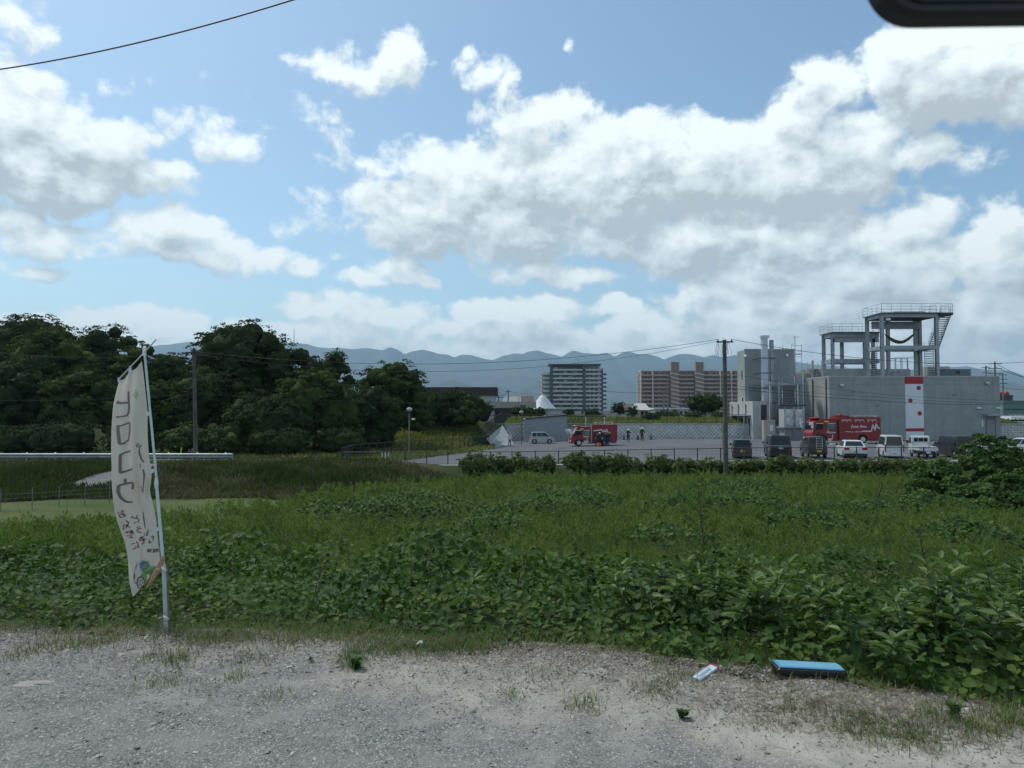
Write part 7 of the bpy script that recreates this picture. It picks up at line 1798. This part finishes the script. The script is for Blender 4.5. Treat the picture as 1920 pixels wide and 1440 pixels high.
person('person in white helmet and dark clothes with one arm stretched out, by the wall', 1177.5, 91.5, 1.66, dict(elr=(.15, -.02, .70), har=(.24, -.05, .74), ell=(-.10, -.06, .64), hal=(.0, -.12, .62), anl=(-.075, 0, .045), tol=(-.09, -.08, .018)), M['dark_cloth'], M['dark_cloth'], 'helmet')
person('person in white helmet and dark jumpsuit with hand on hip, by the wall', 1203.5, 92.5, 1.78, dict(elr=(.20, .02, .66), har=(.10, -.03, .55), ell=(-.14, 0, .64), hal=(-.13, -.02, .50)), M['dark_cloth'], M['dark_cloth'], 'helmet')
person('person in dark work clothes bending at the open locker, leftmost of the crew', 1118.5, 82.1, 1.66, dict(che=(.05, .05, .74), spi=(.02, .02, .62), nec=(.08, .07, .82), hea=(.10, .08, .87), top=(.115, .09, .92), shl=(-.04, .05, .78), shr=(.15, .06, .77), elr=(.20, .14, .66), har=(.26, .18, .64), ell=(-.02, .12, .64), hal=(.08, .18, .60)), M['dark_cloth'], M['navy_cloth'], 'hair', 1, group=FG)
person('person with a white helmet reaching into the locker, middle of the crew', 1124.5, 82.8, 1.64, dict(che=(.0, .06, .74), nec=(.0, .09, .82), hea=(0, .10, .87), top=(0, .11, .92), elr=(.14, .12, .68), har=(.12, .2, .68), ell=(-.14, .12, .68), hal=(-.10, .2, .68)), M['dark_cloth'], M['dark_cloth'], 'helmet', 1, group=FG)
person('person in navy uniform standing at the rear wheel, seen from behind, right of the crew', 1135.5, 82.0, 1.66, dict(ell=(-.15, .06, .66), hal=(-.10, .14, .62), elr=(.14, .04, .65), har=(.10, .12, .58)), M['navy_cloth'], M['navy_cloth'], 'hair', 1, group=FG)
person('person in navy overalls half hidden at the engine corner, rightmost of the crew', 1140, 82.6, 1.68, dict(ell=(-.14, .04, .64), hal=(-.06, .10, .62)), M['navy_cloth'], M['navy_cloth'], 'cap', 1, group=FG)
b = MB(); x, y, z = lot(1123, 81.6); b.b2(x - .2, x + .2, y - .15, y + .15, z + .02, z + .35); b.tube((x - .15, y, z + .36), (x + .15, y, z + .36), .03, n=6)
for sx_ in (-.18, .18): b.path([(x + sx_, y - .16, z), (x + sx_, y - .16, z + .45), (x + sx_, y + .16, z + .45), (x + sx_, y + .16, z)], .02, 6)
tag(b.build('portable_pump', M['orange']), 'small orange portable pump on the ground between the crew', 'pump')

# ------------------------------------------------------------------ banner on its pole
PY = 5.32
bf = thing('banner_flag', 'faded white banner with brown lettering on a slender white pole in the gravel', 'banner', tuple(at(312, 1193, PY)))
bz0 = at(312, 1193, PY).z
def zpt(zx, zy, Y): return at(180 + zx / 2.4, 620 + zy / 2.4, Y)     # pixels of the enlarged detail
pole_m = mk('pole_white', (.56, .63, .66), .4, var=.05, scale=8)
b = MB(); p_top, p_mid, p_bot = zpt(218, 95, PY - .02), zpt(272, 690, PY), zpt(318, 1378, PY)
p_j = zpt(272, 665, PY)
b.tube(p_j, p_top, .0085, .0085, n=10); add(b, 'upper_pole', pole_m, bf)
b = MB(); b.tube(zpt(305, 1070, PY), p_mid, .0115, n=12); b.tube(p_mid, p_j, .015, .011, n=12); b.tube(p_mid - Vector((0, 0, .03)), p_mid, .0135, .015, n=12); add(b, 'lower_pole', pole_m, bf)
b = MB(); b.tube(zpt(318, 1395, PY), zpt(305, 1060, PY), .0155, n=12); stk = add(b, 'ground_stake', mk('stake_grey', (.42, .47, .48), .5, var=.15, scale=9), bf)
b = MB(); off = Vector((.018, .012, 0)); b.tube(zpt(318, 1392, PY) + off, zpt(305, 1065, PY) + off, .007, n=8); add(b, 'rusty_rod', mk('rusty_rod', (.22, .17, .13), .8, .2, var=.3, scale=20), stk)
for zy, zx in ((1071, 304), (1290, 313)):
    c = zpt(zx, zy, PY); b = MB(); b.tube(c - Vector((0, 0, .006)), c + Vector((.008, .005, .004)), .026, n=14); b.tube(c - Vector((.028, 0, 0)), c - Vector((.042, .02, 0)), .003, n=5); add(b, 'cable_tie', M['helmet'], bf)
b = MB(); b.tube(p_top - Vector((0, 0, .03)), p_top + Vector((0, 0, .028)), .013, .013, n=10); b.sphere(tuple(p_top + Vector((0, 0, .03))), .013); add(b, 'pole_cap', M['helmet'], bf)
barA, barB = zpt(103, 218, PY + .50), zpt(270, 40, PY - .42); cpt = zpt(218, 98, PY - .02)
b = MB(); b.tube(barA, cpt, .0055, n=8); b.tube(cpt, barB, .0055, .004, n=8); b.sphere(tuple(barA), .011); add(b, 'cross_bar', pole_m, bf)
# cloth: left (free) edge and right (pole) edge traced down the banner, in detail pixels, with depth
LE = [(103, 228, .50), (88, 290, .49), (75, 360, .48), (68, 500, .46), (70, 610, .45), (73, 720, .45), (88, 830, .44), (112, 905, .43), (128, 950, .42), (143, 1020, .40), (147, 1090, .37), (152, 1140, .34), (166, 1199, .31)]
RE = [(206, 138, .02), (214, 200, .02), (224, 290, .015), (232, 370, .015), (232, 460, .03), (238, 560, .04), (250, 640, .02), (243, 720, .05), (256, 780, .04), (270, 850, .03), (276, 920, .02), (283, 985, .02), (290, 1052, .02)]
NV = 64; NU = 26
def samp(E, v):
    q = v * (len(E) - 1); i = min(int(q), len(E) - 2); f_ = q - i
    def cr(k):
        P0, P1, P2, P3 = E[max(i - 1, 0)][k], E[i][k], E[i + 1][k], E[min(i + 2, len(E) - 1)][k]
        return .5 * (2 * P1 + (P2 - P0) * f_ + (2 * P0 - 5 * P1 + 4 * P2 - P3) * f_ ** 2 + (3 * P1 - P0 - 3 * P2 + P3) * f_ ** 3)
    return cr(0), cr(1), cr(2)
def cloth(u, v, lift=0.0):
    """u 0 at pole edge, 1 at free edge; v 0 top, 1 bottom"""
    lx, ly, ld = samp(LE, v); rx, ry, rd_ = samp(RE, v)
    x_ = rx + (lx - rx) * u; y_ = ry + (ly - ry) * u; d = rd_ + (ld - rd_) * u
    if v < .06: y_ += 10 * math.sin(math.pi * u * 2) ** 2 * (1 - v / .06)
    d += .030 * math.sin(u * 9 + v * 5) * math.sin(math.pi * u) + .018 * math.sin(u * 17 - v * 9 + 1) * math.sin(math.pi * u) + .025 * math.sin(v * 22 + u * 3) * u * (1 - u)
    d += .05 * math.exp(-((u - .30) / .07) ** 2) * sst(v, .3, .5) - .03 * math.exp(-((u - .18) / .08) ** 2)
    return zpt(x_, y_, PY + d - lift)
V = []; Fc = []
for j in range(NV + 1):
    for i in range(NU + 1): V.append(tuple(cloth(i / NU, j / NV)))
nb = len(V)
V += [tuple(Vector(p) + Vector((0, .0015, 0))) for p in V]
for j in range(NV):
    for i in range(NU):
        a = j * (NU + 1) + i; q = (a, a + 1, a + NU + 2, a + NU + 1); Fc.append(q); Fc.append(tuple(nb + k for k in reversed(q)))
b = MB(); b.add(V, Fc)
clm = mk('faded_cloth', (.78, .73, .655), .85, var=.05, scale=2.5)
cm = clm.node_tree; bs = cm.nodes['Principled BSDF']; tr_ = cm.nodes.new('ShaderNodeBsdfTranslucent'); tr_.inputs[0].default_value = (.75, .69, .60, 1); mx_ = cm.nodes.new('ShaderNodeMixShader'); mx_.inputs[0].default_value = .35
cm.links.new(bs.outputs[0], mx_.inputs[1]); cm.links.new(tr_.outputs[0], mx_.inputs[2]); cm.links.new(mx_.outputs[0], cm.nodes['Material Output'].inputs[0])
me = bpy.data.meshes.new('cloth'); me.from_pydata(b.v, [], b.f); clo = link('cloth', me, clm, bf, world=True, smooth=True)
# folded lower corner showing the orange-brown front
b = MB(); fp = [(222, 1165, .12), (243, 1118, .10), (262, 1075, .06), (287, 1035, .0), (302, 1010, -.01), (311, 1030, .0), (296, 1070, .02), (284, 1092, .04), (262, 1118, .05), (252, 1128, .06), (256, 1140, .08)]
P3 = [zpt(a_, c_, PY + d_ - .03) for a_, c_, d_ in fp]; n_ = len(P3)
b.add([tuple(p) for p in P3] + [tuple(p + Vector((0, .003, 0))) for p in P3], [tuple(range(n_)), tuple(range(2 * n_ - 1, n_ - 1, -1))] + [(i, n_ + i, n_ + (i + 1) % n_, (i + 1) % n_) for i in range(n_)])
orm = mk('peach_print', (.42, .25, .15), .85, var=.12, scale=12)
add(b, 'folded_corner', orm, clo)
for zy, ex_ in ((374, 0), (632, 0), (893, 0), (1050, 0)):
    v_ = (zy - 138) / (1052 - 138.) ; rx, ry, rd_ = samp(RE, min(max(v_, 0), 1)); c0 = zpt(rx - 8, zy + 6, PY + rd_ - .01); t_ = (zy - 95) / (1378 - 95.); c1 = zpt(218 + (318 - 218) * t_ + 4, zy - 3, PY - .01)
    b = MB(); b.sheet(c0 + Vector((0, 0, -.014)), c1 + Vector((0, 0, -.014)), c1 + Vector((0, 0, .014)), c0 + Vector((0, 0, .014)), .003); add(b, 'pole_loop', pole_m, clo)
for u_ in (.52, .98):
    c0 = cloth(u_, .01); c1 = cpt.lerp(barA, u_); b = MB(); b.sheet(c0 + Vector((-.01, 0, 0)), c0 + Vector((.01, 0, 0)), c1 + Vector((.01, 0, .006)), c1 + Vector((-.01, 0, .006)), .003); add(b, 'bar_loop', pole_m, clo)
def uv_of(zx, zy):
    u, v = .5, (zy - 180) / 940.
    for _ in range(40):
        v = min(max(v, 0), 1); lx, ly, _d = samp(LE, v); rx, ry, _d = samp(RE, v)
        u = min(max((zx - rx) / (lx - rx), .0), 1); yy = ry + (ly - ry) * u
        v += (zy - yy) / 940. * .8
    return u, min(max(v, 0), 1)
def onc(zx, zy, lift=.004): u, v = uv_of(zx, zy); return cloth(u, v, lift)
def cstroke(mb, pts, w, lift=.004):
    """pts in detail px; w: widths in detail px"""
    ws = w if isinstance(w, (list, tuple)) else [w] * len(pts)
    dense = []; dw = []
    for (a_, c_), w0, w1 in zip(zip(pts[:-1], pts[1:]), ws[:-1], ws[1:]):
        n = max(1, int(math.hypot(c_[0] - a_[0], c_[1] - a_[1]) / 7))
        for k in range(n): dense.append((a_[0] + (c_[0] - a_[0]) * k / n, a_[1] + (c_[1] - a_[1]) * k / n)); dw.append(w0 + (w1 - w0) * k / n)
    dense.append(pts[-1]); dw.append(ws[-1]); vs = []
    for i, p in enumerate(dense):
        q0, q1 = dense[max(i - 1, 0)], dense[min(i + 1, len(dense) - 1)]; dx, dy = q1[0] - q0[0], q1[1] - q0[1]; d = math.hypot(dx, dy) or 1
        ox, oy = -dy / d * dw[i] / 2, dx / d * dw[i] / 2; vs += [tuple(onc(p[0] + ox, p[1] + oy, lift)), tuple(onc(p[0] - ox, p[1] - oy, lift))]
    mb.add(vs, [(2 * i, 2 * i + 1, 2 * i + 3, 2 * i + 2) for i in range(len(dense) - 1)])
ink = mk('brown_ink', (.17, .12, .115), .85, var=.06); inkr = mk('crimson_ink', (.16, .02, .05), .85, var=.06)
def ztop(x, y): return (x * 2.4 / 5.54 + 48, y * 2.4 / 5.54 + 48)        # from the upper close-up
def zlow(x, y): return (48 + x * 2.4 / 4.364, 624 + y * 2.4 / 4.364)      # from the lower close-up
def T(f, pts): return [f(*p) for p in pts]
def char(name, strokes, m_):
    mb = MB()
    for pts, w in strokes: cstroke(mb, pts, w)
    o = add(mb, name, m_, clo); return o
char('lettering', [(T(ztop, [(226, 520), (228, 600), (232, 680), (228, 735), (215, 768), (190, 775), (140, 782), (98, 788)]), [7, 9, 9, 9, 8, 7, 7, 8]), (T(ztop, [(104, 632), (150, 640), (226, 636)]), [15, 11, 7])], ink)
char('lettering', [(T(ztop, [(115, 876), (120, 960), (132, 1066)]), [15, 16, 15]), (T(ztop, [(112, 880), (160, 874), (238, 842)]), [9, 6, 7]), (T(ztop, [(238, 842), (238, 930), (228, 1022)]), [7, 7, 6]), (T(ztop, [(128, 1068), (180, 1060), (228, 1022)]), [8, 8, 7])], ink)
char('lettering', [(T(ztop, [(140, 1180), (138, 1270), (138, 1362)]), [14, 14, 13]), (T(ztop, [(132, 1182), (180, 1160), (248, 1136)]), [8, 7, 7]), (T(ztop, [(132, 1366), (200, 1350), (268, 1326)]), [8, 9, 8])], ink)
char('lettering', [(T(zlow, [(152, 78), (152, 118)]), [14, 13]), (T(zlow, [(96, 132), (150, 118), (212, 108), (216, 132), (208, 164)]), [9, 9, 10, 11, 11]), (T(zlow, [(96, 132), (92, 180), (108, 225), (140, 255), (175, 268), (214, 266)]), [16, 16, 14, 12, 9, 7])], ink)
char('lettering', [(T(ztop, [(320, 1058), (310, 1100)]), 5), (T(ztop, [(338, 1060), (330, 1104)]), 5), (T(ztop, [(366, 1078), (345, 1098), (336, 1130), (342, 1170), (360, 1225), (386, 1256)]), [4, 5, 7, 9, 8, 7]), (T(ztop, [(348, 1270), (348, 1312)]), 4)], ink)
char('lettering', [(T(zlow, [(296, 0), (306, 40), (302, 110), (296, 198)]), [6, 9, 6, 3]), (T(zlow, [(280, 138), (296, 190)]), [3, 5])], ink)
char('lettering', [(T(zlow, [(297, 345), (304, 410), (316, 484)]), [3, 7, 4])], ink)
char('lettering', [(T(zlow, [(342, 490), (326, 546)]), [6, 9]), (T(zlow, [(384, 545), (366, 570), (346, 604)]), [8, 20, 11]), (T(zlow, [(330, 662), (380, 668), (424, 660)]), [15, 17, 14]), (T(zlow, [(312, 518), (306, 545)]), 3)], ink)
def cjk(txt, cx, cy, size, rot, m_):
    """one glyph, mirrored (seen from the back of the cloth) and laid on the cloth"""
    cu = bpy.data.curves.new('glyph', 'FONT'); cu.body = txt; cu.size = 1; cu.align_x = 'CENTER'; cu.align_y = 'CENTER'; cu.resolution_u = 2; cu.offset = .012
    o = bpy.data.objects.new('glyph', cu); COL.objects.link(o); dg = bpy.context.evaluated_depsgraph_get(); dg.update()
    gm = bpy.data.meshes.new_from_object(o.evaluated_get(dg)); bpy.data.objects.remove(o, do_unlink=True)
    X0, Y0 = zlow(cx, cy); s_ = size * 2.4 / 4.364; ca, sa = math.cos(rot), math.sin(rot)
    W0 = wloc(clo)
    for v_ in gm.vertices:
        a_, c_ = -v_.co.x * s_, -v_.co.y * s_
        v_.co = onc(X0 + a_ * ca - c_ * sa, Y0 + a_ * sa + c_ * ca, .004) - W0
    gm.materials.clear(); gm.name = 'small_lettering'; return link('small_lettering', gm, m_, clo)
for ch, cx, cy, sz in (('お', 124, 370, 74), ('気', 156, 458, 74), ('軽', 192, 540, 76), ('に', 234, 628, 72), ('ど', 240, 412, 74), ('う', 266, 500, 70), ('ぞ', 294, 584, 72)): cjk(ch, cx, cy, sz, -.30, inkr)
def cpoly(name, f, pts, m_, lift=.004):
    mb = MB(); c = (sum(p[0] for p in pts) / len(pts), sum(p[1] for p in pts) / len(pts)); P_ = [onc(*f(*c), lift)] + [onc(*f(*p), lift) for p in pts]; n = len(pts)
    mb.add([tuple(p) for p in P_], [(0, 1 + i, 1 + (i + 1) % n) for i in range(n)]); return add(mb, name, m_, clo)
grn = mk('green_print', (.14, .26, .09), .85, var=.1, scale=8); blu = mk('blue_print', (.13, .18, .30), .85, var=.1, scale=8); whp = mk('white_print', (.5, .5, .5), .8)
cpoly('printed_car_body', zlow, [(222, 930), (218, 870), (232, 800), (250, 762), (290, 745), (335, 752), (345, 792), (400, 792), (395, 830), (360, 880), (318, 935), (305, 900), (280, 872), (255, 890), (246, 938)], grn)
cpoly('printed_car_window', zlow, [(265, 766), (330, 756), (338, 800), (276, 822)], blu, .007)
cpoly('printed_car_window', zlow, [(234, 800), (246, 766), (250, 780), (238, 822)], blu, .007)
cpoly('printed_tail_lamp', zlow, [(222, 850), (232, 852), (230, 898), (220, 894)], inkr, .007)
circ = lambda cx, cy, rx, ry: [(cx + rx * math.cos(a_), cy + ry * math.sin(a_)) for a_ in np.linspace(0, 2 * math.pi, 17)[:-1]]
cpoly('printed_tyre', zlow, circ(278, 928, 36, 54), ink, .006); cpoly('printed_wheel', zlow, circ(280, 930, 25, 42), whp, .009)
for k in range(5): cpoly('printed_wheel_hole', zlow, circ(280 + 13 * math.cos(k * 1.257), 930 + 24 * math.sin(k * 1.257), 4.5, 7), ink, .012)
for (x0, y0, x1, y1) in ((296, 505, 330, 560), (287, 528, 322, 580), (278, 552, 314, 600)): mb = MB(); cstroke(mb, T(ztop, [(x0, y0), (x1, y1)]), 3.2); add(mb, 'green_stripe', grn, clo)

# ------------------------------------------------------------------ things lying on the gravel
sx_, sy_ = (1507 - 960) / F * 4.42, 4.42
zg = float(gz(sx_, sy_)); zg -= .012
st_ = thing('step_stool', 'low black folding step stool with a bright blue ribbed top', 'step stool', (sx_, sy_, zg), math.radians(-3))
b = MB(); b.cbox(-.205, .205, -.075, .075, .045, .082, .008); o = loc_build(b, 'frame', M['black'], st_)
b = MB(); b.cbox(-.195, .195, -.068, .068, .0825, .090, .003); tp = loc_build(b, 'top', mk('sky_blue_plastic', (.06, .24, .36), .5, var=.08, scale=14), st_)
b = MB()
for k in range(26):
    x = -.18 + k * .0145
    b.sheet((x, -.055, .0905), (x + .004, -.055, .0905), (x + .011, 0, .0905), (x + .007, 0, .0905), .0015); b.sheet((x + .007, .0, .0905), (x + .011, .0, .0905), (x + .004, .055, .0905), (x, .055, .0905), .0015)
loc_build(b, 'tread_rib', mk('pale_blue_rib', (.32, .62, .82), .5), tp)
for (x, y) in ((.175, -.055), (-.175, -.055), (.175, .055), (-.175, .055)): b = MB(); b.cbox(x - .025, x + .025, y - .018, y + .018, -.01, .044, .004); loc_build(b, 'leg', M['black'], st_)
st_.rotation_euler = (math.radians(-1.5), math.radians(2.0), math.radians(-3))
px_, py_ = (1318 - 960) / F * 4.46, 4.46
pk = thing('packet', 'flat pale blue packet with a red end lying left of the step stool', 'litter', (px_, py_, float(gz(px_, py_)) + .004), math.radians(47)); pk.rotation_euler = (math.radians(8), math.radians(-4), math.radians(47))
b = MB(); b.cbox(-.12, .105, -.026, .026, 0, .018, .002); loc_build(b, 'sleeve', mk('packet_blue', (.42, .52, .60), .5, var=.08, scale=20), pk)
b = MB(); b.cbox(.106, .122, -.026, .026, 0, .0185, .002); loc_build(b, 'red_end', M['red_paint'], pk)
b = MB(); b.b2(-.08, .05, -.010, .006, .0182, .0190); b.b2(-.12, -.05, -.022, -.016, .0182, .0188); loc_build(b, 'printed_text', M['steel'], pk)
# flat broken slab; a black patch on top paints the shade of a hole
sx2, sy2 = (80 - 960) / F * 4.33, 4.33
b = MB(); b.prism([(sx2 - .12, sy2 - .03), (sx2 - .10, sy2 - .05), (sx2 - .03, sy2 - .046), (sx2 + .01, sy2 - .062), (sx2 + .08, sy2 - .055), (sx2 + .13, sy2 - .06), (sx2 + .165, sy2 - .02), (sx2 + .15, sy2 + .015), (sx2 + .10, sy2 + .03), (sx2 + .04, sy2 + .055), (sx2 - .05, sy2 + .05), (sx2 - .11, sy2 + .03)], -.02, .010, 'z')
sl_ = tag(b.build('stone_slab', mk('sandy_slab', (.27, .26, .225), .9, var=.12, scale=14, bump=.5)), 'thin sandy slab with a hole painted black, in the gravel at the left', 'slab')
b = MB(); b.prism([(sx2 + .0, sy2 - .018), (sx2 + .07, sy2 - .022), (sx2 + .085, sy2 - .008), (sx2 + .02, sy2 - .002)], .0105, .012, 'z'); b.build('hollow_shade', M['black'], sl_)
# small weeds standing alone on the gravel
def small_weed(label, px, py, h_, n, seed, mat='grass', wd=1.0):
    Y = 1.65 / ((py - 770) / F); x = (px - 960) / F * Y; z = float(gz(x, Y)); r = np.random.default_rng(seed)
    t = thing('weed', label, 'weed', (x, Y, z)); az = r.uniform(0, 6.28, n); u = r.uniform(.0, 1, n)
    p = np.stack([.15 * h_ * np.cos(az) * u * wd, .15 * h_ * np.sin(az) * u * wd, h_ * .7 * u], 1); d = np.stack([np.cos(az), np.sin(az), .25 + .6 * u], 1); d /= np.linalg.norm(d, axis=1, keepdims=True)
    nz = np.stack([-np.cos(az) * .5, -np.sin(az) * .5, np.ones(n)], 1); nz -= d * (nz * d).sum(1, keepdims=True); nz /= np.linalg.norm(nz, axis=1, keepdims=True)
    link('foliage', npmesh('foliage', *scat(*LEAF, p, np.stack([np.cross(d, nz), d, nz], 2), r.uniform(.25, .5, n) * h_ * wd), 4), M[mat], t)
    b = MB()
    for k in range(5): b.tube((0, 0, -.005), (.1 * h_ * math.cos(k * 1.3), .1 * h_ * math.sin(k * 1.3), h_ * .7), .0025, .0015, n=4)
    b.build('stem', M['stem'], t)
small_weed('small bushy green weed on the gravel at centre left', 672, 1258, .09, 60, 1, 'broad')
small_weed('wilted dark weed flat on the gravel below the packet', 1275, 1332, .05, 40, 2, 'kudzu', 1.6)
small_weed('yellow-green weed on the stony edge at the right', 1775, 1345, .10, 50, 3, 'broad')
small_weed('single small green weed on the gravel, left of the bushy one', 588, 1252, .04, 24, 4, 'broad')
b = MB(); g_ = at(785, 1213, 4.9); g_ = Vector((g_.x, 4.93, float(gz(g_.x, 4.93)) + .02)); b.add([tuple(g_ + Vector(q) * .7) for q in ((-.03, 0, 0), (.0, -.02, .02), (.035, .0, .012), (.03, .02, .035), (-.01, .025, .03), (0, .005, -.01))], [(0, 1, 5), (1, 2, 5), (2, 3, 5), (3, 4, 5), (4, 0, 5), (0, 4, 1), (1, 4, 3), (1, 3, 2)]); tag(b.build('paper_scrap', M['white_matt']), 'crumpled scrap of white paper at the foot of the vines', 'litter')

# rear-view mirror hanging at the top right, close to the lens
RMY = .46
c0 = at(1641, 36, RMY); w_m, h_m = .27, .075
rm_ = thing('rear_view_mirror', 'black rounded rear-view mirror housing at the top right corner', 'mirror', tuple(c0), math.radians(0))
def rrect(x0, x1, z0, z1, r, n=8):
    P_ = []
    for cx, cz, a0 in ((x1 - r, z0 + r, -90), (x1 - r, z1 - r, 0), (x0 + r, z1 - r, 90), (x0 + r, z0 + r, 180)):
        for k in range(n + 1): a_ = math.radians(a0 + 90 * k / n); P_.append((cx + r * math.cos(a_), cz + r * math.sin(a_)))
    return P_
vs = []; lay = [(-.004, .003), (0.0, 0.0), (.012, 0), (.026, .012), (.032, .028)]
for yo, ins in lay: vs += [(a_, yo, c_) for a_, c_ in rrect(ins, w_m - ins, ins, h_m - ins, max(.030 - ins * .6, .008))]
n_ = len(vs) // len(lay); b = MB(); b.add(vs, [tuple(range(n_)), tuple(range(len(vs) - 1, len(vs) - n_ - 1, -1))] + [(l * n_ + i, l * n_ + (i + 1) % n_, (l + 1) * n_ + (i + 1) % n_, (l + 1) * n_ + i) for l in range(len(lay) - 1) for i in range(n_)])
hs_ = loc_build(b, 'housing', M['black'], rm_)
b = MB(); b.add([(a_, -.0055, c_) for a_, c_ in rrect(.008, w_m - .008, .008, h_m - .008, .024)] + [(a_, -.0042, c_) for a_, c_ in rrect(.008, w_m - .008, .008, h_m - .008, .024)], [tuple(range(36)), tuple(range(71, 35, -1))] + [(i, (i + 1) % 36, 36 + (i + 1) % 36, 36 + i) for i in range(36)]); loc_build(b, 'mirror_glass', mk('dimmed_mirror', (.01, .01, .012), .15, .0), rm_)
b = MB(); b.path([(w_m / 2, .03, h_m * .6), (w_m / 2, .05, h_m + .03), (w_m / 2, .09, h_m + .12)], [.01, .009, .012], 10); loc_build(b, 'stem', M['black'], rm_)
rm_.rotation_euler = (0, math.radians(-.8), 0)
